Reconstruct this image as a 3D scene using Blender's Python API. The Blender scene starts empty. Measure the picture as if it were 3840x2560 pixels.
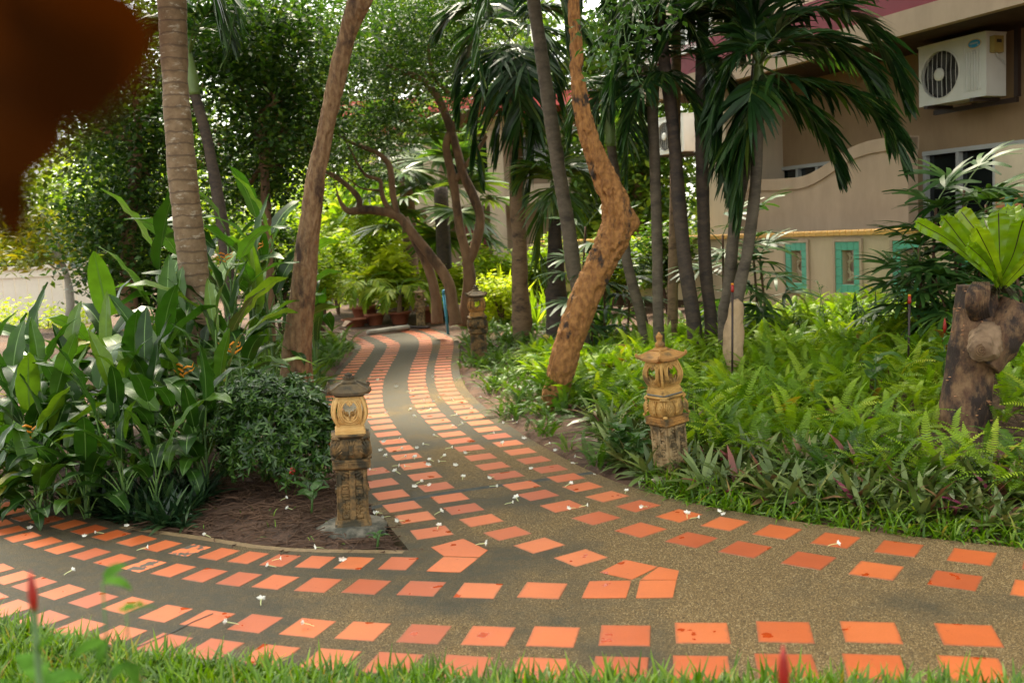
import bpy, math, random
import numpy as np
from mathutils import Vector, Matrix, Euler

rng = np.random.default_rng(7)
random.seed(7)
SC = bpy.context.scene
COL = SC.collection
R = math.radians

# ------------------------------------------------------------------ camera
S = 3840 / 2352.0
FPX = 3733.0
TH = math.atan(400 / FPX)
RO = R(3.0)
H = 1.5
cam_d = bpy.data.cameras.new('camera')
cam_d.sensor_width = 36.0
cam_d.lens = FPX / 3840 * 36.0
cam_d.clip_start = 0.02
cam_d.clip_end = 600
cam_d.dof.use_dof = True
cam_d.dof.focus_distance = 6.2
cam_d.dof.aperture_fstop = 2.8
cam = bpy.data.objects.new('camera', cam_d)
COL.objects.link(cam)
_r0 = Vector((1, 0, 0)); _u0 = Vector((0, math.sin(TH), math.cos(TH))); _f0 = Vector((0, math.cos(TH), -math.sin(TH)))
_r = _r0 * math.cos(RO) - _u0 * math.sin(RO); _u = _r0 * math.sin(RO) + _u0 * math.cos(RO)
cam.matrix_world = Matrix(((_r.x, _u.x, -_f0.x, 0), (_r.y, _u.y, -_f0.y, 0), (_r.z, _u.z, -_f0.z, H), (0, 0, 0, 1)))
SC.camera = cam

# ------------------------------------------------------------------ sky, sun, exposure
SUN_EL, SUN_AZ = R(60), R(-18)          # azimuth measured from +Y towards +X
w = bpy.data.worlds.new('World'); SC.world = w; w.use_nodes = True
nt = w.node_tree; nt.nodes.clear()
sky = nt.nodes.new('ShaderNodeTexSky'); sky.sky_type = 'NISHITA'; sky.sun_disc = False
sky.sun_elevation = SUN_EL; sky.sun_rotation = SUN_AZ
sky.air_density = 1.0; sky.dust_density = 2.0; sky.ozone_density = 0.6
hs = nt.nodes.new('ShaderNodeHueSaturation'); hs.inputs['Saturation'].default_value = 0.25
bg = nt.nodes.new('ShaderNodeBackground'); bg.inputs['Strength'].default_value = 0.075
wo = nt.nodes.new('ShaderNodeOutputWorld')
nt.links.new(sky.outputs[0], hs.inputs['Color']); nt.links.new(hs.outputs[0], bg.inputs[0]); nt.links.new(bg.outputs[0], wo.inputs[0])
sun_d = bpy.data.lights.new('sun', 'SUN'); sun_d.energy = 1.5; sun_d.angle = R(14); sun_d.color = (1.0, 0.93, 0.82)
sun = bpy.data.objects.new('sun', sun_d); COL.objects.link(sun)
_sd = Vector((math.sin(SUN_AZ) * math.cos(SUN_EL), math.cos(SUN_AZ) * math.cos(SUN_EL), math.sin(SUN_EL)))
sun.rotation_euler = _sd.to_track_quat('Z', 'Y').to_euler(); sun.location = _sd * 40
vs = SC.view_settings
vs.view_transform = 'Standard'; vs.look = 'None'; vs.gamma = 1.0; vs.use_curve_mapping = False
vs.exposure = 3.05
vs.use_white_balance = True; vs.white_balance_temperature = 7300; vs.white_balance_tint = 6
SC.cycles.max_bounces = 7; SC.cycles.diffuse_bounces = 4; SC.cycles.glossy_bounces = 2
SC.cycles.transmission_bounces = 3; SC.cycles.transparent_max_bounces = 4
SC.cycles.use_denoising = True
SC.cycles.caustics_reflective = False; SC.cycles.caustics_refractive = False

# ------------------------------------------------------------------ pixel helpers (2352 x 1568 view of the photograph)
def ray(x, y):
    x = x * S - 1920; y = y * S - 1280; c, s = math.cos(RO), math.sin(RO)
    xq = c * x - s * y; yq = s * x + c * y
    d = np.array([xq, FPX * math.cos(TH) - yq * math.sin(TH), -FPX * math.sin(TH) - yq * math.cos(TH)])
    return d / d[1]
def G(x, y, z=0.0):
    d = ray(x, y); t = (z - H) / d[2]
    return np.array([d[0] * t, t, z])
def P(x, y, Y):
    return ray(x, y) * Y + np.array([0, 0, H])
def px(Y):                                  # metres per view pixel at depth Y
    return Y * S / FPX

# ------------------------------------------------------------------ noise
def _hash(i, j, k, s):
    n = (i * 374761393 + j * 668265263 + k * 2147483647 + s * 1274126177) & 0xffffffff
    n = ((n ^ (n >> 13)) * 1274126177) & 0xffffffff
    return ((n ^ (n >> 16)) & 0xffff) / 65535.0
def vnoise(p, s=0):
    p = np.asarray(p, float); i = np.floor(p).astype(np.int64); f = p - i; f = f * f * (3 - 2 * f)
    o = 0
    for a in (0, 1):
        for b in (0, 1):
            for c in (0, 1):
                wgt = (f[:, 0] if a else 1 - f[:, 0]) * (f[:, 1] if b else 1 - f[:, 1]) * (f[:, 2] if c else 1 - f[:, 2])
                o = o + wgt * _hash(i[:, 0] + a, i[:, 1] + b, i[:, 2] + c, s)
    return o * 2 - 1
def fbm(p, o=3, s=0):
    r = 0; a = 1.0
    for k in range(o):
        r = r + a * vnoise(np.asarray(p) * 2 ** k, s + k); a *= .5
    return r

# ------------------------------------------------------------------ mesh helpers
class MB:
    def __init__(s): s.V = []; s.F = []; s.M = []; s.n = 0
    def add(s, V, F, m=0):
        V = np.asarray(V, float).reshape(-1, 3)
        for f in F:
            s.F.append(tuple(int(i) + s.n for i in f)); s.M.append(m)
        s.V.append(V); s.n += len(V); return s
    def box(s, c, d, rot=None, m=0):
        c = np.array(c, float); d = np.array(d, float) / 2
        v = np.array([[x, y, z] for x in (-1, 1) for y in (-1, 1) for z in (-1, 1)]) * d
        if rot is not None: v = v @ np.array(rot).T
        return s.add(v + c, [(0, 1, 3, 2), (4, 6, 7, 5), (0, 4, 5, 1), (2, 3, 7, 6), (0, 2, 6, 4), (1, 5, 7, 3)], m)
    def tube(s, pts, rad, n=8, cap=True, m=0, up=None):
        V, F = tube(pts, rad, n, cap, up); return s.add(V, F, m)
    def sqloft(s, prof, ch=0.18, m=0):          # (z, half width) rings of a square with cut corners
        V = []; F = []
        for z, h in prof:
            c = h * ch
            V += [(h, -h + c, z), (h, h - c, z), (h - c, h, z), (-h + c, h, z), (-h, h - c, z), (-h, -h + c, z), (-h + c, -h, z), (h - c, -h, z)]
        for i in range(len(prof) - 1):
            for k in range(8):
                F.append((i * 8 + k, i * 8 + (k + 1) % 8, i * 8 + 8 + (k + 1) % 8, i * 8 + 8 + k))
        F.append(tuple(range(7, -1, -1))); L = (len(prof) - 1) * 8; F.append(tuple(range(L, L + 8)))
        return s.add(V, F, m)
    def lathe(s, prof, n=24, m=0, c=(0, 0, 0)):
        V = []; F = []
        for r, z in prof:
            for k in range(n):
                a = 2 * math.pi * k / n; V.append((c[0] + r * math.cos(a), c[1] + r * math.sin(a), c[2] + z))
        for i in range(len(prof) - 1):
            for k in range(n):
                F.append((i * n + k, i * n + (k + 1) % n, i * n + n + (k + 1) % n, i * n + n + k))
        F.append(tuple(range(n - 1, -1, -1))); L = (len(prof) - 1) * n; F.append(tuple(range(L, L + n)))
        return s.add(V, F, m)
    def ball(s, c, r, n=8, k=6, m=0, rot=None):
        r = np.array(r if hasattr(r, '__len__') else (r, r, r), float)
        V = []; F = []
        for i in range(1, k):
            t = math.pi * i / k
            for j in range(n):
                a = 2 * math.pi * j / n; V.append((math.sin(t) * math.cos(a), math.sin(t) * math.sin(a), math.cos(t)))
        V.append((0, 0, 1)); V.append((0, 0, -1)); tp = len(V) - 2; bt = tp + 1
        for i in range(k - 2):
            for j in range(n):
                F.append((i * n + j, i * n + n + j, i * n + n + (j + 1) % n, i * n + (j + 1) % n))
        for j in range(n):
            F.append((tp, j, (j + 1) % n)); F.append((bt, (k - 2) * n + (j + 1) % n, (k - 2) * n + j))
        V = np.array(V) * r
        if rot is not None: V = V @ np.array(rot).T
        return s.add(V + np.array(c), F, m)
    def arrays(s): return np.concatenate(s.V), s.F, s.M
    def build(s, name, mats, parent=None, smooth=False, local=False):
        V, F, M = s.arrays(); return mk(name, V, F, mats, parent, smooth, local, M)

def tube(pts, rad, n=8, cap=True, up=None):
    pts = np.asarray(pts, float); k = len(pts)
    rad = np.broadcast_to(np.asarray(rad, float), (k,))
    T = np.gradient(pts, axis=0); T /= np.linalg.norm(T, axis=1)[:, None] + 1e-12
    ref = np.array([1.0, 0, 0]) if up is None else np.array(up, float)
    if up is None and abs(T[0] @ ref) > .8: ref = np.array([0, 1.0, 0])
    V = np.zeros((k, n, 3)); A = np.arange(n) * 2 * math.pi / n
    u = ref
    for i in range(k):
        u = u - T[i] * (u @ T[i]); u /= np.linalg.norm(u) + 1e-12
        v = np.cross(T[i], u)
        V[i] = pts[i] + rad[i] * (np.cos(A)[:, None] * u + np.sin(A)[:, None] * v)
    F = [(i * n + j, i * n + (j + 1) % n, i * n + n + (j + 1) % n, i * n + n + j) for i in range(k - 1) for j in range(n)]
    if cap: F += [tuple(range(n - 1, -1, -1)), tuple(range((k - 1) * n, k * n))]
    return V.reshape(-1, 3), F

def catmull(pts, n):
    pts = np.asarray(pts, float); k = len(pts)
    if k < 3:
        t = np.linspace(0, 1, n)[:, None]; return pts[0] * (1 - t) + pts[-1] * t
    q = np.vstack([2 * pts[0] - pts[1], pts, 2 * pts[-1] - pts[-2]])
    t = np.linspace(0, k - 1 - 1e-9, n); i = t.astype(int); f = (t - i)[:, None]
    a, b, c, d = q[i], q[i + 1], q[i + 2], q[i + 3]
    return .5 * (2 * b + (c - a) * f + (2 * a - 5 * b + 4 * c - d) * f ** 2 + (3 * b - a - 3 * c + d) * f ** 3)
def interp(x, n):
    x = np.asarray(x, float); return np.interp(np.linspace(0, len(x) - 1, n), np.arange(len(x)), x)

def mesh_np(name, V, F, M=None, smooth=False):
    """V (n,3); F an (m,3)/(m,4) array or list of tuples"""
    me = bpy.data.meshes.new(name)
    V = np.ascontiguousarray(V, dtype=np.float32)
    if isinstance(F, np.ndarray):
        m, q = F.shape
        me.vertices.add(len(V)); me.vertices.foreach_set('co', V.ravel())
        me.loops.add(m * q); me.loops.foreach_set('vertex_index', np.ascontiguousarray(F, dtype=np.int32).ravel())
        me.polygons.add(m); me.polygons.foreach_set('loop_start', np.arange(0, m * q, q, dtype=np.int32))
        me.polygons.foreach_set('loop_total', np.full(m, q, dtype=np.int32))
        me.update(calc_edges=True)
    else:
        me.from_pydata(V.tolist(), [], F); me.update()
    if M is not None and len(M) and max(M) > 0:
        me.polygons.foreach_set('material_index', np.asarray(M, dtype=np.int32))
    if smooth:
        me.polygons.foreach_set('use_smooth', np.ones(len(me.polygons), dtype=bool))
    return me
def mk(name, V, F, mats, parent=None, smooth=False, local=False, M=None):
    V = np.asarray(V, float)
    if parent is not None and not local:
        p = parent; off = np.zeros(3)
        while p is not None: off = off + np.array(p.location); p = p.parent
        V = V - off
    me = mesh_np(name, V, F, M, smooth)
    for m in (mats if isinstance(mats, (list, tuple)) else [mats]): me.materials.append(m)
    return put(name, me, parent)
def put(name, me, parent=None, loc=None, rot=None, scale=None):
    o = bpy.data.objects.new(name, me); COL.objects.link(o)
    if parent is not None: o.parent = parent
    if loc is not None: o.location = loc
    if rot is not None: o.rotation_euler = rot
    if scale is not None: o.scale = scale if hasattr(scale, '__len__') else (scale,) * 3
    return o
def tag(o, label=None, cat=None, group=None, kind=None):
    if label: o['label'] = label
    if cat: o['category'] = cat
    if group: o['group'] = group
    if kind: o['kind'] = kind
    return o
def thing(name, label, cat, loc=(0, 0, 0), rz=0.0, group=None):
    o = bpy.data.objects.new(name, None); COL.objects.link(o); o.empty_display_size = .1
    o.location = [float(v) for v in loc]; o.rotation_euler = (0, 0, rz)
    return tag(o, label, cat, group)
def copy_tree(o, parent=None):
    c = o.copy(); COL.objects.link(c); c.parent = parent
    for ch in [x for x in bpy.data.objects if x.parent == o]: copy_tree(ch, c)
    return c

def rotmats(ax, ay, az):                    # arrays of euler angles -> (N,3,3), R = Rz Ry Rx
    cx, sx, cy, sy, cz, sz = np.cos(ax), np.sin(ax), np.cos(ay), np.sin(ay), np.cos(az), np.sin(az)
    return np.stack([np.stack([cz * cy, cz * sy * sx - sz * cx, cz * sy * cx + sz * sx], -1),
                     np.stack([sz * cy, sz * sy * sx + cz * cx, sz * sy * cx - cz * sx], -1),
                     np.stack([-sy, cy * sx, cy * cx], -1)], -2)
def scatter(tpl, M, T):
    V, F = tpl; V = np.asarray(V, float); F = np.asarray(F)
    N = len(T); W = np.einsum('nij,kj->nki', M, V) + np.asarray(T)[:, None, :]
    FF = (F[None] + (np.arange(N) * len(V))[:, None, None]).reshape(-1, F.shape[1])
    return W.reshape(-1, 3), FF
def join(parts):
    V = []; F = []; n = 0
    for v, f in parts:
        V.append(v); F.append(np.asarray(f) + n); n += len(v)
    return np.concatenate(V), np.concatenate(F)

# ------------------------------------------------------------------ materials
def newmat(name):
    m = bpy.data.materials.new(name); m.use_nodes = True; n = m.node_tree; n.nodes.clear()
    out = n.nodes.new('ShaderNodeOutputMaterial'); b = n.nodes.new('ShaderNodeBsdfPrincipled')
    n.links.new(b.outputs[0], out.inputs[0]); return m, n, b, out
def nd(n, t, **k):
    x = n.nodes.new(t)
    for a, v in k.items():
        if a.startswith('i_'):
            key = a[2:]; key = int(key) if key.isdigit() else key.replace('_', ' ')
            x.inputs[key].default_value = v
        else: setattr(x, a, v)
    return x
def ramp(n, src, stops, interp='LINEAR'):
    r = n.nodes.new('ShaderNodeValToRGB'); r.color_ramp.interpolation = interp
    el = r.color_ramp.elements
    while len(el) < len(stops): el.new(.5)
    for e, (p, c) in zip(el, stops): e.position = p; e.color = (*c, 1) if len(c) == 3 else c
    if src is not None: n.links.new(src, r.inputs[0])
    return r
def mixc(n, fac, a, b, mode='MIX'):
    x = n.nodes.new('ShaderNodeMix'); x.data_type = 'RGBA'; x.blend_type = mode
    for sock, v in ((x.inputs[0], fac), (x.inputs[6], a), (x.inputs[7], b)):
        if hasattr(v, 'links') or hasattr(v, 'is_linked'): n.links.new(v, sock)
        else: sock.default_value = v if not hasattr(v, '__len__') or len(v) == 4 else (*v, 1)
    return x.outputs[2]
def coords(n, kind='Object', scale=(1, 1, 1)):
    tc = n.nodes.new('ShaderNodeTexCoord'); mp = n.nodes.new('ShaderNodeMapping'); mp.inputs['Scale'].default_value = scale
    n.links.new(tc.outputs[kind], mp.inputs[0]); return mp.outputs[0]
def noise(n, vec, scale, detail=4, rough=.55):
    x = nd(n, 'ShaderNodeTexNoise'); x.inputs['Scale'].default_value = scale; x.inputs['Detail'].default_value = detail; x.inputs['Roughness'].default_value = rough
    if vec is not None: n.links.new(vec, x.inputs['Vector'])
    return x.outputs['Fac']
def bump(n, b, h, strength=.3, dist=.02):
    x = nd(n, 'ShaderNodeBump'); x.inputs['Strength'].default_value = strength; x.inputs['Distance'].default_value = dist
    n.links.new(h, x.inputs['Height']); n.links.new(x.outputs[0], b.inputs['Normal'])

def leafmat(name, stops, rough=.38, trans=.3, tcol=None, per='ISLAND', spec=.5, patch=0.0):
    m, n, b, out = newmat(name)
    g = n.nodes.new('ShaderNodeNewGeometry'); oi = n.nodes.new('ShaderNodeObjectInfo')
    if per == 'ISLAND': src = g.outputs['Random Per Island']
    elif per == 'ATTR': src = nd(n, 'ShaderNodeAttribute', attribute_name='tone').outputs['Fac']
    else: src = oi.outputs['Random']
    r = ramp(n, src, stops); c = r.outputs[0]
    nz = noise(n, coords(n, 'Object'), 6.0 if per == 'ISLAND' else 9.0, 2)
    c = mixc(n, .55, c, ramp(n, nz, [(.3, (.45, .45, .45)), (.7, (1.0, 1.0, 1.0))]).outputs[0], 'MULTIPLY')
    n.links.new(c, b.inputs['Base Color']); b.inputs['Roughness'].default_value = rough
    b.inputs['Specular IOR Level'].default_value = spec
    if trans > 0:
        t = nd(n, 'ShaderNodeBsdfTranslucent')
        tc = mixc(n, 1.0, c, tcol or (1.5, 1.5, .6), 'MULTIPLY'); n.links.new(tc, t.inputs[0])
        mx = nd(n, 'ShaderNodeMixShader'); mx.inputs[0].default_value = trans
        n.links.new(b.outputs[0], mx.inputs[1]); n.links.new(t.outputs[0], mx.inputs[2]); n.links.new(mx.outputs[0], out.inputs[0])
    return m
def plain(name, col, rough=.6, spec=.4, var=.15, nscale=5, bmp=0.0, bscale=40):
    m, n, b, out = newmat(name)
    v = coords(n); nz = noise(n, v, nscale, 5)
    lo = tuple(c * (1 - var) for c in col); hi = tuple(min(1, c * (1 + var)) for c in col)
    n.links.new(ramp(n, nz, [(.3, lo), (.7, hi)]).outputs[0], b.inputs['Base Color'])
    b.inputs['Roughness'].default_value = rough; b.inputs['Specular IOR Level'].default_value = spec
    if bmp: bump(n, b, noise(n, v, bscale, 4), bmp, .01)
    if 'stucco' in name:
        st = mixc(n, ramp(n, noise(n, coords(n, 'Object', (2.6, 2.6, .7)), 1.0, 7, .72), [(.42, (1, 1, 1)), (.8, (.66, .62, .56))]).outputs[0], (0, 0, 0), (1, 1, 1)); old = b.inputs['Base Color'].links[0].from_socket
        n.links.new(mixc(n, .6, old, st, 'MULTIPLY'), b.inputs['Base Color'])
    return m
def stained(name, base, alt, dark, rough=.75, s1=9, s2=4, cut=(.48, .62), bmp=.5, bscale=60, zst=1.0):
    """weathered cast stone / bark: base-alt mottling with dark stains of their own shape"""
    m, n, b, out = newmat(name)
    v = coords(n, 'Object', (1, 1, zst)); oi = nd(n, 'ShaderNodeObjectInfo')
    add = nd(n, 'ShaderNodeVectorMath', operation='ADD'); sc = nd(n, 'ShaderNodeVectorMath', operation='SCALE'); sc.inputs['Scale'].default_value = 0.0
    n.links.new(v, add.inputs[0]); n.links.new(v, sc.inputs[0]); n.links.new(sc.outputs[0], add.inputs[1]); v = add.outputs[0]
    c1 = mixc(n, ramp(n, noise(n, v, s1, 5, .6), [(.35, (0, 0, 0)), (.65, (1, 1, 1))]).outputs[0], base, alt)
    st = ramp(n, noise(n, v, s2, 6, .65), [(cut[0], (0, 0, 0)), (cut[1], (1, 1, 1))]).outputs[0]
    c2 = mixc(n, st, c1, dark)
    n.links.new(c2, b.inputs['Base Color']); b.inputs['Roughness'].default_value = rough
    if bmp: bump(n, b, noise(n, v, bscale, 5, .7), bmp, .006)
    return m

M = {}
# foliage
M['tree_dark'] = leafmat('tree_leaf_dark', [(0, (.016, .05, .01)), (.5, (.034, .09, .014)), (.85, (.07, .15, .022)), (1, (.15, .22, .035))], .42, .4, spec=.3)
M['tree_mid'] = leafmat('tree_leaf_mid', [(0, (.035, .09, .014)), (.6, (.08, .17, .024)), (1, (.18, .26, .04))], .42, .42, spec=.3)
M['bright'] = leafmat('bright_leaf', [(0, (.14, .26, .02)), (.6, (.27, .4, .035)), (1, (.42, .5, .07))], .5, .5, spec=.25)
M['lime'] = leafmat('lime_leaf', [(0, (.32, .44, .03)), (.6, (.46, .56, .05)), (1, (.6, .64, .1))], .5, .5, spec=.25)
M['yellowgreen'] = leafmat('yellow_green_leaf', [(0, (.08, .14, .01)), (.6, (.2, .24, .02)), (1, (.4, .33, .02))], .45, .4)
M['shrub'] = leafmat('shrub_leaf', [(0, (.014, .05, .008)), (.55, (.035, .1, .014)), (1, (.1, .2, .03))], .3, .22)
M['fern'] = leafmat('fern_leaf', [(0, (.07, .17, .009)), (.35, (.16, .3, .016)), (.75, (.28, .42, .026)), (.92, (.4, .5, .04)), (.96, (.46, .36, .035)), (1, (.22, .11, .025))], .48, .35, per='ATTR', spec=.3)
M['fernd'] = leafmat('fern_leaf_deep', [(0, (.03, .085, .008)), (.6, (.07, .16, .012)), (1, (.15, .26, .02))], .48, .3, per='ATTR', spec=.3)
M['helic'] = leafmat('heliconia_leaf', [(0, (.014, .05, .006)), (.5, (.026, .085, .01)), (.85, (.06, .145, .014)), (1, (.12, .21, .018))], .36, .3, per='OBJ', spec=.35)
M['midrib'] = plain('leaf_midrib', (.11, .21, .05), .4)
M['helstem'] = plain('heliconia_stem', (.06, .13, .03), .45, var=.4, nscale=8)
M['palm'] = leafmat('palm_leaflet', [(0, (.009, .034, .01)), (.55, (.018, .06, .014)), (.9, (.035, .095, .018)), (1, (.1, .15, .025))], .42, .25, spec=.3)
M['palml'] = leafmat('palm_leaflet_light', [(0, (.03, .08, .012)), (.6, (.06, .14, .02)), (1, (.14, .2, .03))], .38, .35)
M['rachis'] = plain('palm_rachis', (.08, .13, .03), .45)
M['rhapis'] = leafmat('lady_palm_leaf', [(0, (.012, .045, .012)), (.6, (.026, .085, .018)), (1, (.06, .13, .025))], .45, .25, spec=.3)
M['grass'] = leafmat('grass_blade', [(0, (.05, .13, .006)), (.5, (.11, .24, .01)), (.92, (.2, .34, .02)), (.97, (.34, .3, .05)), (1, (.3, .2, .06))], .42, .35)
M['dkstrap'] = leafmat('dark_strap_leaf', [(0, (.008, .03, .012)), (.6, (.018, .055, .018)), (1, (.05, .1, .03))], .35, .15)
M['rhoeo'] = leafmat('oyster_leaf', [(0, (.06, .105, .022)), (.5, (.11, .17, .035)), (.82, (.19, .25, .06)), (.9, (.2, .14, .05)), (.97, (.2, .05, .04)), (1, (.28, .035, .12))], .42, .15, (1.2, .8, .8))
M['nest'] = leafmat('nest_fern_leaf', [(0, (.13, .26, .012)), (.6, (.19, .33, .018)), (1, (.28, .4, .03))], .33, .42, per='OBJ')
M['nestrib'] = plain('nest_fern_midrib', (.03, .025, .01), .5)
M['sprig'] = leafmat('sprig_leaf', [(0, (.03, .09, .016)), (1, (.055, .15, .026))], .45, .35)
M['cordy'] = leafmat('cordyline_leaf', [(0, (.012, .035, .014)), (.8, (.03, .06, .02)), (1, (.12, .03, .03))], .35, .15)
M['nearleaf'] = leafmat('near_leaf', [(0, (.02, .07, .008)), (1, (.045, .12, .012))], .9, .3, per='OBJ', spec=.05)
M['heldry'] = plain('dry_leaf', (.2, .12, .03), .7, var=.4)
M['redbud'] = plain('red_bud', (.28, .015, .01), .4, var=.3)
M['orange_bract'] = plain('orange_bract', (.65, .23, .015), .45, var=.25)
M['maroon_leaf'] = leafmat('maroon_leaf', [(0, (.02, .005, .0004)), (1, (.036, .0095, .0006))], .9, .12, (1.6, 1.2, .6), per='OBJ', spec=.02)
M['petal'] = plain('white_petal', (.8, .8, .72), .5, var=.06)
M['budgreen'] = plain('flower_tube', (.55, .6, .28), .5, var=.15)
# wood
M['bark_orange'] = stained('bark_orange', (.17, .07, .02), (.34, .16, .045), (.022, .014, .009), .85, 34, 5.5, (.54, .61), 1.0, 70, .6)
M['bark_left'] = stained('bark_grey_brown', (.13, .066, .03), (.26, .16, .08), (.045, .022, .012), .85, 30, 5.0, (.5, .62), 1.0, 70, .45)
M['bark_back'] = stained('bark_back', (.13, .07, .035), (.22, .13, .065), (.03, .018, .01), .85, 10, 3, (.5, .65), .6, 40, .4)
M['palm_trunk'] = stained('coconut_trunk', (.2, .15, .085), (.29, .21, .12), (.36, .33, .25), .85, 18, 7, (.56, .68), .5, 60, 2.2)
M['palm_grey'] = stained('palm_trunk_grey', (.075, .058, .04), (.12, .095, .066), (.038, .028, .02), .8, 12, 5, (.5, .68), .4, 60, 2.0)
M['palm_brown'] = stained('palm_trunk_brown', (.15, .095, .05), (.22, .14, .075), (.05, .03, .018), .85, 12, 5, (.5, .65), .5, 60, 2.2)
M['palm_dark'] = stained('palm_trunk_dark', (.04, .028, .02), (.075, .05, .034), (.02, .015, .012), .75, 12, 5, (.5, .65), .5, 60, 2.0)
M['crownshaft'] = plain('crownshaft', (.13, .2, .06), .4, var=.3)
M['stump'] = stained('stump_wood', (.075, .032, .015), (.2, .115, .055), (.022, .011, .007), .8, 22, 7, (.45, .55), 1.0, 80, .6)
M['cutwood'] = stained('cut_wood', (.15, .09, .05), (.26, .17, .1), (.04, .025, .016), .8, 10, 6, (.52, .66), .6, 60)
M['fungus'] = plain('bracket_fungus', (.4, .19, .09), .6)
M['twig'] = plain('twig', (.085, .045, .025), .8, var=.4)
M['drypalm'] = plain('dry_frond', (.36, .24, .17), .7, var=.3)
mm, n, b, out = newmat('ringed_trunk'); v = coords(n, 'Object')
wv = nd(n, 'ShaderNodeTexWave', wave_type='BANDS', bands_direction='Z', wave_profile='SAW'); wv.inputs['Scale'].default_value = 3.4; wv.inputs['Distortion'].default_value = 1.6; wv.inputs['Detail'].default_value = 3; wv.inputs['Detail Scale'].default_value = 2.5; n.links.new(v, wv.inputs['Vector'])
c = mixc(n, ramp(n, noise(n, v, 14, 5, .65), [(.35, (0, 0, 0)), (.65, (1, 1, 1))]).outputs[0], (.13, .085, .045), (.22, .15, .085))
c = mixc(n, ramp(n, noise(n, coords(n, 'Object', (1, 1, 2.5)), 9, 6, .7), [(.56, (0, 0, 0)), (.66, (.8, .8, .8))]).outputs[0], c, (.4, .36, .28))
c = mixc(n, ramp(n, wv.outputs[0], [(0, (.75, .75, .75)), (.1, (0, 0, 0)), (.85, (0, 0, 0)), (1, (.75, .75, .75))]).outputs[0], c, (.05, .03, .018))
n.links.new(c, b.inputs['Base Color']); b.inputs['Roughness'].default_value = .85; bump(n, b, wv.outputs[0], .6, .02); M['ringed'] = mm
# cast stone lanterns
M['st_ochre'] = stained('cast_stone_ochre', (.52, .29, .085), (.62, .4, .15), (.3, .15, .04), .7, 16, 9, (.55, .7), .5, 140)
M['st_brown'] = stained('cast_stone_brown', (.15, .085, .028), (.25, .15, .055), (.035, .028, .012), .75, 24, 11, (.44, .58), .6, 140)
M['st_moss'] = stained('cast_stone_mossy', (.075, .05, .024), (.12, .08, .03), (.028, .024, .014), .8, 14, 8, (.42, .6), .7, 140)
M['st_ochdk'] = stained('cast_stone_ochre_stained', (.4, .22, .055), (.5, .3, .09), (.13, .08, .025), .72, 14, 9, (.48, .64), .6, 140)
M['st_pale'] = stained('cast_stone_pale', (.25, .16, .07), (.4, .29, .15), (.075, .052, .022), .75, 34, 17, (.46, .58), .5, 140)
M['st_rust'] = stained('cast_stone_rusty', (.3, .14, .035), (.4, .2, .05), (.07, .05, .02), .72, 14, 8, (.46, .62), .6, 140)
M['conc'] = stained('rough_concrete', (.12, .11, .08), (.2, .18, .14), (.04, .042, .03), .85, 20, 7, (.45, .6), .9, 70)
# building
M['stucco'] = plain('beige_stucco', (.54, .43, .3), .85, .2, .05, 3, .15, 90)
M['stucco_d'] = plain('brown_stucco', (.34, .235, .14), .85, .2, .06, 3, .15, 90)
M['stucco_l'] = plain('cream_stucco', (.58, .48, .36), .85, .2, .05, 3, .15, 90)
M['pinkstucco'] = plain('pink_stucco', (.44, .335, .245), .85, .2, .05, 3, .1, 90)
M['maroon'] = plain('maroon_paint', (.2, .03, .045), .6, .3, .12)
M['soffit'] = plain('brown_soffit', (.055, .032, .02), .7, .2, .25, 6)
M['capt'] = plain('yellow_cap_tile', (.6, .34, .1), .4, .5, .15)
M['turq'] = plain('turquoise_tile', (.1, .4, .29), .3, .5, .22, 12)
M['teal'] = plain('teal_tile', (.12, .34, .29), .3, .5, .2, 12)
M['orangetile'] = plain('orange_tile', (.55, .2, .1), .35, .5, .15, 12)
M['blockst'] = plain('screen_block', (.52, .43, .31), .85, .2, .1)
M['whitepaint'] = plain('white_paint', (.74, .75, .72), .45, .4, .04)
M['acwhite'] = plain('ac_white', (.6, .61, .57), .4, .4, .05, 6)
M['acdark'] = plain('ac_grille_dark', (.022, .022, .02), .6)
M['acfin'] = plain('ac_fan', (.05, .05, .047), .5)
M['alu'] = plain('grey_frame', (.45, .47, .46), .4, .5, .06)
M['blue'] = plain('blue_badge', (.02, .28, .55), .35)
M['gold'] = plain('gold_print', (.62, .42, .1), .4)
M['olive'] = plain('brass_box', (.3, .23, .07), .5)
M['dsteel'] = plain('dark_brown_steel', (.03, .018, .015), .5)
M['redroof'] = plain('red_roof', (.5, .09, .08), .6)
M['brickred'] = plain('maroon_brick', (.24, .05, .06), .7, .3, .25, 10)
M['fence'] = plain('white_fence', (.75, .7, .62), .7, .3, .05)
M['terracotta'] = plain('terracotta_pot', (.24, .075, .04), .6, .3, .2)
M['bluepipe'] = plain('blue_pipe', (.03, .22, .34), .4)
M['pipegrey'] = plain('grey_pole', (.3, .28, .24), .7, .3, .25)
M['rock'] = stained('rock', (.36, .24, .13), (.46, .33, .2), (.16, .1, .05), .8, 6, 3, (.5, .66), .7, 30)
M['palestone'] = plain('pale_stone', (.5, .4, .28), .8, var=.2)
M['slate'] = plain('slate_plate', (.14, .16, .16), .7, var=.2)
mm, n, b, out = newmat('window_glass'); b.inputs['Base Color'].default_value = (.012, .018, .018, 1); b.inputs['Roughness'].default_value = .06; b.inputs['Specular IOR Level'].default_value = .6; M['glass'] = mm
M['curtain'] = plain('curtain', (.1, .14, .13), .8)

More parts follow.
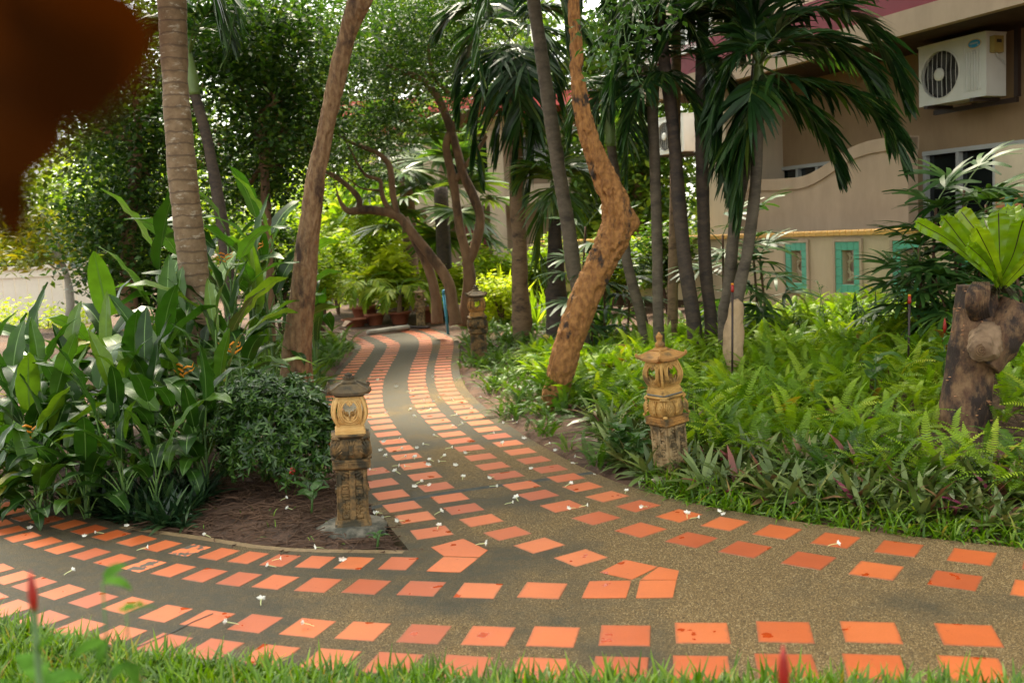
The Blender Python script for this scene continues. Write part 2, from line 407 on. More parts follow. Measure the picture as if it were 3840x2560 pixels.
# terracotta path tiles: tone per tile, damp blotches, dusty bloom
mm, n, b, out = newmat('path_tile'); v = coords(n); oi = nd(n, 'ShaderNodeObjectInfo')
vw = nd(n, 'ShaderNodeNewGeometry').outputs['Position']
tone = ramp(n, oi.outputs['Random'], [(0, (.36, .066, .014)), (.3, (.45, .09, .017)), (.75, (.53, .117, .024)), (1, (.54, .138, .036))]).outputs[0]
damp = ramp(n, noise(n, vw, 7.5, 3, .5), [(.64, (0, 0, 0)), (.67, (1, 1, 1))]).outputs[0]
spot = ramp(n, noise(n, vw, 34, 2, .5), [(.72, (0, 0, 0)), (.74, (1, 1, 1))]).outputs[0]
c = mixc(n, damp, tone, (.44, .06, .012)); c = mixc(n, spot, c, (.32, .05, .014))
gr = ramp(n, noise(n, vw, 3.0, 6, .7), [(.35, (.78, .72, .68)), (.7, (1, 1, 1))]).outputs[0]
c = mixc(n, .7, c, gr, 'MULTIPLY')
ab = nd(n, 'ShaderNodeVectorMath', operation='ABSOLUTE'); n.links.new(v, ab.inputs[0]); se = nd(n, 'ShaderNodeSeparateXYZ'); n.links.new(ab.outputs[0], se.inputs[0])
mxe = nd(n, 'ShaderNodeMath', operation='MAXIMUM'); n.links.new(se.outputs[0], mxe.inputs[0]); n.links.new(se.outputs[1], mxe.inputs[1])
we = nd(n, 'ShaderNodeMath', operation='MULTIPLY_ADD'); we.inputs[1].default_value = .03; n.links.new(noise(n, vw, 22, 4, .65), we.inputs[0]); n.links.new(mxe.outputs[0], we.inputs[2])
rim = ramp(n, we.outputs[0], [(.1, (0, 0, 0)), (.116, (.75, .75, .75))]).outputs[0]; c = mixc(n, rim, c, (.16, .06, .024))
ns = ramp(n, noise(n, vw, 160, 2, .5), [(.3, (.82, .82, .82)), (.6, (1, 1, 1))]).outputs[0]; c = mixc(n, .5, c, ns, 'MULTIPLY')
n.links.new(c, b.inputs['Base Color']); rr = nd(n, 'ShaderNodeMapRange'); rr.inputs[3].default_value = .5; rr.inputs[4].default_value = .16
n.links.new(damp, rr.inputs[0]); n.links.new(rr.outputs[0], b.inputs['Roughness']); bump(n, b, noise(n, vw, 60, 3), .08, .004); M['tile'] = mm
mm, n, b, out = newmat('worn_path_tile'); vw = nd(n, 'ShaderNodeNewGeometry').outputs['Position']
wr = ramp(n, noise(n, vw, 16, 4, .6), [(.5, (0, 0, 0)), (.53, (1, 1, 1))]).outputs[0]
n.links.new(mixc(n, wr, (.66, .16, .05), (.07, .06, .045)), b.inputs['Base Color']); b.inputs['Roughness'].default_value = .5; M['tile_worn'] = mm

# exposed aggregate: pebbles of many tones, algae-dark drifts
mm, n, b, out = newmat('washed_gravel'); vw = nd(n, 'ShaderNodeNewGeometry').outputs['Position']
vo = nd(n, 'ShaderNodeTexVoronoi'); vo.inputs['Scale'].default_value = 240; n.links.new(vw, vo.inputs['Vector'])
sp = nd(n, 'ShaderNodeSeparateColor'); n.links.new(vo.outputs['Color'], sp.inputs[0])
peb = ramp(n, sp.outputs[0], [(0, (.06, .04, .017)), (.3, (.125, .082, .033)), (.65, (.195, .13, .053)), (.88, (.265, .18, .08)), (1, (.42, .33, .19))]).outputs[0]
gap = ramp(n, vo.outputs['Distance'], [(.0, (1, 1, 1)), (.55, (.85, .85, .85)), (.9, (.35, .33, .3))]).outputs[0]
c = mixc(n, 1.0, peb, gap, 'MULTIPLY')
big = noise(n, vw, .85, 5, .62)
sx = nd(n, 'ShaderNodeSeparateXYZ'); n.links.new(vw, sx.inputs[0])
bias = nd(n, 'ShaderNodeMath', operation='MULTIPLY_ADD'); bias.inputs[1].default_value = -.085; n.links.new(sx.outputs[0], bias.inputs[0]); n.links.new(big, bias.inputs[2])
alg = ramp(n, bias.outputs[0], [(.42, (0, 0, 0)), (.58, (.92, .92, .92))]).outputs[0]
fine = ramp(n, noise(n, vw, 11, 4, .7), [(.3, (.62, .62, .62)), (.6, (1, 1, 1))]).outputs[0]; alg = mixc(n, 1.0, alg, fine, 'MULTIPLY')
c = mixc(n, alg, c, (.034, .032, .02)); n.links.new(c, b.inputs['Base Color'])
rr = nd(n, 'ShaderNodeMapRange'); rr.inputs[3].default_value = .85; rr.inputs[4].default_value = .6; b.inputs['Specular IOR Level'].default_value = .25; n.links.new(alg, rr.inputs[0]); n.links.new(rr.outputs[0], b.inputs['Roughness'])
inv = nd(n, 'ShaderNodeMath', operation='SUBTRACT'); inv.inputs[0].default_value = 1; n.links.new(vo.outputs['Distance'], inv.inputs[1])
bump(n, b, inv.outputs[0], .55, .006); M['gravel'] = mm
mm, n, b, out = newmat('kerb_plain'); vw = nd(n, 'ShaderNodeNewGeometry').outputs['Position']
n.links.new(ramp(n, noise(n, vw, 30, 6, .75), [(.3, (.09, .062, .028)), (.55, (.19, .125, .056)), (.8, (.28, .19, .095))]).outputs[0], b.inputs['Base Color']); b.inputs['Roughness'].default_value = .7; bump(n, b, noise(n, vw, 220, 3), .4, .004); M['kerb'] = mm
mm, n, b, out = newmat('dark_joint'); vw = nd(n, 'ShaderNodeNewGeometry').outputs['Position']
n.links.new(ramp(n, noise(n, vw, 20, 5), [(.3, (.03, .035, .033)), (.7, (.07, .075, .068))]).outputs[0], b.inputs['Base Color']); b.inputs['Roughness'].default_value = .85; b.inputs['Specular IOR Level'].default_value = .2; M['joint'] = mm
# soil: red-brown mulch
mm, n, b, out = newmat('mulch_soil'); vw = nd(n, 'ShaderNodeNewGeometry').outputs['Position']
a1 = noise(n, vw, 26, 6, .75); a2 = noise(n, vw, 1.4, 4, .6)
c = ramp(n, a1, [(.3, (.022, .013, .008)), (.5, (.07, .036, .02)), (.72, (.16, .085, .05))]).outputs[0]
c = mixc(n, ramp(n, a2, [(.45, (0, 0, 0)), (.7, (.6, .6, .6))]).outputs[0], c, (.2, .1, .055))
n.links.new(c, b.inputs['Base Color']); b.inputs['Roughness'].default_value = .9; bump(n, b, a1, .9, .03); M['soil'] = mm

# ================================================================== PATH AND GROUND
Z1 = lambda L: [(x / 1.809, 1800 + y / 1.809) for x, y in L]
Z2 = lambda L: [(1200 + x / 1.809, 1800 + y / 1.809) for x, y in L]
Z3 = lambda L: [(2400 + x / 1.6333, 1800 + y / 1.6333) for x, y in L]
ZB = lambda L: [(1000 + x / 1.568, 900 + y / 1.568) for x, y in L]
ZR = lambda L: [(1900 + x / 1.568, 1000 + y / 1.568) for x, y in L]
ZF = lambda L: [(1150 + x / 3.136, 950 + y / 3.136) for x, y in L]
def gnd(L): return np.array([G(x / S, y / S)[:2] for x, y in L])
row = {}
row['D'] = gnd(Z1([(85, 210), (195, 248), (318, 272), (468, 301), (607, 336), (757, 373), (928, 410), (1095, 445), (1288, 474), (1487, 500), (1685, 524), (1902, 543), (2140, 554)]) + Z2([(232, 561), (532, 564)]))
row['C'] = gnd(Z1([(60, 342), (155, 384), (294, 423), (439, 461), (611, 500), (782, 542), (977, 577), (1178, 610), (1390, 643), (1623, 670), (1870, 690), (2160, 710)]) + Z2([(316, 721), (689, 733), (1076, 747), (1510, 747)]))
row['B'] = gnd(Z1([(95, 660), (233, 704), (420, 757), (634, 810), (870, 847), (1125, 902), (1410, 940), (1733, 970), (2088, 999)]) + Z2([(292, 1021), (708, 1041), (1143, 1055), (1584, 1060), (2069, 1052)]) + Z3([(380, 934), (884, 928), (1412, 930), (2010, 947)]))
row['A'] = gnd(Z1([(70, 868), (290, 944), (530, 1000), (800, 1050), (1105, 1105), (1450, 1145), (1825, 1185)]) + Z2([(70, 1215), (490, 1240), (970, 1262), (1490, 1280), (2035, 1275)]) + Z3([(375, 1145), (895, 1137), (1440, 1140), (2035, 1155)]))
row['H'] = gnd(Z3([(2033, 468), (1585, 418), (1198, 368), (841, 316), (520, 266), (240, 216)]) + Z2([(2157, 174), (1950, 110)]) + ZR([(447, 1293), (348, 1240), (253, 1188), (160, 1136)]) + ZB([(1490, 1243), (1420, 1195), (1355, 1153), (1300, 1112), (1255, 1073), (1213, 1040), (1175, 1008), (1145, 980), (1117, 952), (1095, 927), (1075, 902), (1060, 878)]))
row['G'] = gnd(Z3([(1930, 613), (1447, 552), (1033, 491), (645, 423), (316, 364)]) + Z2([(2175, 337), (1873, 256), (1645, 176), (1480, 101), (1368, 36)]) + ZB([(1407, 1382), (1330, 1328), (1258, 1275), (1192, 1223), (1138, 1180), (1088, 1140), (1042, 1100), (1007, 1064), (980, 1033), (952, 1003), (932, 972), (912, 945), (900, 919), (894, 893)]))
row['F'] = gnd(Z2([(1770, 525), (1487, 441), (1272, 359), (1095, 272), (975, 194), (882, 120)]) + ZB([(995, 1450), (930, 1387), (873, 1326), (823, 1272), (782, 1225), (743, 1184), (712, 1140), (687, 1100), (668, 1066), (650, 1033), (634, 1003), (627, 975), (624, 947), (623, 919), (624, 893)]))
row['E'] = gnd(Z2([(757, 354), (645, 253), (557, 178), (480, 99)]) + ZB([(672, 1428), (625, 1360)]))
far = {}
far['H'] = gnd(ZF([(1620, 1540), (1610, 1465), (1602, 1400), (1600, 1330), (1612, 1270), (1625, 1200), (1640, 1140), (1650, 1080), (1645, 1020), (1600, 985), (1500, 940), (1420, 905), (1360, 885)]))
far['G'] = gnd(ZF([(1290, 1520), (1298, 1450), (1310, 1380), (1330, 1300), (1352, 1240), (1375, 1180), (1395, 1110), (1400, 1060), (1388, 1010), (1350, 975), (1290, 945), (1220, 925), (1140, 905)]))
far['F'] = gnd(ZF([(800, 1500), (830, 1440), (870, 1370), (910, 1300), (950, 1240), (985, 1180), (1012, 1120), (1022, 1080), (1005, 1055), (950, 1030), (870, 990), (780, 960)]))
def resample(poly, step, phase=0.0):
    d = np.r_[0, np.cumsum(np.linalg.norm(np.diff(poly, axis=0), axis=1))]
    t = np.arange(phase, d[-1], step); return np.stack([np.interp(t, d, poly[:, 0]), np.interp(t, d, poly[:, 1])], 1)
def normals(p):
    t = np.gradient(p, axis=0); t /= np.linalg.norm(t, axis=1)[:, None]; return t, np.stack([-t[:, 1], t[:, 0]], 1)
SP = 0.262
full = {}
for k in 'HGF':
    c = catmull(far[k], 160); r0 = row[k]
    d = np.linalg.norm(c - r0[-1], axis=1); i0 = int(np.argmin(d))
    tail = resample(np.vstack([r0[-1:], c[i0 + 3:]]), SP, SP)
    full[k] = np.vstack([r0, tail])
# the outermost left row keeps its distance from the inner left one behind the lantern and the shrub
_, nF = normals(full['F']); offE = full['F'] + nF * (0.37)
iE = int(np.argmin(np.linalg.norm(offE - row['E'][-1], axis=1)))
full['E'] = np.vstack([row['E'], resample(catmull(offE[iE:], 200), SP, SP)])
def extend(p, n, side):
    if side == 'start': p = p[::-1]
    for _ in range(n):
        a = p[-1] - p[-2]; b_ = p[-2] - p[-3]
        ang = np.clip(math.atan2(a[1], a[0]) - math.atan2(b_[1], b_[0]), -.03, .03)
        L = np.linalg.norm(p[-1] - p[-4]) / 3; th = math.atan2(a[1], a[0]) + ang
        p = np.vstack([p, p[-1] + L * np.array([math.cos(th), math.sin(th)])])
    return p[::-1] if side == 'start' else p
def smooth(p, k=2):
    p = p.copy()
    for _ in range(k): p[1:-1] = .25 * p[:-2] + .5 * p[1:-1] + .25 * p[2:]
    return p
for k in 'ABCD': full[k] = extend(row[k], 7, 'start')
for k in 'AB': full[k] = extend(full[k], 4, 'end')
for k in 'GH': full[k] = extend(full[k], 4, 'start')
# outline of the paving (counter-clockwise): near kerb, right, right kerb of the back path, far end, left kerb, island corner, island kerb, left
def offs(p, d): p = smooth(p, 6); t, nn = normals(p); return p + nn * d
near = offs(full['A'], -.15)
rightk = offs(full['H'], -.185)
leftk = offs(full['E'], .16)
corner = G(940, 1263)[:2]
isl = np.array([G(x, y)[:2] for x, y in [(750, 1261), (670, 1258), (590, 1251), (520, 1240), (450, 1229), (390, 1221), (330, 1213), (270, 1203)]])
iD = offs(full['D'], .17); iD = iD[iD[:, 0] < isl[-1][0] - .15]
lk = leftk[2:]; lk = lk[lk[:, 1] > corner[1] + .15]
OUT = np.vstack([near, rightk, leftk[-1:] + 0, lk[::-1], corner[None], isl, iD[::-1]])
def inside(pts, poly):
    x, y = pts[:, 0], pts[:, 1]; r = np.zeros(len(pts), bool); j = len(poly) - 1
    for i in range(len(poly)):
        xi, yi = poly[i]; xj, yj = poly[j]
        c = ((yi > y) != (yj > y)) & (x < (xj - xi) * (y - yi) / (yj - yi + 1e-12) + xi); r ^= c; j = i
    return r
def pdist(pts, poly, closed=True):
    d = np.full(len(pts), 1e9); n_ = len(poly)
    for i in range(n_ if closed else n_ - 1):
        a = poly[i]; b_ = poly[(i + 1) % n_]; ab = b_ - a; t = np.clip(((pts - a) @ ab) / (ab @ ab + 1e-12), 0, 1)
        d = np.minimum(d, np.linalg.norm(pts - a - t[:, None] * ab, axis=1))
    return d
def sstep(x): x = np.clip(x, 0, 1); return x * x * (3 - 2 * x)
def hgt(xy):
    xy = np.atleast_2d(np.asarray(xy, float))[:, :2]
    d = pdist(xy, OUT); ins = inside(xy, OUT)
    y = xy[:, 1]
    rise = .44 * sstep(d / 5.2) * sstep((y - 2.6) / 2.0) * (1 - .55 * sstep((y - 13) / 8))
    z = -.02 + .025 * sstep(d / .35) + rise + .02 * vnoise(np.c_[xy * 1.7, np.zeros(len(xy))], 5) * sstep(d / .4)
    return np.where(ins, -.1, z)
def gz(x, y): return float(hgt([(x, y)])[0])

from mathutils.geometry import tessellate_polygon
path = None
top = [Vector((x, y, 0)) for x, y in OUT]
tris = [tuple(t) for t in tessellate_polygon([top])]
nO = len(OUT)
V = [(x, y, 0.0) for x, y in OUT] + [(x, y, -.14) for x, y in OUT]
def _up(t):
    a, b_, c = [np.array(V[i]) for i in t]; return t if np.cross(b_ - a, c - a)[2] > 0 else t[::-1]
F = [_up(t) for t in tris] + [(i, i + nO, (i + 1) % nO + nO, (i + 1) % nO) for i in range(nO)]
path = tag(mk('garden_path', V, F, M['gravel']), kind='structure')
tag(path, 'washed gravel garden path inset with rows of orange terracotta tiles')
# paler plain edging strip along the paving's rim
def strip(name, line, w0, w1, z, mat_, parent):
    t, nn = normals(line); a = line + nn * w0; b_ = line + nn * w1; k = len(line)
    V = [(x, y, z) for x, y in a] + [(x, y, z) for x, y in b_]
    F = [(i, i + 1, k + i + 1, k + i) for i in range(k - 1)]
    F = [f if np.cross(np.array(V[f[1]]) - V[f[0]], np.array(V[f[2]]) - V[f[0]])[2] > 0 else f[::-1] for f in F]
    return mk(name, V, F, mat_, parent)
strip('edging', resample(np.vstack([corner[None] + [-.02, .0], isl]), .1), .002, .05, .0012, M['kerb'], path)
jl = np.array([G(x, y)[:2] for x, y in [(848, 1167), (930, 1150), (1020, 1132), (1120, 1118), (1230, 1104), (1340, 1088), (1400, 1080)]])
strip('expansion_joint', resample(jl, .12), -.03, .03, .0006, M['joint'], path)
cl = np.array([G(x, y)[:2] for x, y in [(300, 1492), (370, 1465), (440, 1430), (500, 1405), (535, 1395)]])
strip('expansion_joint', resample(cl, .1), -.004, .004, .003, M['joint'], path)

# tiles: each its own object
def tile_mesh(a, l, w2=None, th=.02):
    MBt = MB(); ch = .004; x, y = l / 2, a / 2
    V = [(-x, -y, -th), (x, -y, -th), (x, y, -th), (-x, y, -th), (-x, -y, 0), (x, -y, 0), (x, y, 0), (-x, y, 0),
         (-x + ch, -y + ch, .003), (x - ch, -y + ch, .003), (x - ch, y - ch, .003), (-x + ch, y - ch, .003)]
    F = [(0, 1, 5, 4), (1, 2, 6, 5), (2, 3, 7, 6), (3, 0, 4, 7), (4, 5, 9, 8), (5, 6, 10, 9), (6, 7, 11, 10), (7, 4, 8, 11), (8, 9, 10, 11)]
    me = mesh_np('tile', np.array(V), F); me.materials.append(M['tile']); return me
T_WIDE = tile_mesh(.2, .2); T_WORN = T_WIDE.copy(); T_WORN.materials[0] = M['tile_worn']
rt = random.Random(3); ntile = 0
for k in 'ABCDEFGH':
    p = full[k]; t, nn = normals(smooth(p, 3))
    dl = np.linalg.norm(np.gradient(smooth(p, 3), axis=0), axis=1)
    for i in range(len(p)):
        ang = math.atan2(t[i, 1], t[i, 0]) + R(rt.uniform(-1.5, 1.5))
        along = min(.2, max(.11, dl[i] * .69)); acr = float(np.interp(p[i, 0], [-2.2, 1.0], [.155, .2])) if k in 'ABCD' else .195; ang += R(-3 if k in 'ABCD' else (-2 if p[i, 1] < 5.5 else 2))
        if k in 'EFGH': along = min(.2, dl[i] * .62)
        worn = (k == 'D' and i == 7 + 8) or (k == 'C' and i == 7 + 6)
        o = put('tile', T_WORN if worn else T_WIDE, path, (p[i, 0], p[i, 1], -.0022 + rt.uniform(0, .0012)), (R(rt.uniform(-.15, .15)), R(rt.uniform(-.15, .15)), ang), (along / .2, acr / .2, 1))
        if worn: o['label'] = 'cracked tile with its orange face flaked off'
        ntile += 1
# the cut tiles where the rows meet
def poly_tile(pts):
    g = np.array([G(x, y)[:2] for x, y in pts]); k = len(g); gc = g.mean(0); sc = np.abs(g - gc).max() / .1
    V = [((x - gc[0]) / sc, (y - gc[1]) / sc, .0018) for x, y in g] + [((x - gc[0]) / sc, (y - gc[1]) / sc, -.015) for x, y in g]
    F = [tuple(range(k)), ] + [(i, i + k, (i + 1) % k + k, (i + 1) % k) for i in range(k)]
    a = sum(g[i][0] * g[(i + 1) % k][1] - g[(i + 1) % k][0] * g[i][1] for i in range(k))
    if a < 0: F[0] = F[0][::-1]
    o = mk('tile', V, F, M['tile'], path, False, True); o.location = (gc[0], gc[1], 0); o.scale = (sc, sc, 1)
cv = lambda Z, L: [(x / S, y / S) for x, y in Z(L)]
poly_tile(cv(Z2, [(755, 455), (970, 397), (1138, 476), (1080, 522), (842, 515)]))
poly_tile(cv(Z2, [(840, 520), (1076, 528), (950, 627), (720, 617)]))
poly_tile(cv(Z2, [(1773, 800), (1830, 685), (2112, 681), (2075, 800)]))
poly_tile(cv(Z2, [(1897, 625), (2070, 540), (2292, 588), (2115, 675)]))
poly_tile(cv(Z3, [(-25, 722), (0, 614), (223, 613), (200, 721)]))
poly_tile(cv(Z3, [(2, 610), (117, 531), (238, 555), (224, 610)]))

# ground sheet
gx = np.r_[-160, -90, -50, -30, np.arange(-18, -8, .8), np.arange(-8, 8, .11), np.arange(8, 18, .8), 30, 50, 90, 160]
gy = np.r_[-40, -20, -8, np.arange(-4, 2, .5), np.arange(2, 13, .11), np.arange(13, 26, .3), np.arange(26, 40, 1.5), 50, 80, 140, 260]
X, Y = np.meshgrid(gx, gy); pts = np.c_[X.ravel(), Y.ravel()]
Zg = hgt(pts) + .012 * fbm(np.c_[pts * 9, np.zeros(len(pts))], 2, 9) * ~inside(pts, OUT)
nx = len(gx); idx = np.arange(len(pts)).reshape(len(gy), nx)
Fg = np.stack([idx[:-1, :-1].ravel(), idx[:-1, 1:].ravel(), idx[1:, 1:].ravel(), idx[1:, :-1].ravel()], 1)
tag(mk('ground', np.c_[pts, Zg], Fg, M['soil'], smooth=True), kind='structure')

# ================================================================== STONE LANTERNS
def rz(a): c, s = math.cos(a), math.sin(a); return np.array([[c, -s, 0], [s, c, 0], [0, 0, 1.0]])
def shell(mb, w_, h_, ribs, depth, base, m=0):
    """scallop relief in local frame: x across, z up, +y out of the wall; hinge at the bottom"""
    for i in range(ribs):
        f = -1 + 2 * i / (ribs - 1); a = f * 1.2
        L = h_ * (1 - .28 * abs(f)); n_ = 6; V = []; F = []
        for j in range(n_):
            t = j / (n_ - 1); r = .12 + .88 * t
            cx, cz = math.sin(a) * L * r * (w_ / h_), math.cos(a * .8) * L * r
            wd = (.16 + .95 * t * (1 - .35 * t ** 4)) * w_ / ribs * 1.05
            out = depth * math.sin(math.pi * min(1, .12 + .8 * t)) ** .6
            for s_, o_ in ((-1, .0), (0, 1.0), (1, .0)):
                V.append((cx + s_ * wd * math.cos(a), out * (.45 + .55 * o_) - .002, cz - s_ * wd * math.sin(a) * .6))
        for j in range(n_ - 1):
            F += [(j * 3, j * 3 + 1, j * 3 + 4, j * 3 + 3), (j * 3 + 1, j * 3 + 2, j * 3 + 5, j * 3 + 4)]
        F.append((n_ * 3 - 3, n_ * 3 - 2, n_ * 3 - 1))
        mb.add(np.array(V) + np.array(base), F, m)
def spiral(mb, c, r0, turns, rad, y, flip=1, n_=16, m=0):
    t = np.linspace(0, 1, n_); a = t * turns * 2 * math.pi; r = r0 * (1 - .82 * t)
    pts = np.c_[c[0] + flip * r * np.cos(a), np.full(n_, y), c[1] + r * np.sin(a)]
    mb.tube(pts, rad * (1 - .3 * t), 5, m=m)
def faces(mb_src, rots):
    V, F, Mi = mb_src.arrays(); out = MB()
    for a in rots: out.add(V @ rz(a).T, F)
    return out
Q4 = [0, math.pi / 2, math.pi, 3 * math.pi / 2]
Q4d = [a + math.pi / 4 for a in Q4]
def lantern(name, label, loc, rot, tilt, mats, finial_h, scale=1.0, slab=False, slate=False, tilt_dir=(0, 0), detail=True):
    t = thing(name, label, 'lantern', loc, 0, 'stone garden lanterns beside the path')
    t.rotation_euler = (R(tilt_dir[0]), R(tilt_dir[1]), R(rot)); t.scale = (scale,) * 3
    add = lambda nm, mb, mat_, par=t, sm=False: mb.build(nm, mat_, par, sm, local=True)
    if slab:
        mb = MB(); n_ = 26; prof = [(.17, -.09), (.19, -.03), (.185, .015), (.155, .035), (.02, .036)]
        mb.lathe(prof, n_); V, F, _ = mb.arrays(); V = V + .016 * np.c_[fbm(V * 16, 3, 3), fbm(V * 16, 3, 8), .35 * fbm(V * 22, 2, 4)]
        mk('footing', V, F, M['conc'], t, True, True)
        Z0 = .03
    else:
        Z0 = -.04
    mb = MB(); mb.sqloft([(Z0, .1), (.045, .095), (.05, .089), (.066, .087), (.07, .08)])
    add('plinth', mb, mats['low'])
    # pillar with raised posts, stepped niches and curls
    mb = MB(); mb.sqloft([(.07, .073), (.345, .07)])
    f = MB()
    f.box((0, .0735, .205), (.03, .013, .27)); f.box((.062, .072, .205), (.014, .014, .27)); f.box((-.062, .072, .205), (.014, .014, .27))
    for sx in (-1, 1):
        f.box((sx * .036, .073, .262), (.036, .014, .008)); f.box((sx * .036, .073, .188), (.036, .014, .008))
        f.box((sx * .036, .076, .226), (.034, .024, .02)); f.box((sx * .036, .072, .243), (.028, .012, .01)); f.box((sx * .036, .073, .207), (.032, .016, .01))
        for zz, rr in ((.168, .0125), (.143, .012), (.12, .011), (.098, .010)):
            spiral(f, (sx * .048, zz), rr, 1.5, .0052, .076, sx); spiral(f, (sx * .025, zz - .006), rr * .9, 1.5, .0048, .076, -sx)
        f.ball((sx * .036, .073, .084), (.02, .01, .012), 8, 5)
    ff = faces(f, Q4); V, F, _ = ff.arrays(); V[:, :2] *= 1.05; mb.add(V, F); pil = add('pillar', mb, mats['low'])
    for a in Q4d:                          # hanging petal rosettes on the corners
        f = MB()
        for i in range(7):
            an = -1.25 + 2.5 * i / 6; L = .056 * (1 - .1 * abs(an))
            c = (math.sin(an) * L * .62, .1 + .004, .338 - math.cos(an) * L * .62)
            f.ball(c, (.0085, .009, L * .5), 6, 6, rot=np.array([[math.cos(an), 0, -math.sin(an)], [0, 1, 0], [math.sin(an), 0, math.cos(an)]]))
        for i in range(4):
            an = -.9 + 1.8 * i / 3; f.ball((math.sin(an) * .02, .111, .34 - math.cos(an) * .02), (.007, .007, .013), 6, 5)
        f.ball((0, .113, .336), (.012, .008, .008), 8, 5)
        V, F, _ = f.arrays(); V[:, 1] -= np.abs(V[:, 0]) * .8 + .005
        mk('petal_relief', V @ rz(a).T, F, mats['petal'], pil, True, True)
    for a in Q4:
        f = MB()
        for sx in (-1, 0, 1): f.tube([(sx * .009, .08, .34), (sx * .0095, .0815, .32), (sx * .007, .0785, .303)], [.005, .006, .003], 6)
        V, F, _ = f.arrays(); mk('drop_relief', V @ rz(a).T, F, mats['petal'], pil, True, True)
    # band with a row of curls
    mb = MB(); mb.sqloft([(.343, .083), (.352, .098), (.357, .101), (.36, .098), (.388, .098), (.391, .102), (.398, .102), (.4, .092)], .08)
    f = MB(); f.box((0, .0985, .3835), (.16, .007, .005)); f.box((0, .0985, .3645), (.16, .007, .005)); f.box((.079, .0985, .374), (.005, .007, .024)); f.box((-.079, .0985, .374), (.005, .007, .024))
    for i in range(5): spiral(f, (-.056 + i * .028, .374), .0095, 1.4, .0036, .1, 1, 14)
    ff = faces(f, Q4); V, F, _ = ff.arrays(); mb.add(V, F); add('band', mb, mats['band'])
    # bulging capital with shells on its corners
    mb = MB(); prof = [(.4, .075), (.405, .082), (.43, .092), (.46, .094), (.49, .088), (.51, .082), (.518, .088), (.524, .1), (.531, .103), (.535, .1), (.5365, .06)]
    mb.sqloft(prof, .34)
    for a in Q4d:
        f = MB(); f.tube([(-.028, .112, .512), (-.012, .122, .521), (.012, .122, .521), (.028, .112, .512)], [.006, .009, .009, .006], 6)
        f.ball((0, .123, .519), (.012, .008, .01), 8, 6)
        V, F, _ = f.arrays(); mb.add(V @ rz(a).T, F)
    cap = add('capital', mb, mats['cap'])
    for a in Q4d:
        f = MB(); shell(f, .062, .104, 9, .022, (0, .115, .406)); f.ball((0, .134, .412), (.016, .008, .01), 8, 5)
        V, F, _ = f.arrays(); V[:, 1] -= (np.abs(V[:, 0]) / .05) ** 1.6 * .022
        V[:, 1] += .006 - .35 * np.maximum(0, V[:, 2] - .475)
        mk('shell_relief', V @ rz(a).T, F, mats['cap'], cap, True, True)
    for a in Q4:
        f = MB()
        for sx in (-1, 0, 1): f.tube([(sx * .008, .094, .415), (sx * .006, .099, .44), (sx * .007, .099, .47), (sx * .016, .093, .5), (sx * .024, .092, .508)], [.007, .006, .006, .005, .003], 6)
        f.ball((0, .098, .432), (.016, .008, .007), 8, 5); f.ball((0, .098, .455), (.011, .008, .02), 8, 6)
        V, F, _ = f.arrays(); mk('stem_relief', V @ rz(a).T, F, mats['cap'], cap, True, True)
    zb = .5365
    if slate:
        mb = MB(); mb.sqloft([(zb, .083), (zb + .006, .088), (zb + .009, .08)], .25); add('slate_shim', mb, M['slate']); zb += .009
    mb = MB(); mb.sqloft([(zb, .081), (zb + .02, .081), (zb + .022, .076), (zb + .038, .074), (zb + .041, .067), (zb + .05, .064)], .06); add('house_base', mb, mats['house'])
    zb += .048
    # openwork lantern house: four pierced panels between bowed corner posts
    hh = .148; bow = lambda z: .064 + .022 * math.sin(math.pi * min(1, max(0, (z - zb) / hh)) ** .9)
    mb = MB()
    for a in Q4d:
        zs = np.linspace(zb, zb + hh, 9); pts = np.array([(0, bow(z) * 1.36, z) for z in zs]); mb.tube(pts @ rz(a).T, [.012, .011, .010, .0095, .0095, .0095, .010, .012, .014], 6)
    mb.sqloft([(zb - .002, .06), (zb + .008, .062), (zb + .012, .056)], .1); mb.sqloft([(zb + hh - .012, .058), (zb + hh - .006, .068), (zb + hh + .006, .07)], .1)
    post = add('lantern_house', mb, mats['house'])
    for a in Q4:
        f = MB(); zc = zb + hh * .52; rx, rzz = .044, .057; n_ = 28
        V = []; F = []
        for lay, yo in ((0, 0.0), (1, -.010)):
            for ring in range(4):
                q = ring / 3
                for k in range(n_):
                    an = 2 * math.pi * k / n_; ex, ez = rx * math.cos(an), rzz * math.sin(an)
                    m_ = max(abs(math.cos(an)), abs(math.sin(an))); sx_, sz_ = .062 * math.cos(an) / m_, (hh / 2 - .004) * math.sin(an) / m_
                    x_ = ex * (1 - q) + sx_ * q; z_ = zc + ez * (1 - q) + sz_ * q + (hh * .48 - hh * .5 + 0) * q * 0
                    z_ = min(max(z_, zb + .003), zb + hh - .003)
                    V.append((x_, bow(z_) + yo - .012 * (x_ / .056) ** 2 * 0 + .006, z_))
        for ring in range(3):
            for k in range(n_):
                i0 = ring * n_ + k; i1 = ring * n_ + (k + 1) % n_
                F.append((i0, i0 + n_, i1 + n_, i1)); o_ = 4 * n_; F.append((o_ + i0, o_ + i1, o_ + i1 + n_, o_ + i0 + n_))
        for k in range(n_): F.append((k, (k + 1) % n_, 4 * n_ + (k + 1) % n_, 4 * n_ + k))
        f.add(V, F)
        for sc_, rad in ((1.04, .0055), (1.24, .0042), (1.42, .0036)):   # grooved rings
            A_ = np.linspace(-.5 * math.pi - 2.35 * (1 if sc_ > 1.1 else 1.34), -.5 * math.pi + 2.35 * (1 if sc_ > 1.1 else 1.34), 26)
            zz = zc + rzz * sc_ * np.sin(A_); zz = np.clip(zz, zb + .006, zb + hh - .004)
            f.tube(np.c_[rx * sc_ * np.cos(A_), [bow(z) + .0085 for z in zz], zz], rad, 5)
        zt = zc + rzz
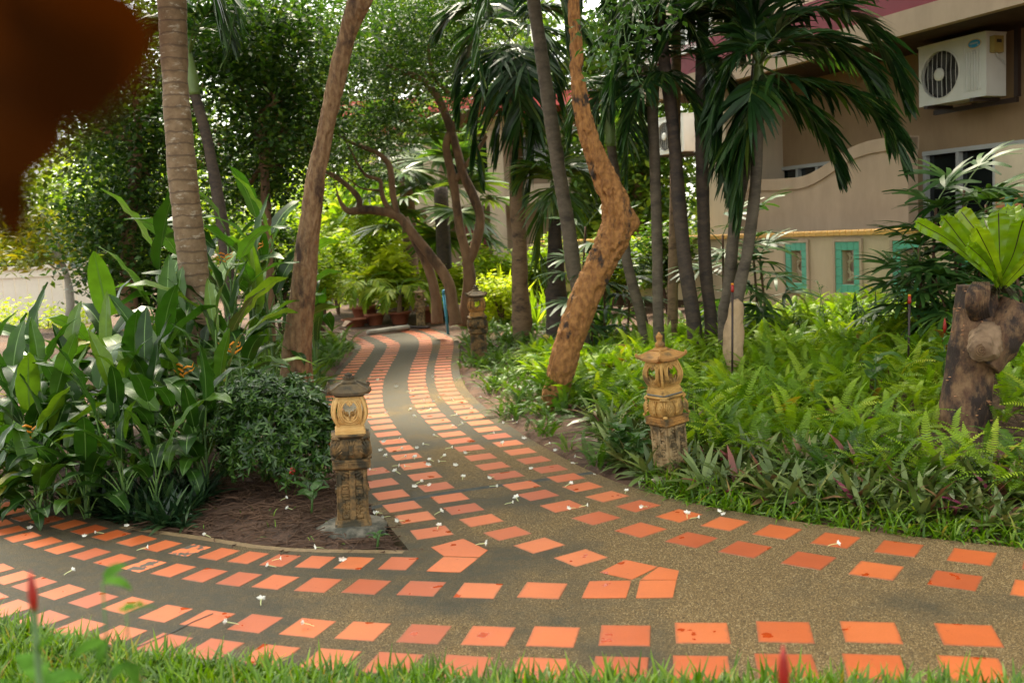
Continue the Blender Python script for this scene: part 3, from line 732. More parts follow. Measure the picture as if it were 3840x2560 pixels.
        for dx, dz, r_ in ((0, -.008, .010), (-.014, -.004, .009), (.014, -.004, .009), (-.008, -.018, .008), (.008, -.018, .008), (0, -.026, .005), (0, .006, .012)):
            f.ball((dx, bow(zt + dz) + .004, zt + dz), (r_, .007, r_), 8, 5)
        spiral(f, (-.011, zt - .012), .008, 1.3, .003, bow(zt) + .009, 1); spiral(f, (.011, zt - .012), .008, 1.3, .003, bow(zt) + .009, -1)
        zl = zc - rzz
        for sx in (-1, 1):
            for q in range(2):
                f.tube([(sx * .004, bow(zl) + .006, zl + .004 + q * .006), (sx * (.012 + q * .003), bow(zl) + .010, zl + .012 + q * .004), (sx * (.024 + q * .004), bow(zl) + .007, zl + .020 + q * .010), (sx * (.029 + q * .004), bow(zl) + .004, zl + .034 + q * .010)], [.005, .006, .005, .002], 5)
            spiral(f, (sx * .012, zl + .021), .008, 1.3, .0034, bow(zl) + .009, sx)
        V, F, _ = f.arrays(); mk('pierced_panel', V @ rz(a).T, F, mats['house'], post, True, True)
    zr = zb + hh + .004
    # roof: hipped with flared eaves and upturned corners
    mb = MB(); n_ = 9; e = .105; rings = []
    mb.sqloft([(zr, .071), (zr + .006, .078), (zr + .012, .082)], .08)
    V = []; F = []; lev = [(0, .0), (.0, .014), (.3, .028), (.62, .046), (1.0, .058)]
    for li, (q, dz) in enumerate(lev):
        hw = e * (1 - q) + .037 * q
        for sd in range(4):
            for k in range(n_ - 1):
                u = -1 + 2 * k / (n_ - 1); p = np.array([u * hw, hw, 0]) @ rz(-sd * math.pi / 2).T
                V.append((p[0], p[1], zr + .012 + dz + .017 * abs(u) ** 4 * (1 - q) ** 2))
    N_ = 4 * (n_ - 1)
    for li in range(len(lev) - 1):
        for k in range(N_): F.append((li * N_ + (k + 1) % N_, li * N_ + k, (li + 1) * N_ + k, (li + 1) * N_ + (k + 1) % N_))
    F.append(tuple(range(N_))); F.append(tuple(range((len(lev) - 1) * N_ + N_ - 1, (len(lev) - 1) * N_ - 1, -1))); mb.add(V, F)
    for a in Q4d:
        f = MB(); f.tube([(0, .127, zr + .03), (0, .144, zr + .034), (0, .154, zr + .043), (0, .152, zr + .052), (0, .146, zr + .053)], [.012, .012, .011, .009, .006], 7)
        f.tube([(0, .05, zr + .072), (0, .09, zr + .056), (0, .14, zr + .036)], [.006, .007, .009], 6)
        V, F, _ = f.arrays(); mb.add(V @ rz(a).T, F)
    f = MB()
    for i in range(-2, 3): spiral(f, (i * .017, zr + .05), .008, 1.2, .003, .083 - .0, 1 if i < 0 else -1, 12)
    V, F, _ = f.arrays(); V[:, 1] -= (V[:, 2] - zr - .03) * 1.5; V[:, 1] += .006
    for a in Q4: mb.add(V @ rz(a).T, F)
    add('roof', mb, mats['roof'])
    zf = zr + .068; hF = finial_h
    mb = MB(); mb.sqloft([(zf, .042), (zf + .008, .042), (zf + .009, .034), (zf + .016, .032), (zf + .017, .026), (zf + .02, .026)], .1)
    k = hF - .02
    mb.lathe([(.027, zf + .018), (.028, zf + .02 + .12 * k), (.022, zf + .02 + .32 * k), (.016, zf + .02 + .42 * k), (.02, zf + .02 + .5 * k), (.017, zf + .02 + .62 * k), (.019, zf + .02 + .7 * k), (.012, zf + .02 + .86 * k), (.003, zf + .02 + k)], 16)
    for i in range(12):
        a = i * math.pi / 6; mb.ball((.026 * math.cos(a), .026 * math.sin(a), zf + .02 + .16 * k), (.006, .006, .012), 6, 5)
        mb.ball((.018 * math.cos(a), .018 * math.sin(a), zf + .02 + .66 * k), (.004, .004, .12 * k), 5, 5)
    add('finial', mb, mats['fin'], t, True)
    return t
def on_ground(x, y, z=0.0): p = G(x, y, z); return (p[0], p[1], z)
mA = dict(low=M['st_brown'], petal=M['st_brown'], band=M['st_brown'], cap=M['st_brown'], house=M['st_ochre'], roof=M['st_moss'], fin=M['st_moss'])
mB = dict(low=M['st_pale'], petal=M['st_pale'], band=M['st_rust'], cap=M['st_ochdk'], house=M['st_ochdk'], roof=M['st_rust'], fin=M['st_rust'])
mC = dict(low=M['st_brown'], petal=M['st_brown'], band=M['st_brown'], cap=M['st_brown'], house=M['st_rust'], roof=M['st_moss'], fin=M['st_moss'])
mD = dict(low=M['st_pale'], petal=M['st_pale'], band=M['st_pale'], cap=M['st_pale'], house=M['st_pale'], roof=M['st_pale'], fin=M['st_pale'])
lantern('stone_lantern', 'stone lantern with dark mossy roof and ochre openwork house on a round concrete footing', on_ground(812, 1212), 190, 0, mA, .058, .965, slab=True, tilt_dir=(0, -2.0))
lantern('stone_lantern', 'tall ochre stone lantern with pointed finial standing among the ferns', on_ground(1545, 1093), 213, 0, mB, .115, .955, slate=True, tilt_dir=(0, 4.5))
lantern('stone_lantern', 'stone lantern with dark tiered roof and orange house where the back path bends right', on_ground(1102, 838), 186, 0, mC, .07, 1.08, tilt_dir=(0, 0))
lantern('stone_lantern', 'small pale stone lantern far off by the potted palms at the path end', on_ground(968, 752), 175, 0, mD, .08, .8)

# ================================================================== VEGETATION BUILDERS
def unit(v): return v / (np.linalg.norm(v, axis=-1, keepdims=True) + 1e-12)
def strips(P0, D, W, L, grav, widths, rolls=None, nseg=3):
    """ribbon leaves: base points P0, unit directions D, unit width vectors W, lengths L, droop grav, width profile (nseg+1)"""
    N = len(P0); seg = []
    p = P0.copy(); d = D.copy()
    for i in range(nseg + 1):
        wv = W * (np.asarray(widths)[..., i] if np.ndim(widths) > 1 else widths[i])[..., None] if np.ndim(widths) > 1 else W * widths[i]
        seg.append(p - wv / 2); seg.append(p + wv / 2)
        p = p + d * (L / nseg)[:, None]; d = unit(d + np.array([0, 0, -1.0]) * grav[:, None] / nseg)
    V = np.stack(seg, 1).reshape(-1, 3); k = 2 * (nseg + 1)
    f = np.array([(2 * i, 2 * i + 1, 2 * i + 3, 2 * i + 2) for i in range(nseg)])
    F = (f[None] + (np.arange(N) * k)[:, None, None]).reshape(-1, 4)
    return V, F
def frond(ctrl, n=44, L=.42, wid=.028, droop=.9, seed=0, ang=(62, 28), start=.14, hang=.25, lift=.25, rad=.012):
    r = np.random.default_rng(seed); rp = catmull(ctrl, 40)
    t = np.linspace(start, 1, n); i = t * 39; i0 = np.minimum(i.astype(int), 38); f = (i - i0)[:, None]
    base = rp[i0] * (1 - f) + rp[i0 + 1] * f; T = unit(np.gradient(rp, axis=0)); T = unit(T[i0] * (1 - f) + T[i0 + 1] * f)
    side = unit(np.cross(T, np.array([0, 0, 1.0])) + 1e-6); up = np.cross(side, T)
    prof = np.interp(t, [0, .15, .35, .7, 1], [.55, .85, 1, .85, .38]) * L
    a = np.radians(np.interp(t, [0, 1], ang))
    out = []
    for sgn in (-1, 1):
        jit = r.normal(0, .07, (n, 3)); aa = a + r.normal(0, .06, n)
        D = unit(side * sgn * np.sin(aa)[:, None] + T * np.cos(aa)[:, None] + up * lift + np.array([0, 0, -hang]) + jit)
        W = unit(T - D * np.sum(T * D, 1)[:, None] + up * r.normal(0, .35, n)[:, None])
        LL = prof * r.uniform(.88, 1.1, n); g = droop * r.uniform(.6, 1.4, n)
        wp = np.array([.5, 1, .75, .05]) * wid
        out.append(strips(base + r.normal(0, .003, (n, 3)), D, W, LL, g, wp))
    leaf = join(out)
    Vr, Fr = tube(rp[::3], np.linspace(rad, rad * .25, len(rp[::3])), 5)
    return leaf, (Vr, Fr)
def frond_obj(name, parent, ctrl, mats, **k):
    (V, F), (Vr, Fr) = frond(ctrl, **k)
    F = [tuple(f) for f in F.tolist()] + [tuple(i + len(V) for i in f) for f in Fr]
    Mi = [0] * (len(F) - len(Fr)) + [1] * len(Fr)
    return mk(name, np.vstack([V, Vr]), F, mats, parent, False, False, Mi)
def arch(c, az, el, length, droop, n=7):
    """rachis that leaves c at elevation el and bends down"""
    p = np.array(c, float); out = [p.copy()]; e = el
    for i in range(n):
        d = np.array([math.sin(az) * math.cos(e), math.cos(az) * math.cos(e), math.sin(e)]); p = p + d * length / n; out.append(p.copy()); e -= droop / n * (1 + i * .18)
        e = max(e, -1.45)
    return out

def trunk_mesh(pts, rad, n=32, k=120, bark=.012, fr=(7, 2.2), seed=0, knots=()):
    pts = catmull(pts, k); rad = interp(rad, k)
    V, F = tube(pts, rad, n); c = np.repeat(pts, n, axis=0); d = unit(V - c)
    q = V.copy(); q[:, 2] *= fr[1] / fr[0]; q *= fr[0]
    rid = 1 - np.abs(fbm(q, 4, seed)); low = fbm(V * np.array([2.5, 2.5, 1.2]), 2, seed + 9)
    amp = np.repeat(rad, n) / max(rad.max(), 1e-6)
    V = V + d * ((rid - .7) * bark + low * bark * .9)[:, None] * (.5 + .5 * amp)[:, None]
    for kc, kr, kh in knots:
        dd = np.linalg.norm(V - np.array(kc), axis=1); V = V + d * (kh * np.exp(-(dd / kr) ** 2))[:, None]
    return V, F
def pxline(L, Y):
    """[(x, y, width px)] at depth Y (or list of depths) -> points, radii"""
    Ys = np.broadcast_to(Y, (len(L),)) if not hasattr(Y, '__len__') else np.array(Y)
    return [P(x, y, d) for (x, y, _), d in zip(L, Ys)], [w_ * .5 * px(d) for (_, _, w_), d in zip(L, Ys)]
def ring_trunk(pts, rad, mat_, parent, name='trunk', n=18, k=150, spacing=.075, depth=.05, seed=0):
    p = catmull(pts, k); r = interp(rad, k); s = np.r_[0, np.cumsum(np.linalg.norm(np.diff(p, axis=0), axis=1))]
    ph = (s / spacing + .25 * np.sin(s * 3 + seed)) % 1; r = r * (1 + depth * (np.where(ph < .82, .15 * ph, -1.0)) * .5 + .012 * np.sin(s * 7 + seed))
    V, F = tube(p, r, n); c = np.repeat(p, n, axis=0)
    V = V + unit(V - c) * (np.repeat(r, n) * .06 * fbm(V * 6, 2, seed))[:, None]
    return mk(name, V, F, mat_, parent, True)

LEAF = (np.array([(0, 0, 0), (.26, .42, .07), (0, 1, 0), (-.26, .42, .07)]), np.array([(0, 1, 2), (0, 2, 3)]))
LEAFN = (np.array([(0, 0, 0), (.16, .45, .05), (0, 1, -.06), (-.16, .45, .05)]), np.array([(0, 1, 2), (0, 2, 3)]))
def leaf_cloud(blobs, size, tpl=LEAF, seed=0, clump=.16, per=26, tiltmax=1.2):
    """blobs: (centre, radii, n leaves).  Leaves gather in small twigs' clumps spread through each blob."""
    r = np.random.default_rng(seed); Tt = []; 
    for c, rad, n in blobs:
        k = max(1, n // per); v = r.normal(0, 1, (k, 3)); v = unit(v) * (r.uniform(.15, 1, (k, 1)) ** .45)
        cc = np.array(c) + v * np.array(rad); which = r.integers(0, k, n)
        Tt.append(cc[which] + r.normal(0, clump, (n, 3)) * np.array([1, 1, .7]))
    T = np.concatenate(Tt); N = len(T)
    Mx = rotmats(r.normal(-.15, tiltmax * .5, N), r.normal(0, tiltmax * .45, N), r.uniform(0, 6.283, N)) * (size * r.uniform(.65, 1.3, N))[:, None, None]
    return scatter(tpl, Mx, T)
def twigs_from(trunk_end, targets, r0, seed=0, n=6):
    r = np.random.default_rng(seed); mb = MB()
    for tg in targets:
        a = np.array(trunk_end); b_ = np.array(tg); m1 = a * .6 + b_ * .4 + r.normal(0, .12, 3) * np.linalg.norm(b_ - a) + np.array([0, 0, .1])
        mb.tube(catmull([a, m1, b_], 9), np.linspace(r0, r0 * .25, 9), 6)
    return mb

# ------------------------------------------------------------------ the two near trees
def tree(name, label, base, trunk_pts, trunk_rad, bark_mat, bark=.012, seed=0, n=36, k=170, branches=(), crown=None, crown_mat=None, leaf=.06, knots=(), group=None, clump=.16, fr=(7, 2.2), tpl=LEAF):
    t = thing(name, label, 'tree', base, 0, group)
    V, F = trunk_mesh(trunk_pts, trunk_rad, n, k, bark, fr, seed, knots)
    tr = mk('trunk', V, F, bark_mat, t, True)
    for bp, br in branches:
        V, F = trunk_mesh(bp, br, 12, 50, bark * .5, fr, seed + 3); mk('branch', V, F, bark_mat, tr, True)
    if crown:
        V, F = leaf_cloud(crown, leaf, tpl, seed, clump, 48); mk('crown', V, F, crown_mat, t)
    return t
# bent tree on the right of the path
Yb = 8.35
L = [(1268, 965, 82), (1275, 935, 76), (1288, 860, 73), (1317, 760, 78), (1358, 650, 80), (1385, 590, 78), (1410, 540, 84), (1417, 500, 82), (1405, 450, 74), (1384, 400, 66), (1364, 350, 54), (1348, 300, 48), (1328, 200, 38), (1323, 100, 36), (1318, 0, 37), (1312, -120, 34), (1300, -260, 30)]
bp, br = pxline(L, np.linspace(8.35, 8.0, len(L))); br = np.array(br) * .85
tp = np.array(bp[-1])
kn = [(P(1452, 512, 8.2), .07, .05), (P(1290, 850, 8.2), .1, .012)]
tree('bent_tree', 'leaning tree with rough orange bark and an elbow bend, ferns round its base', (bp[1][0], bp[1][1], 0), bp, br, M['bark_orange'], .034, 4, 80, 420, branches=[([tp, tp + [-.4, .5, .9], tp + [-.8, 1.3, 2.0]], [.06, .045, .02]), ([tp, tp + [.6, .3, .9], tp + [1.9, 1.2, 2.1], tp + [3.4, .3, 2.5]], [.06, .05, .03, .015]), ([tp, tp + [.4, -.5, 1.1], tp + [1.2, -1.6, 2.3]], [.06, .04, .02])],
     crown=[(tp + [-.6, 1.2, 1.9], (2.0, 1.8, .7), 5200), (tp + [1.9, 1.3, 2.1], (1.9, 1.9, .7), 5200), (tp + [3.4, .2, 2.4], (1.7, 1.8, .7), 4400), (tp + [1.2, -1.6, 2.3], (2.0, 1.7, .7), 4800)], crown_mat=M['tree_mid'], leaf=.12, clump=.24, knots=kn, fr=(24, 8.0))  # unseen crown above the frame, enlarged and thickened to shade path, bed and building
# leaning tree on the left
L = [(680, 885, 78), (681, 860, 70), (682, 800, 65), (693, 700, 57), (702, 600, 53), (715, 500, 50), (729, 400, 47), (748, 300, 41), (769, 200, 42), (793, 100, 41), (812, 40, 46), (828, 0, 54), (850, -60, 40), (880, -160, 34), (905, -280, 30)]
bp, br = pxline(L, np.linspace(9.3, 8.9, len(L)))
tp = np.array(bp[-1])
tree('leaning_tree', 'leaning brown tree trunk rising behind the lantern and the round shrub', (bp[1][0], bp[1][1], gz(bp[1][0], bp[1][1])), bp, br, M['bark_left'], .026, 11, 72, 380, branches=[([tp, tp + [-.8, .3, 1.0], tp + [-2.3, .8, 2.0]], [.06, .04, .02]), ([tp, tp + [.1, .5, 1.1], tp + [-.1, 1.0, 2.1]], [.05, .04, .02]), ([tp, tp + [-.4, -.6, 1.1], tp + [-1.7, -1.6, 2.2]], [.05, .04, .02]), ([tp, tp + [.3, -.7, 1.1], tp + [.4, -1.6, 2.3]], [.05, .04, .02])],
     crown=[(tp + [-2.4, .8, 2.0], (1.8, 1.7, .7), 4800), (tp + [-.2, 1.0, 2.1], (1.8, 1.6, .7), 4800), (tp + [-1.8, -1.6, 2.2], (1.9, 1.6, .7), 4800), (tp + [.4, -1.6, 2.3], (1.6, 1.6, .7), 3800)], crown_mat=M['tree_mid'], leaf=.12, clump=.24, knots=[(P(786, 42, 8.9), .06, .03), (P(700, 850, 9.1), .08, .015)], fr=(22, 5.0))  # crown out of view overhead, made large and dense to dim the foreground
# ------------------------------------------------------------------ forked trees by the path end
def C2(L): return [((900 + x / 1.568) / S, y / 1.568 / S, w_ * .62) for x, y, w_ in L]
Yf = 15.0
def br2(L, Y): return pxline(C2(L), Y)
trunkA, rA = pxline([(1072, 748, 40), (1074, 700, 34), (1078, 640, 30), (1070, 580, 23)] + C2([(1290, 1330, 34), (1262, 1120, 32), (1225, 950, 31), (1212, 850, 30), (1240, 780, 28), (1310, 700, 26), (1400, 630, 22), (1500, 520, 20), (1540, 400, 16)]), Yf)
b1 = br2([(1330, 1568, 40), (1385, 1440, 38), (1412, 1280, 38), (1370, 1150, 36), (1310, 1020, 34), (1275, 880, 32), (1225, 720, 30), (1155, 560, 27), (1050, 460, 22), (940, 420, 18), (860, 380, 14)], Yf)
b2 = br2([(1270, 1060, 24), (1330, 970, 20), (1400, 880, 17), (1450, 800, 12)], Yf)
b3 = br2([(1300, 690, 16), (1250, 570, 14), (1150, 470, 12), (1110, 300, 9), (1130, 170, 6)], Yf)
cb = lambda x, y, Y, rx, ry, rz_, n: (P(x, y, Y), (rx * px(Y), ry, rz_ * px(Y)), n)
tree('forked_tree', 'forked brown tree with twisting limbs behind the orange-housed lantern', (trunkA[0][0], trunkA[0][1], 0), trunkA, rA, M['bark_back'], .016, 21, 24, 120, branches=[b1, b2, b3],
     crown=[cb(960, 180, 15.2, 170, 1.3, 110, 7500), cb(1030, 60, 15.5, 170, 1.2, 90, 6500), cb(860, 90, 15.5, 140, 1.2, 120, 5500), cb(1000, 10, 14.5, 120, 1.0, 60, 3000)], crown_mat=M['tree_dark'], leaf=.062, clump=.2)
trunkB, rB = pxline([(1048, 745, 32), (1040, 700, 27), (1030, 650, 24)] + C2([(1150, 1540, 36), (1060, 1430, 34), (990, 1340, 34), (930, 1275, 34), (850, 1245, 32), (720, 1235, 28), (640, 1240, 22), (600, 1205, 14), (570, 1130, 9), (560, 1060, 4)]), 14.6)
c1 = br2([(930, 1280, 24), (900, 1150, 24), (890, 1040, 24), (870, 960, 22), (810, 900, 18), (740, 872, 15), (680, 850, 11), (590, 800, 8), (500, 690, 5), (450, 560, 3)], 14.6)
c2 = br2([(905, 1255, 22), (850, 1190, 20), (830, 1110, 18), (820, 1060, 16), (740, 1030, 12), (690, 960, 10), (665, 910, 8), (620, 820, 5), (600, 700, 3)], 14.6)
c3 = br2([(830, 1120, 12), (760, 1115, 11), (700, 1100, 8), (620, 1040, 5), (560, 1030, 2)], 14.6)
c4 = br2([(700, 1235, 26), (700, 1170, 26), (640, 1100, 22), (560, 1040, 19), (500, 1005, 15)], 14.6)
tree('crooked_tree', 'crooked tree sprawling left over the path end with bare dark limbs', (trunkB[0][0], trunkB[0][1], 0), trunkB, rB, M['bark_back'], .014, 31, 22, 120, branches=[c1, c2, c3, c4, br2([(430, 890, 16), (330, 880, 14), (200, 930, 10), (0, 1030, 6)], 14.6), br2([(420, 870, 20), (340, 800, 18), (230, 735, 15), (100, 695, 12), (0, 690, 8)], 14.6)],
     crown=[cb(800, 320, 15, 100, .8, 70, 3000), cb(880, 290, 15.4, 90, .8, 60, 2600), cb(770, 400, 15.2, 50, .6, 40, 1000), cb(700, 330, 14.6, 70, .7, 50, 1500), cb(850, 400, 15.6, 60, .5, 25, 600)], crown_mat=M['tree_dark'], leaf=.055, clump=.16)
trunkC, rC = pxline([(1005, 742, 28), (1000, 680, 26), (985, 620, 24), (962, 570, 22), (943, 530, 20), (930, 500, 17)], 14.9)
tree('slender_tree', 'slim dark trunk curving up to join the crooked tree', (trunkC[0][0], trunkC[0][1], 0), trunkC, rC, M['bark_back'], .012, 37, 16, 60)

# ================================================================== BUILDING AND GARDEN WALL
UF = np.array([-.44, 1.0]); UF /= np.linalg.norm(UF)          # facade runs away from us along UF
BO = np.array([.29 * 9.1 / .73, 9.1 / .73, 0.0]); BRZ = math.atan2(UF[1], UF[0]); CK = UF[1]
def FL(x, y, d):
    """pixel on the facade-parallel plane d -> (s along the facade, z)"""
    r_ = ray(x, y); Yd = (9.1 - d / CK) / (r_[0] + .44); p = np.array([r_[0] * Yd, Yd]) - BO[:2]
    return float(p @ UF), float(H + r_[2] * Yd)
def fb(mb, s0, s1, z0, z1, d0, d1, m=0): return mb.box(((s0 + s1) / 2, (d0 + d1) / 2, (z0 + z1) / 2), (abs(s1 - s0), abs(d1 - d0), abs(z1 - z0)), None, m)
def prism(mb, outline, d0, d1, m=0):
    k = len(outline); V = [(s_, d0, z_) for s_, z_ in outline] + [(s_, d1, z_) for s_, z_ in outline]
    mb.add(V, [tuple(range(k)), tuple(range(2 * k - 1, k - 1, -1))] + [(i, (i + 1) % k + 0, (i + 1) % k + k, i + k)[::-1] for i in range(k)], m)
gw = thing('garden_wall', 'low beige garden wall with yellow cap tiles and turquoise framed openings', 'wall', BO, BRZ)
wins = [-2.7, -1.8, -.9, 0.0, 4.35, 5.3]
z0w, z1w = .12, 1.285
mb = MB(); zo0, zo1 = .715, 1.115; th = .13
fb(mb, -5.2, 8.0, z0w, zo0, -th, 0); fb(mb, -5.2, 8.0, zo1, z1w, -th, 0)
ed = [-5.2] + [e for wq in wins for e in (wq - .1, wq + .1)] + [8.0]
for a, b_ in zip(ed[::2], ed[1::2]): fb(mb, a, b_, zo0, zo1, -th, 0)
mb.build('wall', M['stucco'], gw, local=True)
mb = MB(); fb(mb, -5.22, 8.02, .1, .4, -.14, .035); mb.build('skirting', M['soffit'], gw, local=True)
capm = mesh_np('cap_tile', *(lambda m_: (m_.arrays()[0], m_.arrays()[1]))(MB().sqloft([(0, .5), (.75, .5), (1, .46)], .05))); capm.materials.append(M['capt'])
for i in range(125):
    s_ = -4.9 + i * .1015
    if s_ > 7.6: break
    put('cap_tile', capm, gw, (s_, -.06, 1.287 + .001 * (i % 3)), None, (.099, .185, .062))
tq = mesh_np('frame_tile', *(lambda m_: (m_.arrays()[0], m_.arrays()[1]))(MB().sqloft([(0, .5), (.8, .5), (1, .47)], .04))); tq.materials.append(M['turq'])
for wq in wins:
    mb = MB()
    for a, b_, c, d_ in ((-.235, .235, 1.215, 1.25), (-.235, .235, .58, .615), (-.235, -.2, .615, 1.215), (.2, .235, .615, 1.215)): fb(mb, wq + a, wq + b_, c, d_, 0.001, .03)
    fr_ = mb.build('window_surround', M['pinkstucco'], gw, local=True)
    for i in range(4):
        for j in range(6):
            if 0 < i < 3 and 0 < j < 5: continue
            put('frame_tile', tq, fr_, (wq - .15 + i * .1, .001, .665 + j * .1), (R(-90), 0, 0), (.0975, .0975, .02))
    mb = MB(); A_ = np.linspace(0, 2 * math.pi, 25)
    def ringo(cx, cz, r_, a0=0, a1=2 * math.pi, rad=.016):
        A = np.linspace(a0, a1, 22); mb.tube(np.c_[cx + r_ * np.cos(A), np.full(22, -.075), cz + r_ * np.sin(A)], rad, 6)
    ringo(wq, .915, .075); ringo(wq, .74, .06, .1, math.pi - .1); ringo(wq, 1.095, .06, math.pi + .1, 2 * math.pi - .1)
    for sx in (-1, 1):
        ringo(wq + sx * .1, .915 + .105, .05, math.pi / 2 if sx > 0 else -math.pi / 2, math.pi * 1.5 if sx > 0 else math.pi / 2); ringo(wq + sx * .1, .915 - .105, .05, math.pi / 2 if sx > 0 else -math.pi / 2, math.pi * 1.5 if sx > 0 else math.pi / 2)
    fb(mb, wq - .012, wq + .012, .99, 1.04, -.09, -.06); fb(mb, wq - .012, wq + .012, .795, .84, -.09, -.06)
    mb.build('screen_block', M['blockst'], fr_, True, True)

bd = thing('apartment_building', 'beige two storey building with maroon band, deep eaves and curved patio wall', 'building', BO, BRZ)
dF = -1.35
sL = FL(1640, 400, dF)[0]; sR = -9.0
# facade with two window openings
w1 = (FL(1748, 380, dF)[0], FL(1925, 380, dF)[0], 1.15, FL(1800, 384, dF)[1])
w2 = (FL(2122, 345, dF)[0], FL(2480, 345, dF)[0], 1.0, FL(2140, 347, dF)[1])
ZS = 3.44
mb = MB()
fb(mb, sR, w2[1], .1, ZS, dF - .2, dF); fb(mb, w2[0], w1[1], .1, ZS, dF - .2, dF); fb(mb, w1[0], sL, .1, ZS, dF - .2, dF)
for w_ in (w1, w2): fb(mb, w_[1], w_[0], .1, w_[2], dF - .2, dF); fb(mb, w_[1], w_[0], w_[3], ZS, dF - .2, dF)
fb(mb, sL - .2, sL, .1, ZS, dF - 6, dF - .2)
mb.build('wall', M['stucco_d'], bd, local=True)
for w_ in (w1, w2):
    a, b_ = w_[1], w_[0]; mb = MB()
    fb(mb, a, b_, w_[3] - .05, w_[3], dF - .1, dF + .03); fb(mb, a, b_, w_[2], w_[2] + .05, dF - .1, dF + .03)
    k = 4
    for i in range(k + 1): c = a + (b_ - a) * i / k; fb(mb, c - .022 + (.022 if i == 0 else 0) - (.022 if i == k else 0), c + .022 + (.022 if i == 0 else 0) - (.022 if i == k else 0), w_[2] + .05, w_[3] - .05, dF - .1, dF + .02)
    fr_ = mb.build('window', M['alu'], bd, local=True)
    for i in range(k):
        mb = MB(); fb(mb, a + (b_ - a) * i / k + .022, a + (b_ - a) * (i + 1) / k - .022, w_[2] + .05, w_[3] - .05, dF - .06, dF - .05); mb.build('pane', M['glass'], fr_, local=True)
    mb = MB(); V = []; nS = 60
    for i in range(nS + 1):
        s_ = a + (b_ - a) * i / nS; y_ = dF - .3 + .03 * math.sin(i * 1.9)
        V += [(s_, y_, w_[2]), (s_, y_, w_[3])]
    mb.add(V, [(2 * i, 2 * i + 2, 2 * i + 3, 2 * i + 1) for i in range(nS)]); mb.build('curtain', M['curtain'], fr_, local=True)
mb = MB(); fb(mb, sR, sL + .05, ZS + .004, ZS + .1, dF - .2, -.1); mb.build('soffit', M['soffit'], bd, local=True)
for i in range(16):
    mb = MB(); fb(mb, sR, sL + .05, ZS - .008, ZS + .003, dF + .01 + i * .077, dF + .01 + i * .077 + .07); mb.build('soffit_board', M['soffit'], bd, local=True)
mb = MB(); fb(mb, sR, sL + .06, ZS - .05, ZS + .2, -.1, .0); mb.build('fascia', M['pinkstucco'], bd, local=True)
mb = MB(); fb(mb, sR, sL + .06, ZS + .202, ZS + .62, -.12, -.02); mb.build('maroon_band', M['maroon'], bd, local=True)
mb = MB(); fb(mb, sR, sL + .06, ZS + .622, 7.2, -.3, -.06); mb.build('upper_wall', M['stucco_l'], bd, local=True)
# end pillar and S-curved patio wall
a, b_ = FL(1628, 480, -.35)[0], FL(1672, 480, -.35)[0]
mb = MB(); fb(mb, b_, a, .1, ZS - .06, dF - .02, -.35); mb.build('pillar', M['stucco_l'], bd, local=True)
dC = -.55
crv = [(1690, 414), (1745, 414), (1800, 412), (1845, 407), (1878, 393), (1912, 371), (1948, 346), (1988, 329), (2030, 320), (2085, 315)]
cz = catmull(np.array([FL(x, y, dC) for x, y in crv]), 40)
out_ = [tuple(p) for p in cz] + [(cz[-1][0], .1), (cz[0][0], .1)]
mb = MB(); prism(mb, out_[::-1], dC, dC - .15); cw = mb.build('curved_patio_wall', M['pinkstucco'], bd, local=True)
mb = MB(); lo = cz.copy(); lo[:, 1] -= .14; prism(mb, ([tuple(p) for p in cz + np.array([0, .012])] + [tuple(p) for p in lo[::-1]])[::-1], dC + .022, dC - .17); mb.build('coping', M['pinkstucco'], cw, local=True)
# patio wall end at the right, with its band of coloured tiles
dE = .1
e0, zt = FL(2285, 338, dE)
mb = MB(); fb(mb, e0 - 2.6, e0, .1, zt, dE - .2, dE); pe = mb.build('patio_end_wall', M['stucco_l'], bd, local=True)
_, zb0 = FL(2310, 476, dE); _, zb1 = FL(2310, 450, dE)
for i in range(14):
    mb = MB(); fb(mb, e0 - .02 - (i + 1) * .1, e0 - .022 - i * .1 , zb0, zb1, dE + .001, dE + .012); mb.build('band_tile', M['orangetile'] if i % 2 == 0 else M['teal'], pe, local=True)

# white framed windows of the upper floor
for xa, xb in ((1478, 1512), (1556, 1634)):
    a = FL(xb, 60, -.06)[0]; b_ = FL(xa, 60, -.06)[0]; zq = FL(1595, 112, -.06)[1]
    mb = MB(); k = 3
    for zz in (0, .55, 1.5): fb(mb, a, b_, zq + zz, zq + zz + .07, -.05, -.02)
    for i in range(k + 1): c = a + (b_ - a) * i / k; fb(mb, c - .035, c + .035, zq + .071, zq + 1.499, -.0499, -.021)
    fr_ = mb.build('window', M['whitepaint'], bd, local=True)
    for i in range(k): mb = MB(); fb(mb, a + (b_ - a) * i / k + .036, a + (b_ - a) * (i + 1) / k - .036, zq + .072, zq + 1.498, -.058, -.05); mb.build('pane', M['glass'], fr_, local=True)
    mb = MB(); fb(mb, a - .05, b_ + .05, zq - .05, zq - .001, -.058, .03); mb.build('sill', M['whitepaint'], fr_, local=True)

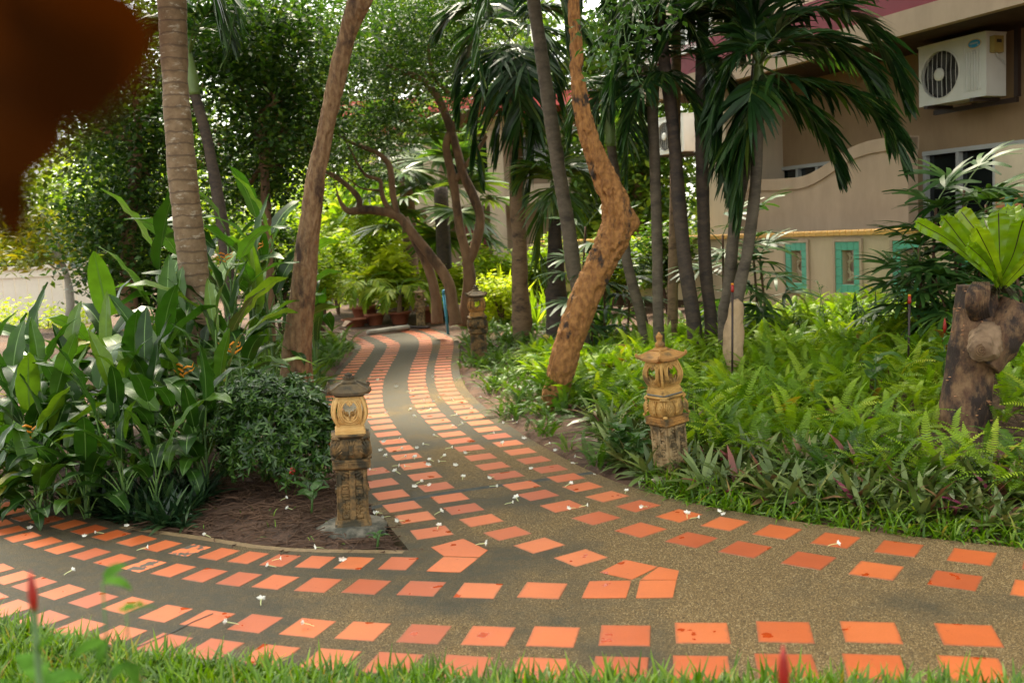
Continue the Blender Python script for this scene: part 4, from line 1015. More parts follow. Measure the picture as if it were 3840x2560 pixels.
# ------------------------------------------------------------------ air conditioners
def aircon(label, s_, z_, d_front, wdt=.91, hgt_=.65, dep=.3, hang=True):
    """s_ = far (left in view) edge; fan on the far side"""
    loc = BO + np.array([UF[0] * s_, UF[1] * s_, 0]); nv = np.array([UF[1] * -1, UF[0], 0])  # local +y
    loc = loc + nv * d_front; loc[2] = z_
    t = thing('air_conditioner', label, 'air conditioner', loc, BRZ, 'outdoor air conditioner units')
    mb = MB(); xs = -wdt                                  # local x: 0 far edge ... -wdt near edge
    fcx, fcz, fr = -.3, hgt_ * .49, .262
    # front panel with round opening
    n_ = 40; V = []; F = []
    for k in range(n_):
        a = 2 * math.pi * k / n_; V.append((fcx + fr * math.cos(a), 0, fcz + fr * math.sin(a)))
    for k in range(n_):
        a = 2 * math.pi * k / n_; c_, s__ = math.cos(a), math.sin(a)
        lims = [(-fcx) / c_ if c_ > 1e-6 else ((fcx + .62) / -c_ if c_ < -1e-6 else 9), (hgt_ - fcz) / s__ if s__ > 1e-6 else (fcz / -s__ if s__ < -1e-6 else 9)]
        q = min(lims); V.append((fcx + q * c_, 0, fcz + q * s__))
    for k in range(n_): F.append((k, k + n_, (k + 1) % n_ + n_, (k + 1) % n_))
    for k in range(n_): V.append((V[k][0], -.05, V[k][2])); 
    for k in range(n_): F.append((k, (k + 1) % n_, 2 * n_ + (k + 1) % n_, 2 * n_ + k))
    mb.add(V, F)
    fc = lambda a, b_, c, d_: mb.add([a, b_, c, d_], [(0, 1, 2, 3)])
    x1 = -.62
    # corners left over by the polar grid
    for sx, sz in ((0, 0), (0, hgt_), (x1, 0), (x1, hgt_)):
        ins = -.0004
        mb.add([(sx, ins, sz), (sx + (-.13 if sx == 0 else .13), ins, sz), (sx, ins, sz + (.13 if sz == 0 else -.13))], [(0, 1, 2)])
    fc((x1, 0, 0), (x1, 0, hgt_), (xs, 0, hgt_), (xs, 0, 0))
    fc((0, 0, 0), (0, 0, hgt_), (0, -dep, hgt_), (0, -dep, 0)); fc((xs, 0, 0), (xs, -dep, 0), (xs, -dep, hgt_), (xs, 0, hgt_))
    fc((0, 0, hgt_), (xs, 0, hgt_), (xs, -dep, hgt_), (0, -dep, hgt_)); fc((0, 0, 0), (0, -dep, 0), (xs, -dep, 0), (xs, 0, 0)); fc((0, -dep, 0), (0, -dep, hgt_), (xs, -dep, hgt_), (xs, -dep, 0))
    mb.box((xs / 2, -dep / 2 + .006, hgt_ + .009), (wdt + .016, dep + .016, .018))
    mb.box((xs - .004, -.008, hgt_ / 2), (.008, .022, hgt_ - .03))
    body = mb.build('casing', M['acwhite'], t, local=True)
    for i in range(6):
        m2 = MB(); x_ = -.665 - i * .034; m2.tube([(x_, .002, .07), (x_, .004, .09), (x_, .004, hgt_ * (.72 if i < 5 else .8)), (x_, .002, hgt_ * (.74 if i < 5 else .82))], [.004, .007, .007, .004], 6); m2.build('rib', M['acwhite'], body, True, True)
    m2 = MB(); m2.tube([(-.636, .001, .06), (-.636, .001, hgt_ - .1)], .004, 5); m2.build('seam', M['acwhite'], body, local=True)
    m2 = MB(); A = np.linspace(0, 2 * math.pi, 40); m2.tube(np.c_[fcx + fr * np.cos(A), np.full(40, .002), fcz + fr * np.sin(A)], .007, 6); m2.build('fan_ring', M['acwhite'], t, True, True)
    m2 = MB(); m2.lathe([(fr - .002, -.012), (fr - .002, 0), (.02, .001)], 40); V, F, _ = m2.arrays(); V = np.c_[V[:, 0] + fcx, V[:, 2] - .05, V[:, 1] + fcz]; mk('fan_recess', V, [f[::-1] for f in F], M['acdark'], t, False, True)
    m2 = MB()
    for i in range(4):
        a0 = i * math.pi / 2
        pts = [(fcx + r_ * math.cos(a0 + o), -.04 + y_, fcz + r_ * math.sin(a0 + o)) for r_, o, y_ in ((.05, -.3, .01), (fr * .9, -.15, .018), (fr * .9, .6, 0), (.05, .7, 0))]; m2.add(pts, [(0, 1, 2, 3)])
    m2.build('fan', M['acfin'], t, local=True)
    m2 = MB()
    for i in range(8):
        x_ = -.225 + i * .064; hz = math.sqrt(max(0, fr ** 2 - x_ ** 2)); m2.tube([(fcx + x_, .003, fcz - hz), (fcx + x_, .012, fcz), (fcx + x_, .003, fcz + hz)], .0028, 5)
    gz_ = m2.build('guard_wire', M['acwhite'], t, local=True)
    m2 = MB()
    for i in range(24):
        z2 = -.24 + i * .0209; hx = math.sqrt(max(0, fr ** 2 - z2 ** 2)); m2.tube([(fcx - hx, .0, fcz + z2), (fcx + hx, .0, fcz + z2)], .0011, 4, False)
    m2.build('guard_mesh', M['acfin'], t, local=True)
    m2 = MB(); m2.lathe([(.07, 0), (.07, .012), (.05, .017), (.01, .018)], 24); V, F, _ = m2.arrays(); mk('fan_hub', np.c_[V[:, 0] + fcx, V[:, 2] + .006, V[:, 1] + fcz], [f[::-1] for f in F], M['acwhite'], t, True, True)
    if hang:
        def disc(nm, cx, cz, rx, rz_, y_, mt, par): A = np.linspace(0, 2 * math.pi, 33)[:-1]; V = [(cx + rx * math.cos(a), y_, cz + rz_ * math.sin(a)) for a in A] + [(cx + rx * math.cos(a), 0, cz + rz_ * math.sin(a)) for a in A]; mk(nm, V, [tuple(range(31, -1, -1))] + [(i, (i + 1) % 32, (i + 1) % 32 + 32, i + 32) for i in range(32)], mt, par, False, True)
        bdg = MB(); disc('badge_rim', -.765, hgt_ - .085, .088, .05, .003, M['gold'], body); disc('badge', -.765, hgt_ - .085, .078, .041, .0045, M['blue'], body)
        m2 = MB()
        for q, (dx, hq) in enumerate(((-.05, .016), (-.036, .02), (-.02, .018), (-.005, .02), (.011, .017), (.027, .02), (.044, .016))): m2.box((-.765 - dx, .0052, hgt_ - .08), (.009, .0012, hq))
        m2.box((-.725, .0052, hgt_ - .105), (.006, .0012, .009)); m2.box((-.815, .0052, hgt_ - .103), (.016, .0012, .012)); m2.build('badge_lettering', M['alu'], body, local=True)
        m2 = MB(); m2.box((-.765, .002, hgt_ - .17), (.05, .003, .045)); m2.build('rating_plate', M['alu'], body, local=True)
        m2 = MB(); m2.box((xs - .035, -.12, hgt_ - .12), (.06, .14, .17)); bx_ = m2.build('valve_box', M['olive'], t, local=True)
        m2 = MB(); m2.box((xs - .066, -.12, hgt_ - .09), (.003, .07, .035)); m2.build('box_label', M['dsteel'], bx_, local=True)
        m2 = MB(); m2.tube(catmull([(xs - .03, -.12, hgt_ - .2), (xs - .04, -.15, hgt_ - .26), (xs - .04, -.2, hgt_ - .28), (xs - .04, -.24, hgt_ - .33)], 12), .006, 6); m2.build('cable', M['alu'], t, local=True)
    m2 = MB()
    for x_ in (-.14, xs + .14): m2.box((x_, -dep / 2, -.02), (.05, dep + .1, .035))
    m2.box((xs / 2, -dep - .05, -.05), (wdt + .2, .05, .05)); m2.box((xs / 2 - .0, -dep - .05, -.02), (.04, .04, .02))
    tops = ZS - z_ - .012
    for x_ in (.06, xs - .1): m2.box((x_, -dep - .05, (tops - .025) / 2 - .0), (.05, .05, tops + .02))
    m2.build('hanging_bracket', M['dsteel'], t, local=True)
    return t
sA, zA = FL(2111, 247, -.73)
aircon('white air conditioner with round fan and blue oval badge under the eave', sA, zA, -.73)
sB, zB = FL(1508, 358, -1.9)
aircon('distant air conditioner half hidden between the palm trunks', sB, zB, -1.9, hang=False)

# ------------------------------------------------------------------ far house and white boundary fence
hY = 27.0
p0 = P(862, 640, hY); hx0 = p0[0]; hx1 = P(1330, 640, hY)[0]
fh = thing('far_house', 'cream house with red roof edge and maroon brick panels beyond the garden', 'house', (hx0, hY, 0))
zt = P(1000, 275, hY)[2]
mb = MB(); mb.box(((hx0 + hx1) / 2 + .4, hY + 3.5, zt / 2), (hx1 - hx0 - .8, 5, zt)); wl = mb.build('wall', M['pinkstucco'], fh)
mb = MB(); mb.box(((hx0 + hx1) / 2, hY + 2.5, zt + .17), (hx1 - hx0 + 2.0, 8.5, .34)); mb.build('roof', M['redroof'], fh)
for x_ in (866, 1005, 1150, 1297):
    q = P(x_, 600, hY); mb = MB(); mb.box((q[0], hY + .0, zt / 2), (.42, .42, zt)); mb.box((q[0], hY, zt - .2), (.6, .6, .3)); mb.build('column', M['stucco_l'], fh)
mb = MB(); mb.box(((hx0 + hx1) / 2, hY, zt * .55), (hx1 - hx0, .3, .5)); mb.build('balcony_beam', M['stucco_l'], fh)
for a, b_ in ((885, 990), (1020, 1135)):
    q0, q1 = P(a, 560, hY), P(b_, 560, hY); zz = q0[2]
    for j in range(9):
        for i in range(int((q1[0] - q0[0]) / .32)):
            mb = None
            if i < (8 - j) * .35: continue
            o = None
            if not hasattr(fh, '_b'): pass
            if 'BRK' not in globals():
                bb = MB(); bb.box((0, 0, 0), (.3, .1, .13)); BRK = mesh_np('brick', bb.arrays()[0], bb.arrays()[1]); BRK.materials.append(M['brickred'])
            put('brick', BRK, fh, (q0[0] + i * .32 + (j % 2) * .16 - hx0, .55, zz + j * .145 - .6))
for x_ in (930, 1080, 1220):
    q = P(x_, 420, hY); mb = MB(); mb.box((q[0], hY + .99, zt * .78), (1.1, .08, 1.2)); wn = mb.build('window', M['whitepaint'], fh); mb = MB(); mb.box((q[0], hY + .96, zt * .78), (.95, .06, 1.05)); mb.build('pane', M['glass'], wn)
fY = 19.0
fn = thing('boundary_fence', 'bright white boundary fence with wooden top rail behind the hedge at left', 'fence', P(60, 668, fY) * np.array([1, 1, 0]))
za, zb_ = P(60, 690, fY)[2], P(60, 618, fY)[2]
bw = .23; bbm = MB(); bbm.box((0, 0, (zb_) / 2), (bw - .012, .03, zb_)); bme = mesh_np('board', bbm.arrays()[0], bbm.arrays()[1]); bme.materials.append(M['fence'])
xs_ = np.arange(P(-260, 640, fY)[0], P(188, 640, fY)[0], bw)
for x_ in xs_: put('board', bme, fn, (x_ - fn.location.x, 0, .0))
mb = MB(); mb.box(((xs_[0] + xs_[-1]) / 2, fY - .03, zb_ + .03), (xs_[-1] - xs_[0] + .3, .12, .06)); mb.box(((xs_[0] + xs_[-1]) / 2, fY - .03, zb_ - .12), (xs_[-1] - xs_[0] + .3, .05, .07)); mb.build('rail', M['fence'], fn)
for x_ in (xs_[0] - .1, xs_[len(xs_) // 2] - .115, xs_[-1] + .17): mb = MB(); mb.box((x_, fY, zb_ / 2 + .05), (.1, .1, zb_ + .1)); mb.build('post', M['fence'], fn)

# ================================================================== PALMS
def palm(name, label, line, Y, tmat, crown_c=None, fronds=(), nrand=0, seed=0, L=1.5, leafL=.45, wid=.034, group='slender palms beside the building', shaft=True, fmat=None, spacing=.075, az0=None, nl=42, droop=2.3, rdepth=.05, base_z=None):
    pts, rad = pxline(line, Y)
    b_ = pts[0]; t = thing(name, label, 'palm', (b_[0], b_[1], gz(b_[0], b_[1]) if base_z is None else base_z), 0, group)
    pts = [np.array([b_[0] + (b_[0] - pts[1][0]) * .15, b_[1], gz(b_[0], b_[1]) - .06])] + list(pts); rad = [rad[0] * 1.12] + list(rad)
    pts[1] = np.array([pts[1][0], pts[1][1], max(pts[1][2], pts[0][2] + .05)])
    ring_trunk(pts, rad, tmat, t, seed=seed, spacing=spacing, depth=rdepth)
    c = np.array(crown_c if crown_c is not None else pts[-1]); r = np.random.default_rng(seed)
    if shaft:
        d = unit(c - pts[-1]) if np.linalg.norm(c - pts[-1]) > .05 else np.array([0, 0, 1.0]); q = pts[-1]
        V, F = tube(catmull([q - d * .02, q + d * .2, c + d * .05], 12), interp([rad[-1] * 1.15, rad[-1] * 1.25, rad[-1] * .7], 12), 14); mk('crownshaft', V, F, M['crownshaft'], t, True)
    fm = [fmat or M['palm'], M['rachis']]
    for i, ctl in enumerate(fronds): frond_obj('frond', t, [c] + [np.array(q) for q in ctl], fm, n=nl, L=leafL, wid=wid, seed=seed * 50 + i)
    for i in range(nrand):
        az = (az0 if az0 is not None else 0) + i * 2.4 + r.uniform(-.3, .3); el = r.uniform(.25, 1.15); Lf = L * r.uniform(.85, 1.15)
        frond_obj('frond', t, arch(c, az, el, Lf, droop * r.uniform(.75, 1.15)), fm, n=nl, L=leafL * r.uniform(.85, 1.1), wid=wid, seed=seed * 50 + 20 + i)
    return t
def fp(L, Y): return [P(x, y, Y + (dy[0] if dy else 0)) for x, y, *dy in L]
Yp = 9.6
# big palm by the eave with the arching fronds (its two stems stand at the rock)
palm('manila_palm', 'palm stem nearest the air conditioner side, its fronds arching over the patio', [(1690, 712, 30), (1703, 640, 28), (1718, 570, 27), (1734, 440, 26), (1740, 330, 25), (1742, 250, 25)], 9.3, M['palm_grey'], P(1742, 150, 9.3), fronds=[
    fp([(1790, 70), (1880, 20), (1975, 45), (2045, 130), (2080, 230)], 9.1), fp([(1800, 175), (1890, 195), (1975, 225), (2045, 290), (2075, 370)], 9.0),
    fp([(1725, 215), (1712, 300), (1704, 400), (1700, 500)], 9.0), fp([(1715, 110), (1675, 160), (1650, 240), (1645, 320)], 9.1), fp([(1760, 60), (1820, -30), (1900, -60), (1990, -20)], 9.6),
    fp([(1770, 130), (1850, 105), (1950, 130), (2020, 215), (2040, 330)], 9.9), fp([(1700, 60), (1640, 20), (1570, 40), (1520, 110)], 9.4), fp([(1770, 190), (1840, 240), (1900, 310), (1925, 400)], 9.2), fp([(1735, 60), (1750, -40), (1800, -120)], 9.4), fp([(1690, 150), (1660, 230), (1655, 330), (1665, 420)], 9.3), fp([(1790, 100), (1880, 90), (1960, 130), (2010, 190)], 8.9), fp([(1720, 240), (1690, 330), (1685, 430)], 9.3)], seed=3, leafL=.58, wid=.05, nl=58)
palm('manila_palm', 'palm stem with a full crown leaning left beside the standing rock', [(1664, 722, 30), (1672, 668, 29), (1690, 500, 28), (1712, 380, 26), (1735, 200, 25), (1746, 60, 24), (1750, -60, 23)], 9.5, M['palm_grey'], P(1752, -130, 9.5), nrand=7, seed=5, az0=.4, leafL=.46, wid=.038, L=1.3)
palm('manila_palm', 'dark straight palm stem just left of the beige corner pillar', [(1632, 728, 30), (1620, 610, 29), (1614, 430, 29), (1610, 234, 28), (1614, 60, 27), (1616, -60, 26)], 9.9, M['palm_dark'], P(1618, -130, 9.9), nrand=6, seed=7, az0=2.0, L=1.3, fronds=[fp([(1660, -60), (1690, 40), (1700, 120)], 9.6), fp([(1560, -40), (1500, 30), (1470, 130)], 9.6)])
palm('manila_palm', 'dark palm stem slanting left in front of the far air conditioner', [(1592, 728, 34), (1571, 586, 32), (1557, 430, 31), (1544, 273, 29), (1528, 156, 28), (1515, 40, 26)], 9.8, M['palm_dark'], P(1505, -60, 9.8), nrand=5, seed=9, az0=1.0, L=1.3, fronds=[fp([(1540, 10), (1590, 60), (1620, 140), (1625, 200)], 9.5), fp([(1470, 0), (1430, 60), (1415, 160), (1412, 260)], 9.6)])
palm('manila_palm', 'thin palm stem crossing behind the slanting dark one', [(1545, 725, 24), (1549, 470, 23), (1553, 195, 22), (1552, 0, 22), (1551, -60, 20)], 10.6, M['palm_brown'], P(1551, -140, 10.6), nrand=6, seed=11, L=1.3)
palm('manila_palm', 'grey palm stem with a low drooping crown left of the far air conditioner', [(1512, 728, 25), (1509, 547, 25), (1503, 350, 25), (1498, 240, 25)], 10.0, M['palm_grey'], P(1500, 165, 10.0), fronds=[
    fp([(1560, 120), (1620, 130), (1665, 180), (1680, 240)], 9.7), fp([(1540, 70), (1590, 20), (1650, 10), (1700, 60)], 9.8), fp([(1450, 130), (1410, 190), (1390, 280), (1385, 350)], 9.7), fp([(1470, 90), (1420, 70), (1370, 110)], 10.2), fp([(1480, 190), (1450, 260), (1430, 340)], 9.6), fp([(1530, 170), (1580, 220), (1605, 290)], 9.7), fp([(1500, 90), (1510, 20), (1560, -50)], 10.3)], seed=13, leafL=.42, wid=.034)
palm('manila_palm', 'slim palm stem behind the bent tree elbow', [(1476, 742, 26), (1442, 609, 23), (1434, 547, 22), (1415, 410, 21), (1403, 332, 20)], 10.4, M['palm_grey'], P(1398, 250, 10.4), fronds=[
    fp([(1440, 200), (1470, 260), (1480, 340)], 10.2), fp([(1380, 210), (1370, 290), (1372, 380)], 10.1), fp([(1420, 180), (1440, 300), (1442, 420)], 10.0), fp([(1360, 200), (1325, 240), (1310, 320)], 10.4), fp([(1410, 180), (1470, 150), (1520, 190)], 10.6)], nrand=2, seed=15, leafL=.42, wid=.03)
palm('manila_palm', 'tall ringed palm trunk leaning left, just left of the bent tree', [(1330, 668, 36), (1318, 620, 35), (1305, 520, 33), (1285, 400, 32), (1262, 250, 31), (1240, 100, 30), (1225, 0, 29), (1214, -80, 27)], 10.8, M['palm_grey'], P(1206, -160, 10.8), nrand=4, seed=17, L=1.6, az0=.8, rdepth=.1, spacing=.11, fronds=[
    fp([(1160, -110), (1120, -20), (1100, 90), (1105, 200)], 10.4), fp([(1250, -110), (1290, -10), (1300, 100)], 10.6)])
palm('coconut_palm', 'brown ringed palm trunk beyond the forked tree with fronds hanging low', [(1197, 702, 44), (1194, 640, 37), (1193, 550, 34), (1188, 470, 34), (1184, 300, 32), (1178, 180, 32)], 13.5, M['palm_brown'], P(1172, 90, 13.5), fronds=[
    fp([(1130, 50), (1085, 90), (1060, 170), (1055, 260)], 13.0), fp([(1220, 60), (1260, 110), (1275, 200), (1270, 300)], 13.0), fp([(1140, 120), (1110, 190), (1095, 300), (1100, 400)], 12.8), fp([(1200, 130), (1225, 230), (1225, 350), (1215, 440)], 12.7), fp([(1165, 150), (1150, 250), (1145, 350)], 12.8),
    fp([(1120, 20), (1060, 20), (1010, 70)], 13.5), fp([(1230, 20), (1300, 30), (1350, 100)], 13.5), fp([(1180, 20), (1190, -40), (1230, -90)], 13.6), fp([(1185, 160), (1195, 270), (1185, 380)], 12.6)], seed=19, leafL=.72, wid=.05, nl=50, shaft=False, group=None)
palm('bottle_palm', 'young palm with swollen dark base and yellow-green crownshaft', [(1278, 690, 50), (1276, 640, 46), (1275, 560, 34), (1274, 500, 26)], 12.6, M['palm_dark'], P(1274, 425, 12.6), fronds=[
    fp([(1255, 395), (1225, 385), (1195, 420)], 12.4), fp([(1295, 395), (1330, 390), (1355, 430)], 12.5), fp([(1260, 440), (1245, 500), (1240, 570), (1245, 630)], 12.3), fp([(1290, 440), (1305, 500), (1312, 580)], 12.3), fp([(1270, 380), (1255, 330), (1220, 300)], 12.8), fp([(1282, 380), (1300, 320), (1335, 300)], 12.8)], seed=21, leafL=.55, wid=.04, nl=40, group=None, fmat=M['palml'])
palm('royal_palm', 'stout grey ringed palm trunk rising out of the heliconia at left', [(466, 800, 70), (456, 720, 66), (446, 650, 65), (438, 560, 66), (428, 480, 68), (419, 400, 65), (410, 300, 61), (403, 200, 58), (399, 100, 60), (394, 0, 63), (390, -120, 60)], 7.9, M['ringed'], P(386, -260, 7.9), nrand=5, seed=23, L=1.7, az0=1.2, leafL=.5, group=None, spacing=.09, rdepth=.06, fronds=[fp([(440, -200), (480, -60), (500, 60)], 7.6)])
palm('royal_palm', 'slim dark palm leaning left behind the stout grey trunk', [(520, 600, 30), (505, 480, 27), (482, 350, 25), (460, 260, 24), (446, 215, 23)], 12.0, M['palm_dark'], P(433, 130, 12.0), fronds=[
    fp([(470, 40), (510, 30), (535, 110)], 11.8), fp([(460, -10), (500, -30), (540, 20), (520, 130)], 11.6), fp([(395, 60), (350, 60), (320, 130)], 11.8), fp([(400, 20), (370, -40), (320, -40)], 12.2), fp([(440, 30), (450, -60), (480, -120)], 12.2)], seed=25, leafL=.5, group=None)
# fan palms in the middle distance
def fan_tpl(nseg, L, spread, wid, droop, seed, tipcut=False):
    r = np.random.default_rng(seed); a = np.linspace(-spread, spread, nseg) + r.normal(0, .03, nseg)
    D = np.stack([np.sin(a), np.cos(a), r.normal(.12, .05, nseg)], 1); D = unit(D)
    W = unit(np.stack([np.cos(a), -np.sin(a), r.normal(0, .25, nseg)], 1))
    LL = L * (1 - .18 * (np.abs(a) / spread) ** 2) * r.uniform(.93, 1.05, nseg)
    V, F = strips(np.zeros((nseg, 3)), D, W, LL, np.full(nseg, droop) * r.uniform(.7, 1.3, nseg), np.array([.25, .95, 1.0, .85 if tipcut else .6, .35 if tipcut else .05]) * wid, nseg=4)
    return V, F
def fan_mesh(name, mat_, *a):
    V, F = fan_tpl(*a); me = mesh_np(name, V, F); me.materials.append(mat_); return me
def fan_plant(name, label, cat, base, stems, mesh_list, leafs, stem_mat, seed, petiole=.25, group=None, scale=1.0):
    """stems: [(top point, radius)], leafs per stem"""
    r = np.random.default_rng(seed); t = thing(name, label, cat, base, 0, group)
    for tp_, rad_, zmin in stems:
        tp_ = np.array(tp_); b_ = np.array([tp_[0] + r.normal(0, .05), tp_[1] + r.normal(0, .05), base[2] - .03])
        V, F = tube(catmull([b_, (b_ + tp_) / 2 + r.normal(0, .03, 3), tp_], 14), np.linspace(rad_ * 1.15, rad_, 14), 8); st = mk('stem', V, F, stem_mat, t, True)
        for i in range(leafs):
            f = 1 - i / leafs * (1 - zmin); az = i * 2.39 + r.uniform(-.4, .4); el = .95 - 1.15 * (i / leafs) + r.uniform(-.2, .2)
            c = b_ + (tp_ - b_) * f; d = np.array([math.cos(az) * math.cos(el), math.sin(az) * math.cos(el), math.sin(el)]); e = c + d * petiole * r.uniform(.7, 1.3)
            V, F = tube([c, (c + e) / 2 + [0, 0, .01], e], [.006 * scale, .005 * scale, .004 * scale], 5)
            lf = put('leaf', mesh_list[int(r.integers(len(mesh_list)))], t, tuple(e - np.array(t.location)), None, scale * r.uniform(.85, 1.15))
            lf.rotation_euler = Euler((el - .35 + r.uniform(-.2, .2), r.uniform(-.25, .25), az - math.pi / 2), 'XYZ')
            mk('petiole', V, F, M['rachis'], t)
    return t
RH = [fan_mesh('leaf', M['rhapis'], 9, .34, 1.45, .036, .9, 100 + i, True) for i in range(4)]
FANB = [fan_mesh('leaf', M['palml'], 26, .7, 2.0, .08, .7, 200 + i) for i in range(3)]
def stems_at(L): return [(P(x, y, Y), rad_, zm) for x, y, Y, rad_, zm in L]
bs = P(2200, 720, 8.9); bz = gz(bs[0], bs[1])
fan_plant('lady_palm', 'dense clump of lady palm with fingered leaves in front of the beige wall', 'palm', (bs[0], bs[1], bz), stems_at([(2215, 430, 8.7, .012, .35), (2150, 470, 8.6, .012, .3), (2265, 470, 8.9, .012, .3), (2110, 570, 8.5, .011, .2), (2190, 560, 8.4, .011, .2), (2245, 590, 8.5, .011, .2), (2150, 640, 8.3, .010, .2), (2085, 640, 8.7, .01, .25)]), RH, 11, M['twig'], 41, .2, scale=1.15)
bs = P(2345, 700, 8.2); fan_plant('lady_palm', 'lady palm at the right edge behind the nest fern', 'palm', (bs[0], bs[1], gz(bs[0], bs[1])), stems_at([(2340, 520, 8.2, .011, .3), (2390, 480, 8.3, .011, .3), (2330, 620, 8.0, .011, .3)]), RH, 9, M['twig'], 43, .18, scale=1.15)
bs = P(1690, 715, 10.4); fan_plant('lady_palm', 'dark lady palm clump in the shade behind the palm stems', 'palm', (bs[0], bs[1], gz(bs[0], bs[1])), stems_at([(1660, 540, 10.3, .012, .25), (1725, 520, 10.5, .012, .25), (1690, 600, 10.2, .012, .2), (1745, 590, 10.4, .012, .2)]), RH, 8, M['twig'], 45, .2, scale=1.05)
bs = P(1370, 690, 11.2); fan_plant('lady_palm', 'lady palm clump behind the elbow of the bent tree', 'palm', (bs[0], bs[1], gz(bs[0], bs[1])), stems_at([(1345, 520, 11.2, .012, .2), (1390, 560, 11.4, .012, .2), (1340, 610, 11.0, .012, .2), (1440, 590, 11.5, .012, .2)]), RH, 8, M['twig'], 47, .2, scale=1.15)
bs = P(1008, 690, 18.5); fan_plant('fan_palm', 'fan palm with dark fibrous trunk and wide pleated leaves behind the forked tree', 'palm', (bs[0], bs[1], gz(bs[0], bs[1])), [(P(1012, 430, 18.5), .13, .62)], FANB, 15, M['palm_dark'], 51, .75, scale=1.25)
bs = P(935, 690, 20.5); fan_plant('fan_palm', 'fan palm left of the far column with yellowing skirt', 'palm', (bs[0], bs[1], gz(bs[0], bs[1])), [(P(925, 330, 20.5), .14, .7)], FANB, 14, M['palm_brown'], 53, .8, scale=1.5)

# ================================================================== HELICONIA AND OTHER BED PLANTS
def hel_leaf(seed, e0, bend, wr=.205, pet=.34, twist=0.0, fold=.12, nl=11, ragged=0.0, mats=None, nm='leaf'):
    r = np.random.default_rng(seed); t = np.linspace(0, 1, 40); th = R(e0) - R(bend) * t ** 1.6
    y = np.cumsum(np.cos(th)) / 40; z = np.cumsum(np.sin(th)) / 40; c = np.c_[np.zeros(40), y, z]
    mb = MB(); k = int(pet * 39); mb.tube(c[:k + 2:3], np.linspace(.011, .006, len(c[:k + 2:3])), 5, m=1)
    V = []; F = []; Mi = []
    q = np.linspace(0, 1, nl)
    for j, s_ in enumerate(q):
        i = min(39, int(k + s_ * (39 - k))); w_ = wr * .5 * (math.sin(math.pi * min(1, (s_ * .93 + .035)) ** .8) ** .75) * (1 if j not in (0, nl - 1) else .12)
        T = np.array([0, math.cos(th[i]), math.sin(th[i])]); Nn = np.array([0, -math.sin(th[i]), math.cos(th[i])]); tw = twist * s_; X = np.array([math.cos(tw), 0, 0]) + Nn * math.sin(tw)
        wv = .012 * math.sin(j * 1.7 + seed)
        for u in (-1, -.5, -.05, .05, .5, 1):
            V.append(c[i] + X * (u * w_) + Nn * (abs(u) * w_ * fold + (u * u) * (wv + r.normal(0, .006)) - (0 if abs(u) > .06 else .003)))
    for j in range(nl - 1):
        for u in range(5):
            F.append((j * 6 + u, j * 6 + u + 1, j * 6 + 7 + u, j * 6 + 6 + u)); Mi.append(1 if u == 2 else 0)
    n0 = mb.n; Vt, Ft, Mt = mb.arrays()
    V = np.vstack([Vt, np.array(V)]); F = list(Ft) + [tuple(i + n0 for i in f) for f in F]
    me = mesh_np(nm, V, F, list(Mt) + Mi, True)
    for m_ in (mats or [M['helic'], M['midrib']]): me.materials.append(m_)
    return me
HL = [hel_leaf(1, 84, 40), hel_leaf(2, 76, 85, .21), hel_leaf(3, 70, 110, .19, .36), hel_leaf(4, 84, 25, .16, .3, .5, .35), hel_leaf(5, 66, 130, .21, .4), hel_leaf(6, 72, 95, .21, .34, -.4), hel_leaf(7, 62, 60, .2, .3, .6, .25), hel_leaf(8, 60, 150, .2, .42)]
HLY = hel_leaf(9, 78, 105, .28, mats=[M['yellowgreen'], M['midrib']])
HFL = None; LB = []
def bract_mesh():
    mb = MB(); mb.tube([(0, 0, 0), (0, .01, .25), (0, .03, .42)], [.006, .006, .005], 6, m=1)
    for i in range(5):
        s_ = 1 if i % 2 else -1; z = .36 + i * .028
        mb.tube([(0, .02, z), (s_ * .05, .03, z + .025), (s_ * .11, .035, z + .05 - .01 * i), (s_ * .14, .035, z + .075)], [.009, .013, .007, .001], 6)
    me = mesh_np('flower', *mb.arrays()); me.materials.append(M['orange_bract']); me.materials.append(M['helstem']); return me
HFL = bract_mesh()
rh = np.random.default_rng(77)
def heliconia(x, y, hstem, nleaf, lscale, label, az=None, flower=False, up=0.0):
    z = gz(x, y); sx_ = 1176 + x / y * FPX / S
    if label in LB: label = label + (' in orange flower' if flower else '') + (', below the white fence' if sx_ < 170 else ', left of the stout palm' if sx_ < 380 else ', in front of the stout palm' if sx_ < 500 else ', beside the round shrub' if y < 8.4 else ', by the leaning trunk')
    t = thing('heliconia_plant', label, 'plant', (x, y, z), 0, 'heliconia plants in the left bed')
    a0 = rh.uniform(0, math.pi) if az is None else az; lean = rh.normal(0, .05, 2) * hstem
    top = np.array([lean[0], lean[1], hstem]); V, F = tube(catmull([(0, 0, -.04), tuple(top * .5 + [lean[0] * -.2, 0, 0]), tuple(top)], 10), np.linspace(.017, .008, 10) * (lscale / .8), 7); mk('stem', V, F, M['helstem'], t, True, True)
    for i in range(nleaf):
        f = .18 + .82 * (i / max(1, nleaf - 1)); a = a0 + (math.pi if i % 2 else 0) + rh.normal(0, .45)
        me = HL[int(rh.choice([0, 1, 3, 6]))] if i >= nleaf - 2 or rh.random() < up else HL[int(rh.choice([1, 2, 4, 5, 7]))]
        if rh.random() < .012 and i < nleaf - 2: me = HLY
        s_ = lscale * rh.uniform(.8, 1.15) * (.85 + .15 * f)
        put('leaf', me, t, tuple(top * f), (rh.normal(0, .12), rh.normal(0, .12), a), (s_ * rh.uniform(.9, 1.1), s_, s_))
    if flower: put('flower', HFL, t, tuple(top * .95), (rh.normal(.2, .2), 0, rh.uniform(0, 6.3)), .62)
    return t
spots = []
